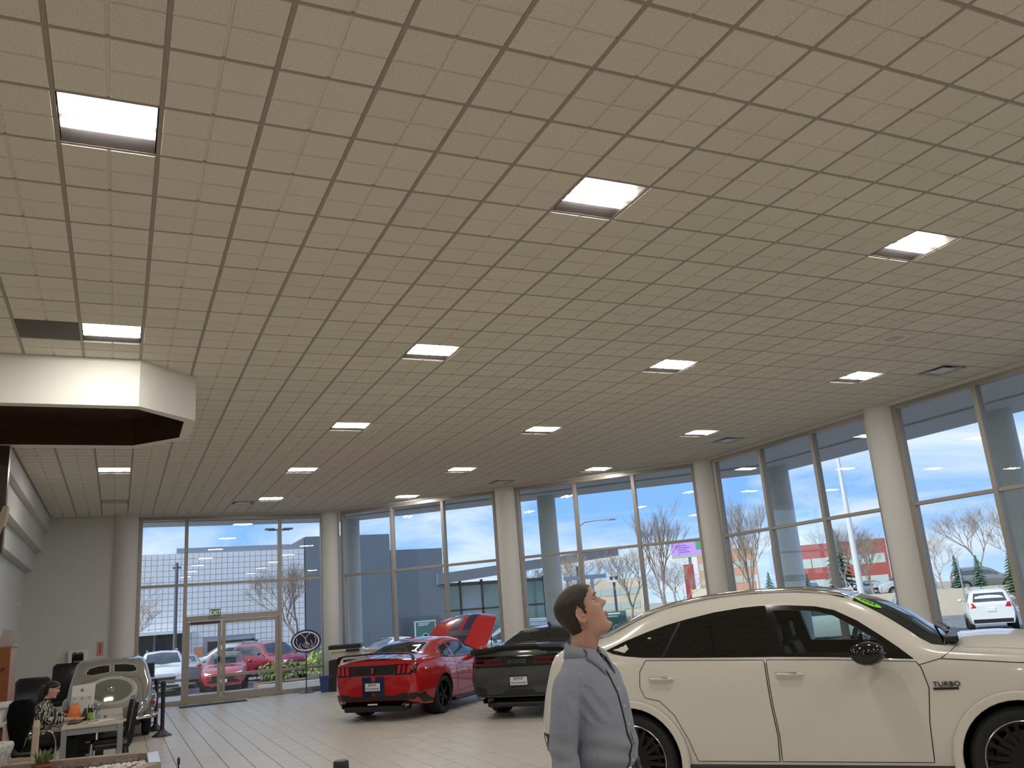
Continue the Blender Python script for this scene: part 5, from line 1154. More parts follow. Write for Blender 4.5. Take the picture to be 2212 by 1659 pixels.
shrub('hedge', 'clipped green hedge outside beside the oval sign', 5.95, 35.3, .95, .5, .92, mat('hedge_green', (.16,.24,.06), .9, noise=.3, nscale=5), 21)
shrub('shrub', 'yellow-green bushy shrub outside near the corner column', 7.55, 36.3, .6, .5, 1.25, mat('shrub_lime', (.40,.48,.14), .9, noise=.3, nscale=5), 22)
bed = MB().prism([(4.9, 34.3), (11, 33.9), (12, 37.6), (5.0, 36.6)], GB, -.28).build('terrain_bed', mat('bark_mulch', (.16,.10,.075), .95, noise=.4, nscale=6, bump=.4)); bed['kind'] = 'structure'
kb = MB().prism([(4.8, 34.1), (11.1, 33.7), (11.1, 33.9), (4.9, 34.3)], GB, -.25).build('kerb', conc); kb['kind'] = 'structure'

# ---- parked cars
pw_ = mat('paint_outside_white', (.72,.73,.74), .2, coat=.6); psil = mat('paint_silver', (.45,.47,.49), .25, metal=.5, coat=.6); pred = mat('paint_outside_red', (.36,.02,.03), .2, coat=.8); pmar = mat('paint_maroon', (.20,.015,.03), .2, coat=.8)
pbl = mat('paint_blue', (.035,.05,.42), .2, coat=.8); pgb = mat('paint_grey_blue', (.25,.30,.36), .22, metal=.4, coat=.6); pdk = mat('paint_midnight', (.02,.026,.045), .2, coat=.8); pgr = mat('paint_graphite', (.16,.17,.18), .25, metal=.3, coat=.6)
outside_car('sedan', 'parked_car', 'red sedan with lime sale sticker facing in, outside the entrance doors', pred, 4.4, 40.6, -98, True)
outside_car('suv', 'parked_car', 'white SUV facing in, outside the left pane of the entrance wall', pw_, 1.75, 40.8, -91)
outside_car('sedan', 'parked_car', 'silver sedan between the white SUV and the red sedan outside', psil, 2.75, 42.8, 88)
outside_car('suv', 'parked_car', 'maroon SUV with lime sticker outside, behind the door frame\'s right post', pmar, 6.0, 43.4, -68, True)
outside_car('suv', 'parked_car', 'white SUV parked behind the green reflection board near the entrance', pw_, 6.5, 48.3, 178)
outside_car('sedan', 'parked_car', 'white car behind the red coupe\'s roof, beyond the left diagonal window', pw_, 13.2, 42.2, -155)
outside_car('suv', 'parked_car', 'silver-blue car just outside the middle window, behind the grey coupe', pgb, 14.0, 27.6, 138)
outside_car('suv', 'parked_car', 'white SUV outside, tail towards the street window, beside the blue car', pw_, 33.0, 25.0, 40)
outside_car('suv', 'parked_car', 'grey-blue SUV parked left of the white SUV outside', pgb, 31.2, 27.3, 40)
outside_car('suv', 'parked_car', 'bright blue SUV cut by the last window mullion', pbl, 34.8, 22.7, 40)
outside_car('suv', 'parked_car', 'midnight blue SUV outside, beyond the white coupe\'s windscreen', pdk, 26.9, 32.6, -36)
outside_car('suv', 'parked_car', 'white SUV seen through the white coupe\'s front side window', pw_, 24.6, 27.9, -36)
gz2 = GZ
def far_car(kind, label, paint, x, y, az, z=.50):
    t = outside_car(kind, 'parked_car', label, paint, x, y, az); t.location.z = z; return t
far_car('suv', 'graphite SUV on the raised street behind the barrier', pgr, 57.6, 45.2, -50)
far_car('suv', 'white SUV on the far lot, left of the tall pale pole', pw_, 54.8, 58.6, -150)
far_car('sedan', 'white sedan on the far lot behind the foot of the tall pole', pw_, 51.2, 51.2, -135)
far_car('sedan', 'white car on the far lot, right of the tall pole', pw_, 57.4, 53.2, 150)
far_car('suv', 'white SUV at the right edge of the corner window, far lot', pw_, 58.5, 50.0, 160)
far_car('sedan', 'small red car among white ones on the far lot', pred, 61, 60, -130)
far_car('sedan', 'pale car passing beyond the raised street at far right', psil, 66, 42, -52)
outside_car('suv', 'parked_car', 'small silver SUV on the road, beyond the tall narrow tree', psil, 33.3, 46.2, -35)
outside_car('sedan', 'parked_car', 'small silver car on the far road behind the man\'s face', psil, 37, 58, -30)
# ------------------------------------------------------------------ inside, beside the desk and along the walls
wood_p = mat('desk_top_oak', (.50, .46, .38), .35, noise=.06, nscale=3, stretch=(1, 12, 1)); leg_m = mat('desk_grey_steel', (.30, .31, .32), .4, .3)
dk_ = thing('desk', 'long pale-topped desk on square grey steel legs where the woman works', 'desk', (0, 0, 0))
MB().box(-.61, .12, 13.0, 15.6, .715, .745).build('desk_top', wood_p, dk_, bevel=.004)
for x in (-.575, .085):
    for y in (13.04, 15.56): MB().box(x - .033, x + .033, y - .033, y + .033, 0, .715).build('leg', leg_m, dk_, bevel=.004)
MB().box(-.54, .05, 13.02, 13.06, .64, .715).build('apron', leg_m, dk_); MB().box(-.54, .05, 15.54, 15.58, .64, .715).build('apron', leg_m, dk_)
for x in (-.58, .08): MB().box(x - .02, x + .02, 13.07, 15.53, .65, .715).build('side_rail', leg_m, dk_)
MB().box(-.2, -.18, 13.03, 13.05, .55, .64).build('cable_clip', white_p, dk_)
ped = thing('desk_pedestal', 'black drawer pedestal in the shadow under the desk', 'drawer unit', (-.30, 15.2, 0)); MB().box(-.2, .18, -.25, .25, .03, .58).build('body', black, ped, bevel=.006)
for k in range(3): d_ = MB().box(-.19, .17, -.262, -.25, .06 + k*.175, .22 + k*.175).build('drawer', mat('drawer_black', (.02,.02,.02), .4), ped); MB().box(-.06, .06, -.272, -.262, .17 + k*.175, .185 + k*.175).build('handle', chrome, d_)
leath = mat('chair_leather_black', (.010, .0105, .012), .32, bump=.1)
def side_chair(label, x, y, rz):
    t = thing('visitor_chair', label, 'chair', (x, y, 0), rz, 'black visitor chairs at the desk'); rows = []
    # chair looks along local +x; back is at -x
    for yy in (-.23, -.15, 0, .15, .23):
        e_ = .03 if abs(yy) > .2 else 0
        rows.append([(-.20 + e_*.3, yy, .46), (-.23, yy, .60), (-.245, yy, .78), (-.265, yy, .93 - e_), (-.29, yy, .985 - e_), (-.325, yy, .985 - e_), (-.32, yy, .90), (-.295, yy, .72), (-.27, yy, .52), (-.25, yy, .44)])
    b = MB(); b.grid(rows, closed=True); b.f += [tuple(range(10)), tuple(40 + k for k in range(10))]; b.m += [0, 0]; b.build('backrest', leath, t, smooth=50)
    MB().box(-.24, .22, -.23, .23, .40, .48).build('seat', leath, t, bevel=.03)
    for sx, sy in ((-1, -1), (-1, 1), (1, -1), (1, 1)): MB().tube([(sx*.20, sy*.20, .41), (sx*.235, sy*.215, .0)], .014, 8).build('leg', chrome if sx > 0 else black, t, smooth=60)
    return t
side_chair('black leather visitor chair at the desk\'s right side, the nearer of two', -.02, 13.38, R(180)); side_chair('black leather visitor chair at the desk\'s right side, the farther of two', -.06, 14.2, R(177))
# things on the desk
br = thing('brochure_board', 'white printed board with three cards propped up on the desk', 'board', (-.43, 14.25, .746), R(-6))
MB().xprism([(-.15, 0), (.15, 0), (.17, .47), (-.13, .45)], -.006, .006).build('sheet', white_p, br, rot=(R(-8), 0, 0))
cardm = mat('card_grey', (.60,.61,.62), .5); inkm = mat('print_grey', (.30,.31,.33), .6)
for k in range(3): c_ = MB().box(-.135 + k*.095, -.05 + k*.095, -.012, -.004, .06, .30).build('card', cardm, br, rot=(R(-8), 0, 0)); MB().lathe([(.014, 0), (.014, .004)], (-.09 + k*.095, -.012, .27), 12, axis='y').build('emblem', inkm, c_)
MB().lathe([(.022, 0), (.022, .004), (.014, .004), (.014, 0)], (.0, -.006, .38), 16, axis='y').build('round_print', inkm, br, rot=(R(-8), 0, 0))
ob = thing('snack_bag', 'crumpled bright orange bag standing on the desk before the white board', 'bag', (-.50, 13.88, .746)); r_ = random.Random(4); rows = []
for z, a, b in ((0, .07, .045), (.06, .085, .055), (.13, .08, .05), (.19, .06, .03), (.235, .045, .008)): rows.append([(a*math.cos(q)*(1 + r_.uniform(-.15, .15)) + z*.05, b*math.sin(q)*(1 + r_.uniform(-.2, .2)), z) for q in [6.283*k/12 for k in range(12)]])
g = MB(); g.grid(rows, closed=True); g.f += [tuple(range(12)), tuple(48 + k for k in range(12))]; g.m += [0, 0]; g.build('bag', mat('bag_orange', (.80, .20, .05), .35, noise=.3, nscale=30), ob, smooth=25)
lp = thing('tablet', 'dark tablet tilted on the desk beside the orange bag', 'tablet', (-.37, 13.85, .746), R(-55)); MB().box(-.11, .11, -.006, .006, .0, .17).build('screen', blackgloss, lp, rot=(R(-28), 0, 0)); MB().box(-.05, .05, .0, .10, 0, .006).build('stand', black, lp)
kb_ = thing('keyboard', 'black keyboard under the woman\'s hands', 'keyboard', (-.46, 13.55, .746), R(80)); MB().box(-.2, .2, -.065, .065, 0, .014).build('base', black, kb_, bevel=.004)
ks = MB(); [ks.box(-.19 + i*.026, -.168 + i*.026, -.055 + j*.023, -.036 + j*.023, .014, .020) for i in range(14) for j in range(5)]; tag(ks.build('keys', mat('key_grey', (.05,.05,.055), .5), kb_), kind='stuff')
pc = thing('pen_cup', 'green cup of dark pens on the desk', 'pen holder', (-.30, 13.8, .746)); MB().lathe([(.034, 0), (.038, .10), (.034, .10), (.030, .01)], n=18).build('cup', mat('cup_green', (.22,.42,.08), .4), pc, smooth=40)
for k in range(6): a = k*1.05; p_ = MB().tube([(.015*math.cos(a), .015*math.sin(a), .012), (.045*math.cos(a), .045*math.sin(a), .165 + .02*(k % 3))], .0045, 6).build('pen', black if k % 3 else white_p, pc); p_.name = 'pen'
wbt = thing('water_bottle', 'small clear water bottle standing on the desk', 'bottle', (-.20, 13.9, .746)); MB().lathe([(.03, 0), (.032, .02), (.031, .11), (.024, .14), (.012, .16), (.012, .175)], n=18).build('body', glass('bottle_clear', (.75,.82,.88), base=.08), wbt, smooth=40); MB().lathe([(.014, .172), (.014, .192), (.001, .193)], n=12).build('cap', white_p, wbt); MB().lathe([(.0325, .05), (.0325, .10)], n=18, caps=False).build('label_band', mat('label_blue', (.35,.48,.65), .5), wbt)
rb = tag(MB().box(-.02, .02, -.015, .015, 0, .03).build('eraser', mat('eraser_brown', (.28,.10,.06), .6), bevel=.006, loc=(-.11, 13.95, .746)), 'tiny reddish-brown block on the desk by the bottle', 'eraser')
def papers(label, x, y, w, l, rz, m, n=1, cat='papers'):
    return tag(MB().box(-w/2, w/2, -l/2, l/2, 0, .003*n).build('paper_sheet', m, loc=(x, y, .746), rot=(0, 0, rz)), label, cat)
wpap = mat('paper_white', (.74,.74,.72), .6); papers('open white brochure lying across the desk front', -.14, 13.45, .30, .21, R(4), wpap, 2); papers('lime green printed sheet on the desk\'s front left corner', -.42, 13.22, .24, .16, R(8), mat('paper_lime', (.42,.58,.22), .6)); papers('white sheet half under the brochure on the desk', -.27, 13.30, .22, .16, R(-10), wpap)
tag(MB().tube([(-.30, 13.34, .757), (-.18, 13.40, .757)], .004, 6).build('pen', black), 'black pen lying on the white papers', 'pen')
# office chairs in the background
def high_chair(name, label, x, y, rz, w, z0, z1):
    t = thing(name, label, 'chair', (x, y, 0), rz); rows = []
    for yy in (-w/2, -w/2 + .06, 0, w/2 - .06, w/2):
        e_ = .05 if abs(yy) > w/2 - .02 else 0; rows.append([(.08, yy, z0), (.10, yy, (z0 + z1)/2), (.06, yy, z1 - .05 - e_), (0, yy, z1 - e_), (-.05, yy, z1 - .03 - e_), (-.05, yy, (z0 + z1)/2), (-.02, yy, z0)])
    b = MB(); b.grid(rows, closed=True); b.f += [tuple(range(7)), tuple(28 + k for k in range(7))]; b.m += [0, 0]; b.build('backrest', leath, t, smooth=50)
    MB().box(.0, .5, -w/2, w/2, .42, .54).build('seat', leath, t, bevel=.04); MB().tube([(.22, 0, .08), (.22, 0, .43)], .03, 8).build('column', black, t)
    for k in range(5): a = 1.2566*k; MB().tube([(.22, 0, .09), (.22 + .28*math.cos(a), .28*math.sin(a), .05)], .02, 6).build('foot', black, t); MB().ball((.22 + .28*math.cos(a), .28*math.sin(a), .03), .03, 8, 6).build('caster', black, t)
    for s in (-1, 1): MB().tube([(.05, s*(w/2), .50), (.05, s*(w/2 + .05), .70), (.36, s*(w/2 + .05), .70), (.38, s*(w/2), .48)], .018, 8).build('armrest', black, t, smooth=60)
    return t
high_chair('office_chair', 'wide black office chair with its back to the left wall, behind the woman', -1.22, 16.6, R(-84), .52, .45, 1.29); high_chair('office_chair', 'tall black armchair between the vintage car and the back wall', -1.02, 23.3, R(-95), .62, .40, 1.34)
# coat chair in front of the desk
wd = mat('bentwood_beige', (.46, .36, .25), .45, noise=.1, nscale=3); coat = mat('coat_black', (.003,.003,.0035), .9, spec=.1, bump=.3, bscale=15)
cc = thing('coat_chair', 'beige wooden armchair with a black coat hung over it, before the desk', 'chair', (-1.0, 12.45, 0), R(4))
for x, nm in ((-.17, 'side_panel'), (.14, 'side_panel')): MB().yprism([(-.05, 0), (.05, 0), (.06, .62), (.03, .86), (-.01, .92), (-.05, .84), (-.07, .55)], x - .035, x + .045).build(nm, wd, cc, bevel=.012)
MB().box(-.14, .12, -.05, .42, .40, .46).build('seat', wd, cc, bevel=.01)
for x in (-.15, .13): MB().box(x - .03, x + .03, .38, .44, 0, .42).build('leg', wd, cc)
rows = []
for z, x0, x1, d in ((1.17, -.10, .07, .05), (1.13, -.15, .11, .09), (1.0, -.17, .13, .11), (.86, -.155, .11, .12), (.72, -.12, .05, .10), (.62, -.06, .03, .05), (.575, -.02, .01, .02)): rows.append([((x0 + x1)/2 + (x1 - x0)/2*math.cos(q)*(1 + .05*math.sin(5*q)), -.03 + d*math.sin(q), z) for q in [6.283*k/20 for k in range(20)]])
g = MB(); g.grid(rows, closed=True); g.f += [tuple(range(20)), tuple(120 + k for k in range(20))]; g.m += [0, 0]
ct = thing('coat', 'black coat draped over the beige wooden armchair', 'coat', (-1.0, 12.40, 0)); g.build('cloth', coat, ct, smooth=60); MB().tube([(-.07, -.08, 1.14), (0, -.11, 1.16), (.05, -.08, 1.14)], .02, 6).build('collar', coat, ct, smooth=60)
# reception counter at far left
rc = thing('reception_counter', 'white reception counter end with a dark brown front at the left edge', 'counter', (0, 0, 0)); MB().box(-2.6, -1.27, 13.45, 14.1, 1.04, 1.085).build('top', white_p, rc, bevel=.006); MB().box(-2.5, -1.335, 13.5, 14.0, .80, 1.04).build('upright', white_p, rc); MB().box(-2.5, -1.22, 13.45, 14.0, .80, .845).build('lower_shelf', mat('shelf_pale', (.60,.58,.52), .5), rc, bevel=.005); MB().box(-2.45, -1.26, 13.52, 13.98, 0, .80).build('front_panel', mat('counter_brown', (.09,.035,.02), .5), rc)
bw = thing('pebble_bowl', 'mottled white shallow bowl at the lower left edge', 'bowl', (-1.10, 10.75, .55)); MB().lathe([(.05, 0), (.06, .06), (.15, .19), (.175, .265), (.165, .30), (.15, .285), (.05, .24), (.001, .235)], n=28).build('bowl', mat('mottled_white', (.48,.48,.45), .5, noise=.35, nscale=25), bw, smooth=40)
# planter under the soffit
PL = thing('planter', 'low stone planter with pale wooden rim and chamfered end, under the soffit', 'planter', (0, 0, 0)); pz = .55
op = [(-2.4, 9.2), (.10, 9.45), (.46, 10.0), (.47, 10.98), (.33, 11.12), (-.62, 11.45), (-2.4, 11.9)]; ip = [(-2.4, 9.35), (.04, 9.60), (.34, 10.06), (.35, 10.90), (.27, 10.99), (-.64, 11.30), (-2.4, 11.74)]
rimm = mat('rim_wood', (.30,.235,.175), .5, noise=.15, nscale=4); n = len(op)
def rim_ring(o_, i_, z0, z1, m_, nm):
    k = MB(); n = len(o_); k.add([(p[0], p[1], z) for z in (z0, z1) for p in o_] + [(p[0], p[1], z) for z in (z0, z1) for p in i_], [f for a in range(n) for b in ((a + 1) % n,) for f in ((a, b, n + b, n + a), (2*n + a, 3*n + a, 3*n + b, 2*n + b), (n + a, n + b, 3*n + b, 3*n + a), (a, 2*n + a, 2*n + b, b))]); return k.build(nm, m_, PL)
rim_ring(op, ip, pz - .07, pz, rimm, 'rim'); rim_ring([(p[0] - .01*(1 if p[0] > 0 else 0), p[1]) for p in op], ip, 0, pz - .07, mat('planter_side', (.20,.15,.11), .6), 'side')
MB().add([(.345, 10.06, pz + .003), (.455, 10.02, pz + .003), (.465, 10.97, pz + .003), (.352, 10.90, pz + .003)], [(0,1,2,3)]).build('rim_glare', mat('glare_pale', (.62,.64,.66), .25), PL, fix=False)  # pale sheet: the rim end's reflection put into the colour
MB().prism([(p[0], p[1]) for p in ip], .36, .41).build('soil', mat('soil_dark', (.03,.022,.018), .9), PL)
r_ = random.Random(9); peb = MB(); dkst = MB()
def stone(mb, x, y, z, s): mb.ball((x, y, z), (s*r_.uniform(.8, 1.3), s*r_.uniform(.8, 1.3), s*r_.uniform(.6, .9)), 6, 4)
for k in range(3200):
    x, y = r_.uniform(-2.0, .33), r_.uniform(9.5, 11.0)
    if inside((x, y), ip) and y < 10.95 - .35*(x + .1)*(x < -.1)*0: stone(peb, x, y, .415 + r_.uniform(0, .04) + .08*max(0, 1 - abs(y - 10.3)/.8), r_.uniform(.016, .026))
tag(peb.build('white_pebbles', mat('pebble_white', (.62,.58,.50), .6, noise=.15, nscale=8), PL, smooth=60, fix=False), kind='stuff')
for k in range(260):
    a = r_.random(); p0, p1 = ((.27, 10.97), (-.64, 11.28)) if k % 4 else ((.33, 10.1), (.34, 10.9)); x, y = p0[0] + (p1[0]-p0[0])*a, p0[1] + (p1[1]-p0[1])*a; stone(dkst, x - .02, y - .03, r_.uniform(.42, .49), r_.uniform(.025, .042))
tag(dkst.build('dark_stones', mat('stone_grey_brown', (.16,.13,.11), .7, noise=.4, nscale=6), PL, smooth=60, fix=False), kind='stuff')
pt_ = thing('potted_plant', 'small green plant in a terracotta pot at the planter\'s back corner', 'plant', (-.68, 11.10, .36)); MB().lathe([(.06, 0), (.085, .17), (.10, .17), (.10, .20), (.085, .20), (.08, .16)], n=20).build('pot', mat('terracotta', (.24,.075,.035), .7), pt_, smooth=40)
lf_ = MB()
for k in range(46):
    a = r_.uniform(0, 6.283); l = r_.uniform(.10, .20); b = r_.uniform(.3, 1.1); p0 = Vector((.03*math.cos(a), .03*math.sin(a), .18)); p2 = p0 + Vector((math.cos(a)*l*math.sin(b), math.sin(a)*l*math.sin(b), l*math.cos(b))); md = (p0 + p2)/2 + Vector((0, 0, .03)); w_ = Vector((-math.sin(a), math.cos(a), 0))*.012
    lf_.add([p0, md - w_, p2, md + w_], [(0,1,2,3)])
lf_.build('leaves', mat('leaf_olive', (.16,.19,.05), .7, noise=.3, nscale=9), pt_, fix=False)
# orange cabinet by the left wall with cards on top
cb = thing('display_cabinet', 'tall orange-brown wooden cabinet against the left wall', 'cabinet', (0, 0, 0)); MB().box(-2.22, -1.66, 17.5, 18.55, 0, 1.80).build('body', mat('cabinet_side', (.42,.27,.22), .4), cb, bevel=.004); MB().box(-2.22, -1.665, 17.48, 17.50, .02, 1.80).build('front_panel', mat('cabinet_orange', (.36,.115,.035), .35, noise=.2, nscale=2, stretch=(1,1,5)), cb); MB().box(-2.22, -1.64, 17.46, 18.56, 1.80, 1.84).build('top', mat('cabinet_top', (.40,.30,.24), .4), cb, bevel=.004)
MB().tube([(-1.78, 17.45, 1.42), (-1.74, 17.46, 1.46)], .014, 6).build('hinge_mark', black, cb)
c1 = tag(MB().box(-.10, .10, -.008, .008, 0, .26).build('photo_card', mat('card_pink', (.58,.47,.46), .5), loc=(-1.80, 17.72, 1.84), rot=(R(-8), R(12), R(-30))), 'tilted pale pink card standing on the orange cabinet', 'card')
c2 = tag(MB().box(-.06, .06, -.008, .008, 0, .21).build('photo_card', mat('card_photo', (.42,.44,.43), .4, noise=.3, nscale=20), loc=(-1.72, 17.95, 1.84), rot=(R(-6), 0, 0)), 'small greyish photo card on the orange cabinet, next to the pink one', 'card')
# wall things
ae = thing('first_aid_cabinet', 'white wall cabinet with a dark window on the back wall, behind the black armchair', 'wall cabinet', (-.89, 25.2, 1.385)); MB().box(-.22, .22, -.16, 0, -.21, .21).build('box', white_p, ae, bevel=.006); MB().box(-.13, .13, -.168, -.158, -.17, .13).build('window', blackgloss, ae); MB().box(-.09, .09, -.174, -.164, -.12, -.04).build('device', mat('device_olive', (.16,.18,.06), .5), ae); MB().box(-.12, -.02, -.17, -.158, .14, .17).build('blue_label', mat('label_navy', (.06,.08,.2), .5), ae); MB().box(.02, .11, -.17, -.158, .14, .17).build('red_label', mat('label_red', (.5,.08,.05), .5), ae)
fs_ = thing('fire_sign', 'narrow red and white extinguisher sign on the back wall', 'sign', (-.39, 25.2, 1.59)); MB().box(-.07, .07, -.008, 0, -.17, .17).build('plate', mat('sign_red', (.50,.13,.10), .5), fs_); MB().box(-.055, .055, -.011, -.006, -.155, .155).build('field', mat('sign_cream', (.60,.42,.36), .5), fs_); MB().box(-.03, .03, -.014, -.008, -.13, .13).build('mark', mat('sign_red2', (.45,.10,.08), .5), fs_)
tag(MB().box(-2.23, -2.20, 24.2, 24.34, 2.72, 2.86).build('thermostat', white_p, bevel=.006), 'small white thermostat box on the left wall', 'thermostat')
# stanchions
pur = mat('stanchion_plum', (.020,.014,.024), .45)
def stanchion(label, x, y, h_=.97):
    t = thing('stanchion', label, 'barrier post', (x, y, 0), 0, 'black stanchion posts')
    MB().lathe([(.175, 0), (.175, .012), (.11, .05), (.055, .10), (.04, .12), (.04, .13)], n=28).build('base', pur, t, smooth=40); MB().lathe([(.036, .12), (.036, h_ - .09)], n=20).build('post', pur, t, smooth=40); MB().lathe([(.036, h_ - .10), (.048, h_ - .085), (.048, h_ - .01), (.042, h_)], n=20).build('head', pur, t, smooth=40); return t
stanchion('black stanchion beside the vintage car, the nearer of two', .83, 18.06); stanchion('black stanchion beside the vintage car, the farther of two', .76, 19.25)
stanchion('black stanchion near the viewer, only its cap showing at the bottom', 1.30, 5.65, .96)
tag(MB().tube([(.83, 18.1, .91), (.80, 18.6, .90), (.77, 19.2, .91)], [.02, .018, .02], 6).build('barrier_belt', pur), 'black barrier belt stretched between the two stanchions', 'belt')
ss = thing('info_stand', 'small dark framed sign on a stand beyond the vintage car', 'sign', (.68, 21.0, 0)); MB().box(-.08, .08, -.015, .015, .95, 1.24).build('panel', mat('sign_navy', (.015,.015,.04), .3), ss); rr = MB(); rr.box(-.10, .10, -.01, .012, .93, .95).box(-.10, .10, -.01, .012, 1.24, 1.26).box(-.10, -.08, -.01, .012, .93, 1.26).box(.08, .10, -.01, .012, .93, 1.26); rr.build('frame', mat('frame_grey', (.35,.34,.38), .4), ss); MB().lathe([(.012, .02), (.012, .95)], n=10).build('pole', black, ss); MB().lathe([(.13, 0), (.13, .015), (.02, .03)], n=20).build('base', black, ss)
tp = thing('display_rod', 'thin black rod with a knob tip at the bottom edge', 'rod', (.45, 7.19, 0)); MB().lathe([(.006, .02), (.005, .88)], n=8).build('rod', black, tp); MB().lathe([(.004, .86), (.010, .87), (.010, .905), (.005, .915)], n=10).build('knob', black, tp); MB().lathe([(.10, 0), (.10, .012), (.012, .025)], n=18).build('base', black, tp)
# oval sign on a stand
nav = mat('logo_navy', (.010, .012, .055), .3); lw_ = mat('logo_white', (.72,.72,.76), .4)
al = thing('oval_sign', 'navy oval sign with cupped white hands on a black pole stand', 'sign', (4.76, 24.62, 0), R(-10))
def ell(a, b, n=48): return [(a*math.cos(q), b*math.sin(q)) for q in [6.283185*k/n for k in range(n)]]
MB().xprism([(x, 1.355 + z) for x, z in ell(.405, .305)], -.015, .015).build('board', nav, al)
rg = MB(); o_, i_ = ell(.365, .265), ell(.325, .225); rg.add([(x, -.019, 1.355 + z) for x, z in o_] + [(x, -.019, 1.355 + z) for x, z in i_], [(k, (k+1) % 48, 48 + (k+1) % 48, 48 + k) for k in range(48)]); rg.build('ring', lw_, al, fix=False)
def stroke(pts, r=.0085): 
    c_ = catmull([(x, -.018, 1.355 + z) for x, z in pts], 5); return MB().tube(c_, r, 5).build('hand_line', lw_, al, smooth=60)
stroke([(-.165,.205),(-.10,.165),(-.05,.12),(-.02,.07),(-.005,0),(.02,-.05),(.06,-.075)]); stroke([(.12,.215),(.08,.18),(.03,.14),(.0,.09),(-.01,.04)])
stroke([(-.27,.10),(-.245,.06),(-.255,-.02),(-.22,-.10),(-.17,-.165)]); stroke([(.24,.12),(.265,.05),(.25,-.05),(.20,-.13),(.165,-.17)]); stroke([(.13,.03),(.145,-.02),(.165,-.06),(.155,-.12),(.12,-.17),(.05,-.215),(-.03,-.225),(-.10,-.205),(-.15,-.15),(-.165,-.09),(-.145,-.04)])
for k in range(4): stroke([(-.10 + .035*k, -.085 + .03*k), (-.06 + .035*k, -.135 + .03*k), (0 + .03*k, -.165 + .03*k), (.06 + .018*k, -.17 + .032*k)], .0075)
MB().lathe([(.014, .03), (.014, 1.07)], n=12).build('pole', black, al, smooth=40); MB().lathe([(.21, 0), (.21, .01), (.10, .045), (.03, .075), (.016, .10)], n=28).build('base', mat('base_black', (.03,.03,.035), .25), al, smooth=40)
# copier, bin, credenza
cp = thing('copier', 'black and cream office copier standing by the corner column', 'copier', (5.62, 24.25, 0), R(-20)); cream = mat('copier_cream', (.58,.55,.47), .45)
MB().box(-.28, -.02, -.30, .30, .02, .80).build('paper_tower', black, cp, bevel=.01); MB().box(-.02, .58, -.32, .30, .05, .84).build('body', cream, cp, bevel=.01)
for k in range(2): MB().box(.0, .56, -.335, -.32, .12 + k*.22, .31 + k*.22).build('paper_drawer', cream, cp, bevel=.006)
MB().box(-.22, .56, -.26, .30, .84, 1.02).build('scanner_neck', cream, cp, bevel=.01); MB().box(-.27, .60, -.33, .32, 1.02, 1.08).build('scanner', cream, cp, bevel=.01); MB().box(-.28, .60, -.34, .32, 1.08, 1.19).build('lid', black, cp, bevel=.02); MB().box(.12, .52, -.34, -.325, .62, .80).build('output_slot', black, cp); MB().box(.2, .56, -.40, -.34, 1.0, 1.07).build('control_panel', black, cp, bevel=.008)
bn = thing('waste_bin', 'small blue plastic bin beside the copier', 'bin', (5.19, 24.2, 0), R(-10)); bm_ = mat('bin_blue', (.02,.055,.20), .4); MB().add([(-.12,-.09,0),(.12,-.09,0),(.12,.09,0),(-.12,.09,0),(-.16,-.13,.40),(.16,-.13,.40),(.16,.13,.40),(-.16,.13,.40)], [(0,3,2,1),(0,1,5,4),(1,2,6,5),(2,3,7,6),(3,0,4,7)]).build('tub', bm_, bn); rr = MB(); rr.box(-.175,.175,-.145,-.125,.385,.41).box(-.175,.175,.125,.145,.385,.41).box(-.175,-.155,-.125,.125,.385,.41).box(.155,.175,-.125,.125,.385,.41); rr.build('rim', bm_, bn)
cd = thing('credenza', 'long pale cream sideboard under the glass wall, behind the red coupe', 'sideboard', (6.75, 23.15, 0), R(-48.4)); MB().box(-.75, .95, -.22, .22, .08, 1.0).build('body', cream, cd, bevel=.006); MB().box(-.78, .98, -.24, .24, 1.0, 1.04).build('top', cream, cd, bevel=.006); [MB().box(-.74 + k*.56, -.20 + k*.56, -.235, -.22, .12, .96).build('door', cream, cd, bevel=.004) for k in range(3)]; MB().box(-.72, .92, -.20, .20, 0, .08).build('plinth', black, cd)
tag(MB().tube([(4.95, 24.75, .012), (5.05, 24.85, .012), (5.0, 24.98, .012), (5.15, 24.95, .012), (5.25, 24.8, .012)], .012, 6).build('power_cable', black, smooth=60), 'black power cable coiled on the floor by the glass, near the bin', 'cable')
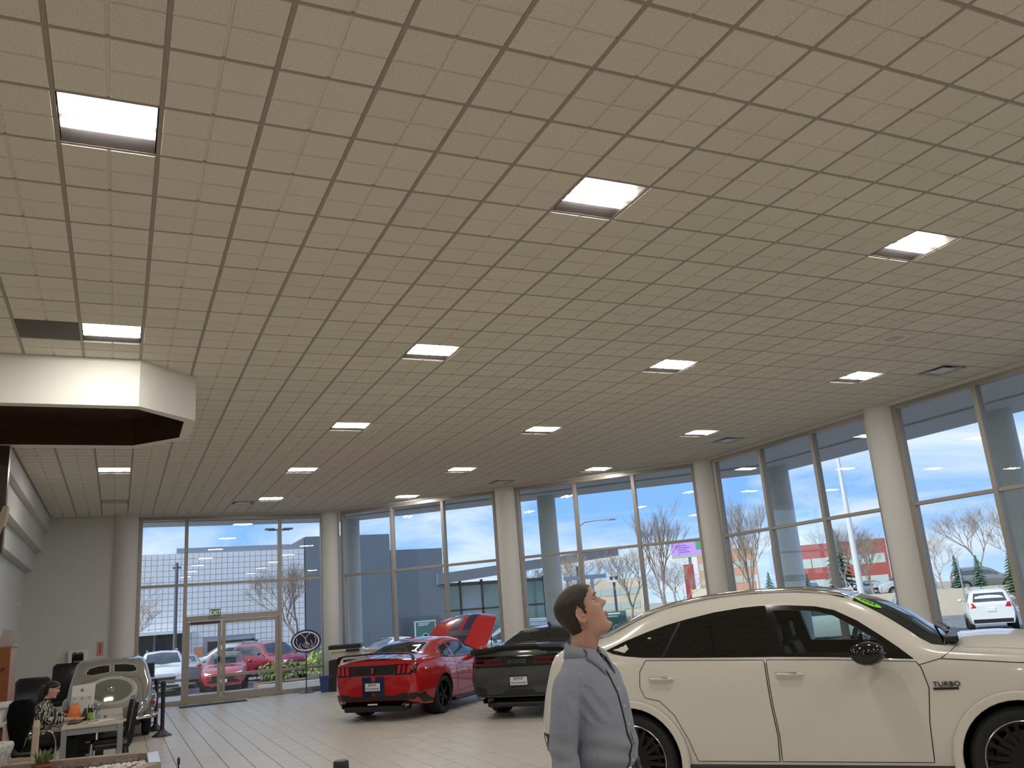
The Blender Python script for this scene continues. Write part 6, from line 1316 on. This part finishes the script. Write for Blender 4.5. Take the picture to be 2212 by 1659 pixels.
# ------------------------------------------------------------------ people
def head_grid(w_s=1.0, nose=1.0, nu=64, nz=64):
    """closed head; +x is the face; returns rows of points from chin to crown, and a parallel list of (angle, z)"""
    fb = pchip([(-.118,.035),(-.112,.060),(-.098,.076),(-.08,.079),(-.06,.078),(-.03,.080),(0,.082),(.025,.082),(.045,.090),(.06,.092),(.08,.086),(.10,.067),(.112,.042),(.1195,.008)])
    bk = pchip([(-.118,.030),(-.105,.045),(-.08,.060),(-.05,.078),(0,.095),(.04,.101),(.075,.092),(.10,.066),(.112,.040),(.1195,.008)])
    wd_ = pchip([(-.118,.022),(-.108,.038),(-.085,.052),(-.06,.060),(-.03,.067),(0,.072),(.03,.0755),(.06,.0745),(.085,.064),(.105,.043),(.114,.026),(.1195,.006)])
    rows = []; par = []
    zs_ = [-.118 + .2375*(i/(nz-1)) for i in range(nz)]
    for z in zs_:
        row = []; pr = []
        for k in range(nu):
            a = 2*math.pi*k/nu; ca, sa = math.cos(a), math.sin(a); n = 2.35 if ca > 0 else 2.0
            q = (abs(ca)**n + abs(sa)**n)**(-1/n); X = (fb(z) if ca > 0 else bk(z))*ca*q; Y = wd_(z)*w_s*sa*q
            if ca > 0:
                G = lambda c, s: math.exp(-((c)/s)**2)
                X += nose*(.026*G(z+.009, .012) + .019*G(z-.006, .014) + .010*G(z-.022, .012))*G(Y, .0135 + .005*G(z+.012, .012))     # nose bridge and tip
                X += .007*G(z+.014, .009)*(G(Y-.014, .008) + G(Y+.014, .008))*nose                                                      # nostril wings
                X += .010*G(z+.043, .007)*G(Y, .020) + .011*G(z+.057, .007)*G(Y, .018) - .004*G(z+.050, .003)*G(Y, .022)                # lips
                X += .011*G(z+.098, .015)*G(Y, .020) - .004*G(z+.074, .008)*G(Y, .022)                                                  # chin
                X -= .013*(G(z-.022, .012)*(G(Y-.032, .016) + G(Y+.032, .016)))                                                          # sockets
                X += .006*G(z-.044, .008)*(G(Y-.030, .02) + G(Y+.030, .02))                                                              # brow ridge
                X += .004*G(z+.012, .018)*(G(Y-.042, .014) + G(Y+.042, .014))                                                            # cheeks
            row.append(Vector((X, Y, z))); pr.append((a if a <= math.pi else 2*math.pi - a, z))
        rows.append(row); par.append(pr)
    return rows, par
def ear(s):
    m = MB(); c = Vector((-.010, s*.071, -.004)); ES = .86
    pts = [(.004,-.030),(-.004,-.034),(-.014,-.022),(-.020,-.004),(-.021,.014),(-.014,.027),(-.002,.031),(.008,.024),(.011,.012)]
    m.tube([(c.x + x*ES, c.y + s*(.006 + .30*max(0, -x)), c.z + z*ES) for x, z, *_ in catmull([(x, z, 0) for x, z in pts], 4)], .0048, 6)
    m.ball((c.x - .004, c.y + s*.002, c.z), (.014, .008, .024), 10, 8); m.ball((c.x + .003, c.y + s*.006, c.z - .024), (.008, .005, .009), 8, 6); m.ball((c.x + .009, c.y + s*.007, c.z - .004), (.006, .006, .008), 8, 6)
    return m
def xf(mb, M):
    mb.v = [tuple(M @ Vector(p)) for p in mb.v]; return mb
def rings(m, rs, n=28, p=2.2):
    """stack of (centre, half x, half y) rings"""
    rows = []
    for c, a, b in rs:
        row = []
        for k in range(n):
            t = 2*math.pi*k/n; ca, sa = math.cos(t), math.sin(t); q = (abs(ca)**p + abs(sa)**p)**(-1/p); row.append((c[0] + a*ca*q, c[1] + b*sa*q, c[2]))
        rows.append(row)
    m.grid(rows, closed=True); o = len(m.v) - n*len(rows); m.f += [tuple(o + k for k in range(n-1, -1, -1)), tuple(o + (len(rows)-1)*n + k for k in range(n))]; m.m += [0, 0]; return m
def hand(m, wr, d, side, curl=.5, s=1.0):
    """palm and five bent fingers hanging from the wrist along d; side = direction across the knuckles towards the thumb"""
    d = Vector(d).normalized(); u = Vector(side); u = (u - d*u.dot(d)).normalized(); n = d.cross(u); w = Vector(wr)
    rows = []
    for t, hw, ht in ((-.01,.026,.021), (.02,.034,.018), (.055,.042,.016), (.09,.042,.013), (.10,.036,.009)):
        rows.append([w + d*t*s + u*hw*s*math.cos(q) + n*ht*s*math.sin(q) for q in [6.283*k/12 for k in range(12)]])
    m.grid(rows, closed=True); o = len(m.v) - 60; m.f += [tuple(o + k for k in range(11, -1, -1)), tuple(o + 48 + k for k in range(12))]; m.m += [0, 0]
    for k, (off, ln) in enumerate(((.030, .072), (.010, .082), (-.011, .076), (-.030, .060))):
        p = w + d*.085*s + u*off*s; dd = Vector(d); pts = [w + d*.06*s + u*off*s, p]
        for j, fr in enumerate((.44, .31, .25)):
            dd = (dd + n*curl*(.35 + .25*j)).normalized(); p = p + dd*ln*fr*s; pts.append(p)
        m.tube(pts, [.0095*s, .0095*s, .0088*s, .0080*s, .0062*s], 8)
    p = w + d*.025*s + u*.028*s; m.tube([w + d*.02*s + u*.015*s, p, p + (u*.8 + d*.75 + n*.3).normalized()*.038*s, p + (u*.55 + d + n*.5).normalized()*.068*s], [.013*s, .0125*s, .0105*s, .008*s], 8)
    return m
def remesh(o, vox, smooth=4, fac=.5):
    a = o.modifiers.new('r', 'REMESH'); a.mode = 'VOXEL'; a.voxel_size = vox; a.use_smooth_shade = True
    if smooth: b = o.modifiers.new('s', 'SMOOTH'); b.iterations = smooth; b.factor = fac
    dg = bpy.context.evaluated_depsgraph_get(); dg.update(); me = bpy.data.meshes.new_from_object(o.evaluated_get(dg)); old = o.data; o.modifiers.clear(); o.data = me; bpy.data.meshes.remove(old); return o
def skin_mat(name, col):
    m = mat(name, col, .5, noise=.08, nscale=25, bump=.05, bscale=250); b = m.node_tree.nodes['Principled BSDF']; b.inputs['Subsurface Weight'].default_value = .12; b.inputs['Subsurface Radius'].default_value = (.01, .004, .002); b.inputs['Subsurface Scale'].default_value = .5; return m
skin_m = skin_mat('skin_warm', (.50, .285, .215)); lip_m = mat('lips', (.42, .17, .14), .45); hair_m = mat('hair_dark_brown', (.030, .020, .015), .55, noise=.3, nscale=60, bump=.5, bscale=220, stretch=(1, 1, .25)); brow_m = mat('brow_brown', (.10, .055, .035), .7); eye_w = mat('eye_white', (.70,.66,.62), .2); iris = mat('iris_grey', (.10,.13,.14), .1)
def put_head(root, M, hairline, w_s=1.0, nose=1.0, hm=hair_m, lipm=lip_m):
    """face details as parts; returns the closed head mesh to be merged into the body"""
    rows, par = head_grid(w_s, nose); nu = len(rows[0]); m = MB(); m.grid([[tuple(p) for p in r] for r in rows], closed=True); m.f += [tuple(range(nu-1, -1, -1)), tuple((len(rows)-1)*nu + k for k in range(nu))]; m.m += [0, 0]
    for s in (-1, 1): e_ = ear(s); m.add(e_.v, e_.f)
    sk = Skin(m)
    hr = MB(); vid = {}
    def hv(i, k, off):
        a, z = par[i][k]; p = rows[i][k]; c = Vector((-.005, 0, min(z, .03)*.9)); d = (p - c).normalized(); return p + d*off
    def thick(i, k): 
        a, z = par[i][k]; return .0025 + .0065*min(1, max(0, hairline(a, z))/.03)
    fl = [(i, k) for i in range(len(rows)-1) for k in range(nu) if hairline(*par[i][k]) > 0 and hairline(*par[i+1][(k+1) % nu]) > -.004]
    for i, k in fl:
        q = []
        for a, b in ((i, k), (i, (k+1) % nu), (i+1, (k+1) % nu), (i+1, k)):
            if (a, b) not in vid: vid[(a, b)] = len(hr.v); hr.v.append(tuple(hv(a, b, thick(a, b))))
            q.append(vid[(a, b)])
        hr.f.append(tuple(q)); hr.m.append(0)
    top = []
    for k in range(nu):
        a = (len(rows)-1, k)
        if a not in vid: vid[a] = len(hr.v); hr.v.append(tuple(hv(*a, .009)))
        top.append(vid[a])
    hr.f.append(tuple(top)); hr.m.append(0)
    # close the shell inwards a little so it has an edge
    xf(hr, M); h = hr.build('hair', hm, root, smooth=60); so = h.modifiers.new('solid', 'SOLIDIFY'); so.thickness = .010; so.offset = -1
    for s in (-1, 1):
        l, n, d = sk.hit((s*.031, .0235), '+x')
        ex = MB(); ex.ball((l.x - .0055, s*.031, .0225), (.0115, .0135, .0085), 14, 10); eo = xf(ex, M).build('eye', eye_w, root, smooth=60)
        ir = MB(); ir.ball((l.x + .0035, s*.0315, .0245), (.0032, .0052, .0052), 10, 8); xf(ir, M).build('iris', iris, eo, smooth=60)
        for z0, dz, rr in ((.0305, .0, .0028), (.0155, 0, .0022)):
            lid = MB(); lid.tube([(sk.hit((s*(.0175 + .0045*k), z0 + (.0035 if z0 > .02 else -.0025)*math.sin(math.pi*k/6) - .003*(z0 > .02) + .001), '+x')[0] + Vector((.0018, 0, 0))) for k in range(7)], rr, 6); xf(lid, M).build('eyelid', skin_m, root, smooth=60)
        bw_ = MB(); bw_.tube([(sk.hit((s*(.013 + .006*k), .0435 + .006*math.sin(math.pi*(k+1)/7) - .0012*k*.3), '+x')[0] + Vector((.001, 0, 0))) for k in range(7)], [.002, .0034, .0036, .0034, .003, .0026, .0012], 6); xf(bw_, M).build('eyebrow', brow_m, root, smooth=60)
    for z, sgn, nm in ((-.0435, 1, 'upper_lip'), (-.0565, -1, 'lower_lip')):
        lp = MB(); lp.tube([(sk.hit((-.021 + .006*k, z - sgn*.004*abs((k - 3.5)/3.5)**2), '+x')[0] + Vector((.0002, 0, 0))) for k in range(8)], [.001, .0032, .0042, .0044, .0044, .0042, .0032, .001], 6); xf(lp, M).build(nm, lipm, root, smooth=60)
    return xf(m, M)

def man():
    fx, fy = .52, -.854; gx, gy = 1.935, 3.505
    t = thing('person', 'man in a grey-blue dress shirt standing in front, head tilted back, looking up', 'person', (gx, gy, 0), math.atan2(fy, fx))
    HB = Vector((.004, 0, 1.665))      # where the skull pivots on the neck
    Mh = Matrix.Translation(HB) @ Matrix.Rotation(R(30), 4, 'Z') @ Matrix.Rotation(R(-27), 4, 'Y') @ Matrix.Translation((.028, 0, .075)) @ Matrix.Scale(1.06, 4)
    def hl(a, z):
        d = math.degrees(a)
        if d < 28: lim = .078 + .006*(d/28)
        elif d < 52: lim = .084 - .020*(d-28)/24
        elif d < 68: lim = .064 - .014*(d-52)/16
        elif d < 80: lim = .050 - .058*(d-68)/12
        elif d < 98: lim = -.008 if d < 86 else -.008 + .046*min(1, (d-86)/5)
        elif d < 116: lim = .038 - .090*(d-98)/18
        else: lim = -.052 - .028*(d-116)/64
        return z - lim
    hm = put_head(t, Mh, hl)
    b = MB(); b.add(hm.v, hm.f)
    nk = Mh @ Vector((-.022, 0, -.055)); jw = Mh @ Vector((.012, 0, -.085))
    b.tube([(-.03, 0, 1.46), (-.026, 0, 1.54), (-.018, .0, 1.60), tuple(nk.lerp(jw, .25)), tuple(nk + Vector((0, 0, .05)))], [.085, .066, .061, .060, .058], 24)
    rings(b, [((0,0,.86),.09,.13), ((0,0,1.0),.10,.145), ((.01,0,1.2),.10,.15), ((0,0,1.38),.10,.165), ((-.01,0,1.48),.085,.175), ((-.02,0,1.55),.06,.09)])
    arms = {-1: [(-.015,-.17,1.475), (-.02,-.212,1.33), (-.03,-.228,1.19), (.005,-.230,1.05), (.03,-.222,.93)], 1: [(-.015,.17,1.475), (.0,.205,1.34), (-.015,.225,1.20), (.030,.225,1.07), (.065,.212,.94)]}
    for s, pts in arms.items():
        b.tube(pts, [.052, .046, .040, .037, .027], 16); hand(b, pts[-1], Vector(pts[-1]) - Vector(pts[-2]), (1, 0, 0), .5)
    for s in (-1, 1): b.tube([(0, s*.085, .95), (.01, s*.095, .72), (.0, s*.10, .49), (-.015, s*.10, .28), (-.02, s*.10, .06)], [.088, .078, .055, .054, .038], 16)
    o = b.build('body', skin_m, t); remesh(o, .0042, 2, .35)
    # shirt
    sm = mat('shirt_grey_blue', (.275, .295, .355), .75, spec=.25, noise=.04, nscale=6, bump=.55, bscale=7, stretch=(1, 1, 2.2))
    nt_ = sm.node_tree; bs = nt_.nodes['Principled BSDF']; tcn = nt_.nodes.new('ShaderNodeTexCoord'); wv = nt_.nodes.new('ShaderNodeTexWave'); wv.bands_direction = 'Y'; wv.inputs['Scale'].default_value = 70; wv.inputs['Distortion'].default_value = .6; nt_.links.new(tcn.outputs['Object'], wv.inputs['Vector'])
    old = bs.inputs['Base Color'].links[0].from_socket; mx = nt_.nodes.new('ShaderNodeMixRGB'); mx.blend_type = 'MULTIPLY'; mx.inputs[0].default_value = .10; nt_.links.new(old, mx.inputs[1]); nt_.links.new(wv.outputs[0], mx.inputs[2]); nt_.links.new(mx.outputs[0], bs.inputs['Base Color'])
    s_ = MB()
    rings(s_, [((.012,0,1.06),.112,.146), ((.020,0,1.095),.122,.152), ((.034,0,1.135),.136,.158), ((.038,0,1.19),.140,.160), ((.030,0,1.26),.134,.160), ((.022,0,1.33),.132,.166), ((.012,0,1.40),.128,.172), ((.0,0,1.455),.116,.174), ((-.008,0,1.495),.104,.162), ((-.016,0,1.53),.090,.132), ((-.022,0,1.555),.078,.098), ((-.026,0,1.575),.070,.075)], 32, 2.4)
    sl = {-1: [(-.005,-.14,1.488), (-.016,-.178,1.44), (-.02,-.210,1.33), (-.03,-.228,1.19), (.005,-.230,1.05), (.03,-.222,.945)], 1: [(-.005,.14,1.488), (-.01,.178,1.44), (.0,.205,1.34), (-.015,.225,1.20), (.030,.225,1.07), (.062,.214,.955)]}
    for s, pts in sl.items(): s_.tube(catmull(pts, 3), [.056, .060, .064, .066, .066, .065, .064, .063, .062, .060, .058, .056, .054, .051, .048, .046][:len(catmull(pts, 3))], 18)
    # soft folds at the waist, chest and elbow
    so = s_.build('shirt', sm, t); remesh(so, .0075, 6, .5)
    for v in so.data.vertices:
        c = v.co; w = 0
        if abs(c.y) < .17 and c.z < 1.30 and c.x > -.05: w = .006*math.sin((c.z - .25*abs(c.y))*70 + 8*c.y)*math.exp(-((c.z-1.17)/.07)**2)*(.4 + .6*(c.y < 0))
        if abs(c.y) > .175 and c.z < 1.36: w = .0045*math.sin(c.z*85 + 14*c.x)*math.exp(-((c.z-1.17)/.10)**2)
        if c.y < -.1 and 1.3 < c.z < 1.45 and c.x > .02: w = .004*math.sin((c.x + c.z*.6)*120)
        v.co = c + Vector((c.x*.6, c.y, 0)).normalized()*w
    sk = Skin(type('m', (), {'v': [tuple(v.co) for v in so.data.vertices], 'f': [tuple(p.vertices) for p in so.data.polygons]}))
    pl = MB(); L_ = []; Rr_ = []
    for k in range(26):
        z = 1.085 + (1.535 - 1.085)*k/25; a = sk.hit((-.016, z), '+x')[0]; c = sk.hit((.018, z), '+x')[0]; L_.append(a + Vector((.0035, 0, 0))); Rr_.append(c + Vector((.0035, 0, 0)))
    pk = MB(); pk.grid([[tuple(p) for p in L_], [tuple((p+q)/2 + Vector((.002,0,0))) for p, q in zip(L_, Rr_)], [tuple(p) for p in Rr_]]); pk.build('placket', sm, so, smooth=60)
    ed = MB(); ed.tube([p + Vector((-.001, -.003, 0)) for p in L_], .0032, 5); ed.build('placket_shadow', mat('placket_shade', (.012,.012,.028), .8), so, smooth=60)  # dark line painted as the shadow along the placket
    for k in range(6): z = 1.13 + .072*k; c = sk.hit((.001, z), '+x')[0]; MB().lathe([(.0055, 0), (.0055, .004), (.001, .0045)], (c.x + .004, .001, z), 10, axis='x').build('button', mat('button_grey', (.55,.55,.58), .3), so)
    # collar: stand plus two leaves
    cr_ = MB(); rows = []
    for k in range(29):
        a = math.pi*(-1 + 2*k/28)*.93 + math.pi; ca, sa = math.cos(a), math.sin(a)     # open at the front
        f = (1 - ca)/2
        rows.append([(-.022 + .073*ca*(-1)*-1, .075*sa, 1.548 + .022*f), (-.024 + .070*ca, .072*sa, 1.578 + .038*f), (-.024 + .073*ca, .075*sa, 1.590 + .040*f), (-.022 + .082*ca, .085*sa, 1.578 + .034*f), (-.020 + .094*ca, .099*sa, 1.540 + .016*f)])
    cr_.grid(rows); c_ = cr_.build('collar', sm, so, smooth=60); sd_ = c_.modifiers.new('solid', 'SOLIDIFY'); sd_.thickness = .003
    for s in (-1, 1):
        lf_ = MB(); P = [(.048, s*.020, 1.583), (.012, s*.066, 1.597), (.020, s*.092, 1.556), (.096, s*.060, 1.492)]
        hit = lambda y, z, e: tuple(sk.hit((y, z), '+x')[0] + Vector((e, 0, 0)))
        rows = []
        for u in range(7):
            uu = u/6; top = Vector((.052 - .034*uu, s*(.014 + .058*uu), 1.578 + .018*uu)); lo_y = s*(.040 + .056*uu); lo_z = 1.478 + .085*uu; lo = sk.hit((lo_y, lo_z), '+x')[0] + Vector((.007, 0, .002)); rows.append([tuple(top), tuple(top.lerp(lo, .35) + Vector((.012, s*.004, .006))), tuple(top.lerp(lo, .7) + Vector((.008, 0, .003))), tuple(lo)])
        lf_.grid(rows); l2 = lf_.build('collar_leaf', sm, so, smooth=60); q = l2.modifiers.new('solid', 'SOLIDIFY'); q.thickness = .004
    for s in (-1, 1):      # armhole seams and cuffs
        se = MB(); pts = []
        for k in range(15):
            a = -1.1 + 3.4*k/14; p = Vector((.0 + .085*math.cos(a), s*.60, 1.425 + .085*math.sin(a))); l, n, d = sk.hit((p.x, p.z), '-y' if s < 0 else '+y'); y = s*min(abs(l.y), .182 + .02*math.sin(a)); l2_, n2_, _ = sk.hit((y, p.z), '+x') if p.x > .03 else (Vector((p.x, y, p.z)), None, None); pts.append(l2_ if p.x > .03 else l)
        w_ = sl[s][-1]; MB().lathe([(.047, -.03), (.049, 0), (.049, .04), (.046, .045)], (w_[0] - .004, w_[1], w_[2] - .02), 20, caps=False).build('cuff', sm, so, smooth=60)
    bl = MB(); rings(bl, [((.018,0,1.062),.124,.154), ((.019,0,1.064),.128,.158), ((.020,0,1.098),.128,.158), ((.020,0,1.100),.124,.154)], 32, 2.4); bl.build('belt', mat('belt_black', (.010,.010,.012), .35), t, smooth=40); MB().box(.142, .153, -.02, .02, 1.060, 1.102).build('buckle', chrome, t, bevel=.003)
    MB().box(.075, .125, .125, .168, 1.035, 1.115).build('belt_pouch', mat('pouch_dark', (.03,.032,.045), .6, noise=.3, nscale=40), t, bevel=.012)
    tr = MB(); rings(tr, [((.005,0,.80),.108,.158), ((.010,0,.92),.116,.160), ((.016,0,1.075),.120,.150)], 28, 2.4)
    for s in (-1, 1): tr.tube([(0, s*.082, .93), (.01, s*.094, .72), (.0, s*.10, .49), (-.01, s*.10, .28), (-.01, s*.10, .055)], [.095, .092, .078, .070, .066], 18)
    to = tr.build('trousers', mat('trousers_black', (.012,.012,.016), .8, bump=.3, bscale=9), t); remesh(to, .01, 6)
    for s in (-1, 1):
        sh = MB(); rings(sh, [((.03, s*.10, 0), .135, .048), ((.03, s*.10, .03), .135, .048), ((.015, s*.10, .06), .11, .044), ((-.02, s*.10, .095), .06, .040)], 20, 2.6); sh.build('shoe', mat('shoe_black', (.01,.01,.01), .25), t, smooth=40)
man()

def woman():
    t = thing('person', 'seated dark-haired woman in a black and cream swirl blouse, working at the desk', 'person', (-.93, 13.9, 0), R(-8))
    Mh = Matrix.Translation((.145, 0, 1.185)) @ Matrix.Rotation(R(14), 4, 'Y') @ Matrix.Scale(.93, 4)
    sk2 = skin_mat('skin_fair', (.55, .33, .25))
    def hl(a, z):
        d = math.degrees(a); lim = .070 if d < 30 else (.070 - .04*(d-30)/45 if d < 75 else (.03 if d < 98 else .03 - .13*min(1, (d-98)/25))); return z - lim
    hm = put_head(t, Mh, hl, .95, .8, mat('hair_black', (.012,.010,.010), .45, bump=.4, bscale=200)); b = MB(); b.add(hm.v, hm.f)
    b.tube([(.06,0,1.0), (.09,0,1.07), (.125,0,1.14)], [.055, .046, .045], 16); rings(b, [((0,0,.50),.11,.16), ((.0,0,.62),.10,.14), ((.02,0,.8),.095,.13), ((.045,0,.95),.085,.15), ((.06,0,1.02),.06,.10)])
    A = {-1: [(.05,-.165,.985), (.11,-.215,.86), (.17,-.22,.80), (.33,-.13,.795), (.44,-.06,.785)], 1: [(.05,.165,.985), (.13,.20,.87), (.20,.20,.82), (.34,.13,.80), (.45,.08,.79)]}
    for s, p in A.items(): b.tube(p, [.045,.038,.035,.030,.022], 12); hand(b, p[-1], (1, .1*-s, -.12), (0, -s, .2), .4, .9)
    for s in (-1, 1): b.tube([(.02, s*.09, .52), (.25, s*.10, .53), (.43, s*.10, .50), (.42, s*.10, .28), (.40, s*.10, .06)], [.085, .075, .055, .048, .034], 14)
    o = b.build('body', sk2, t); remesh(o, .006, 2, .35)
    m = bpy.data.materials.new('swirl_blouse'); m.use_nodes = True; n = m.node_tree; bs = n.nodes['Principled BSDF']; bs.inputs['Roughness'].default_value = .6; tcn = n.nodes.new('ShaderNodeTexCoord'); wv = n.nodes.new('ShaderNodeTexWave'); wv.inputs['Scale'].default_value = 7; wv.inputs['Distortion'].default_value = 9; wv.inputs['Detail'].default_value = 1; wv.inputs['Detail Scale'].default_value = 1.6; rp = n.nodes.new('ShaderNodeValToRGB'); rp.color_ramp.elements[0].position = .45; rp.color_ramp.elements[0].color = (.012,.012,.012,1); rp.color_ramp.elements[1].position = .62; rp.color_ramp.elements[1].color = (.42,.40,.34,1); n.links.new(tcn.outputs['Object'], wv.inputs['Vector']); n.links.new(wv.outputs[0], rp.inputs[0]); n.links.new(rp.outputs[0], bs.inputs['Base Color'])
    s_ = MB(); rings(s_, [((0,0,.56),.125,.165), ((0,0,.66),.118,.155), ((.02,0,.80),.115,.150), ((.045,0,.93),.105,.165), ((.055,0,1.0),.085,.145), ((.07,0,1.04),.06,.08), ((.085,0,1.065),.052,.055)])
    for s, p in A.items(): s_.tube([(.05, s*.13, .985)] + p[:4], [.055,.062,.060,.058,.044], 14)
    so = s_.build('blouse', m, t); remesh(so, .009, 4); MB().tube([(.085+.05*math.cos(q), .05*math.sin(q), 1.07) for q in [6.283*k/16 for k in range(17)]], .012, 6).build('collar', mat('collar_black', (.012,.012,.012), .7), so, smooth=60)
    hb = MB(); hb.tube([(.06,0,1.24), (.025,0,1.19), (.01,0,1.10), (.0,.0,1.0)], [.045, .05, .042, .015], 12); hb.build('tied_hair', MATS['hair_black'], t, smooth=60)
    tr = MB(); rings(tr, [((-.02,0,.44),.15,.17), ((.0,0,.52),.14,.175), ((0,0,.60),.12,.16)])
    for s in (-1, 1): tr.tube([(.02, s*.09, .53), (.25, s*.10, .54), (.43, s*.10, .51), (.42, s*.10, .28), (.40, s*.10, .09)], [.10, .09, .07, .06, .055], 14)
    to = tr.build('trousers', mat('trousers_black', (.012,.012,.016), .8, bump=.3, bscale=9), t); remesh(to, .012, 5)
    for s in (-1, 1): sh = MB(); rings(sh, [((.44, s*.10, 0), .115, .042), ((.44, s*.10, .03), .115, .042), ((.40, s*.10, .085), .05, .036)], 16, 2.6); sh.build('shoe', mat('shoe_black', (.01,.01,.01), .25), t, smooth=40)
    c = thing('cantilever_chair', 'black chair with curved chrome arms, the seated woman\'s', 'chair', (-.95, 13.9, 0), R(-8))
    MB().box(-.24, .26, -.24, .24, .38, .445).build('seat', leath, c, bevel=.03); MB().box(-.30, -.245, -.23, .23, .42, .95).build('backrest', leath, c, bevel=.025); MB().box(-.1, .22, -.20, .20, .12, .37).build('lower_shroud', black, c, bevel=.03)
    for s in (-1, 1): MB().tube(catmull([(-.26, s*.27, .60), (-.05, s*.275, .66), (.16, s*.275, .69), (.26, s*.27, .64), (.30, s*.265, .50), (.28, s*.26, .30), (.24, s*.25, .016), (-.22, s*.25, .016)], 5), .013, 8).build('chrome_arm', chrome, c, smooth=60)
woman()
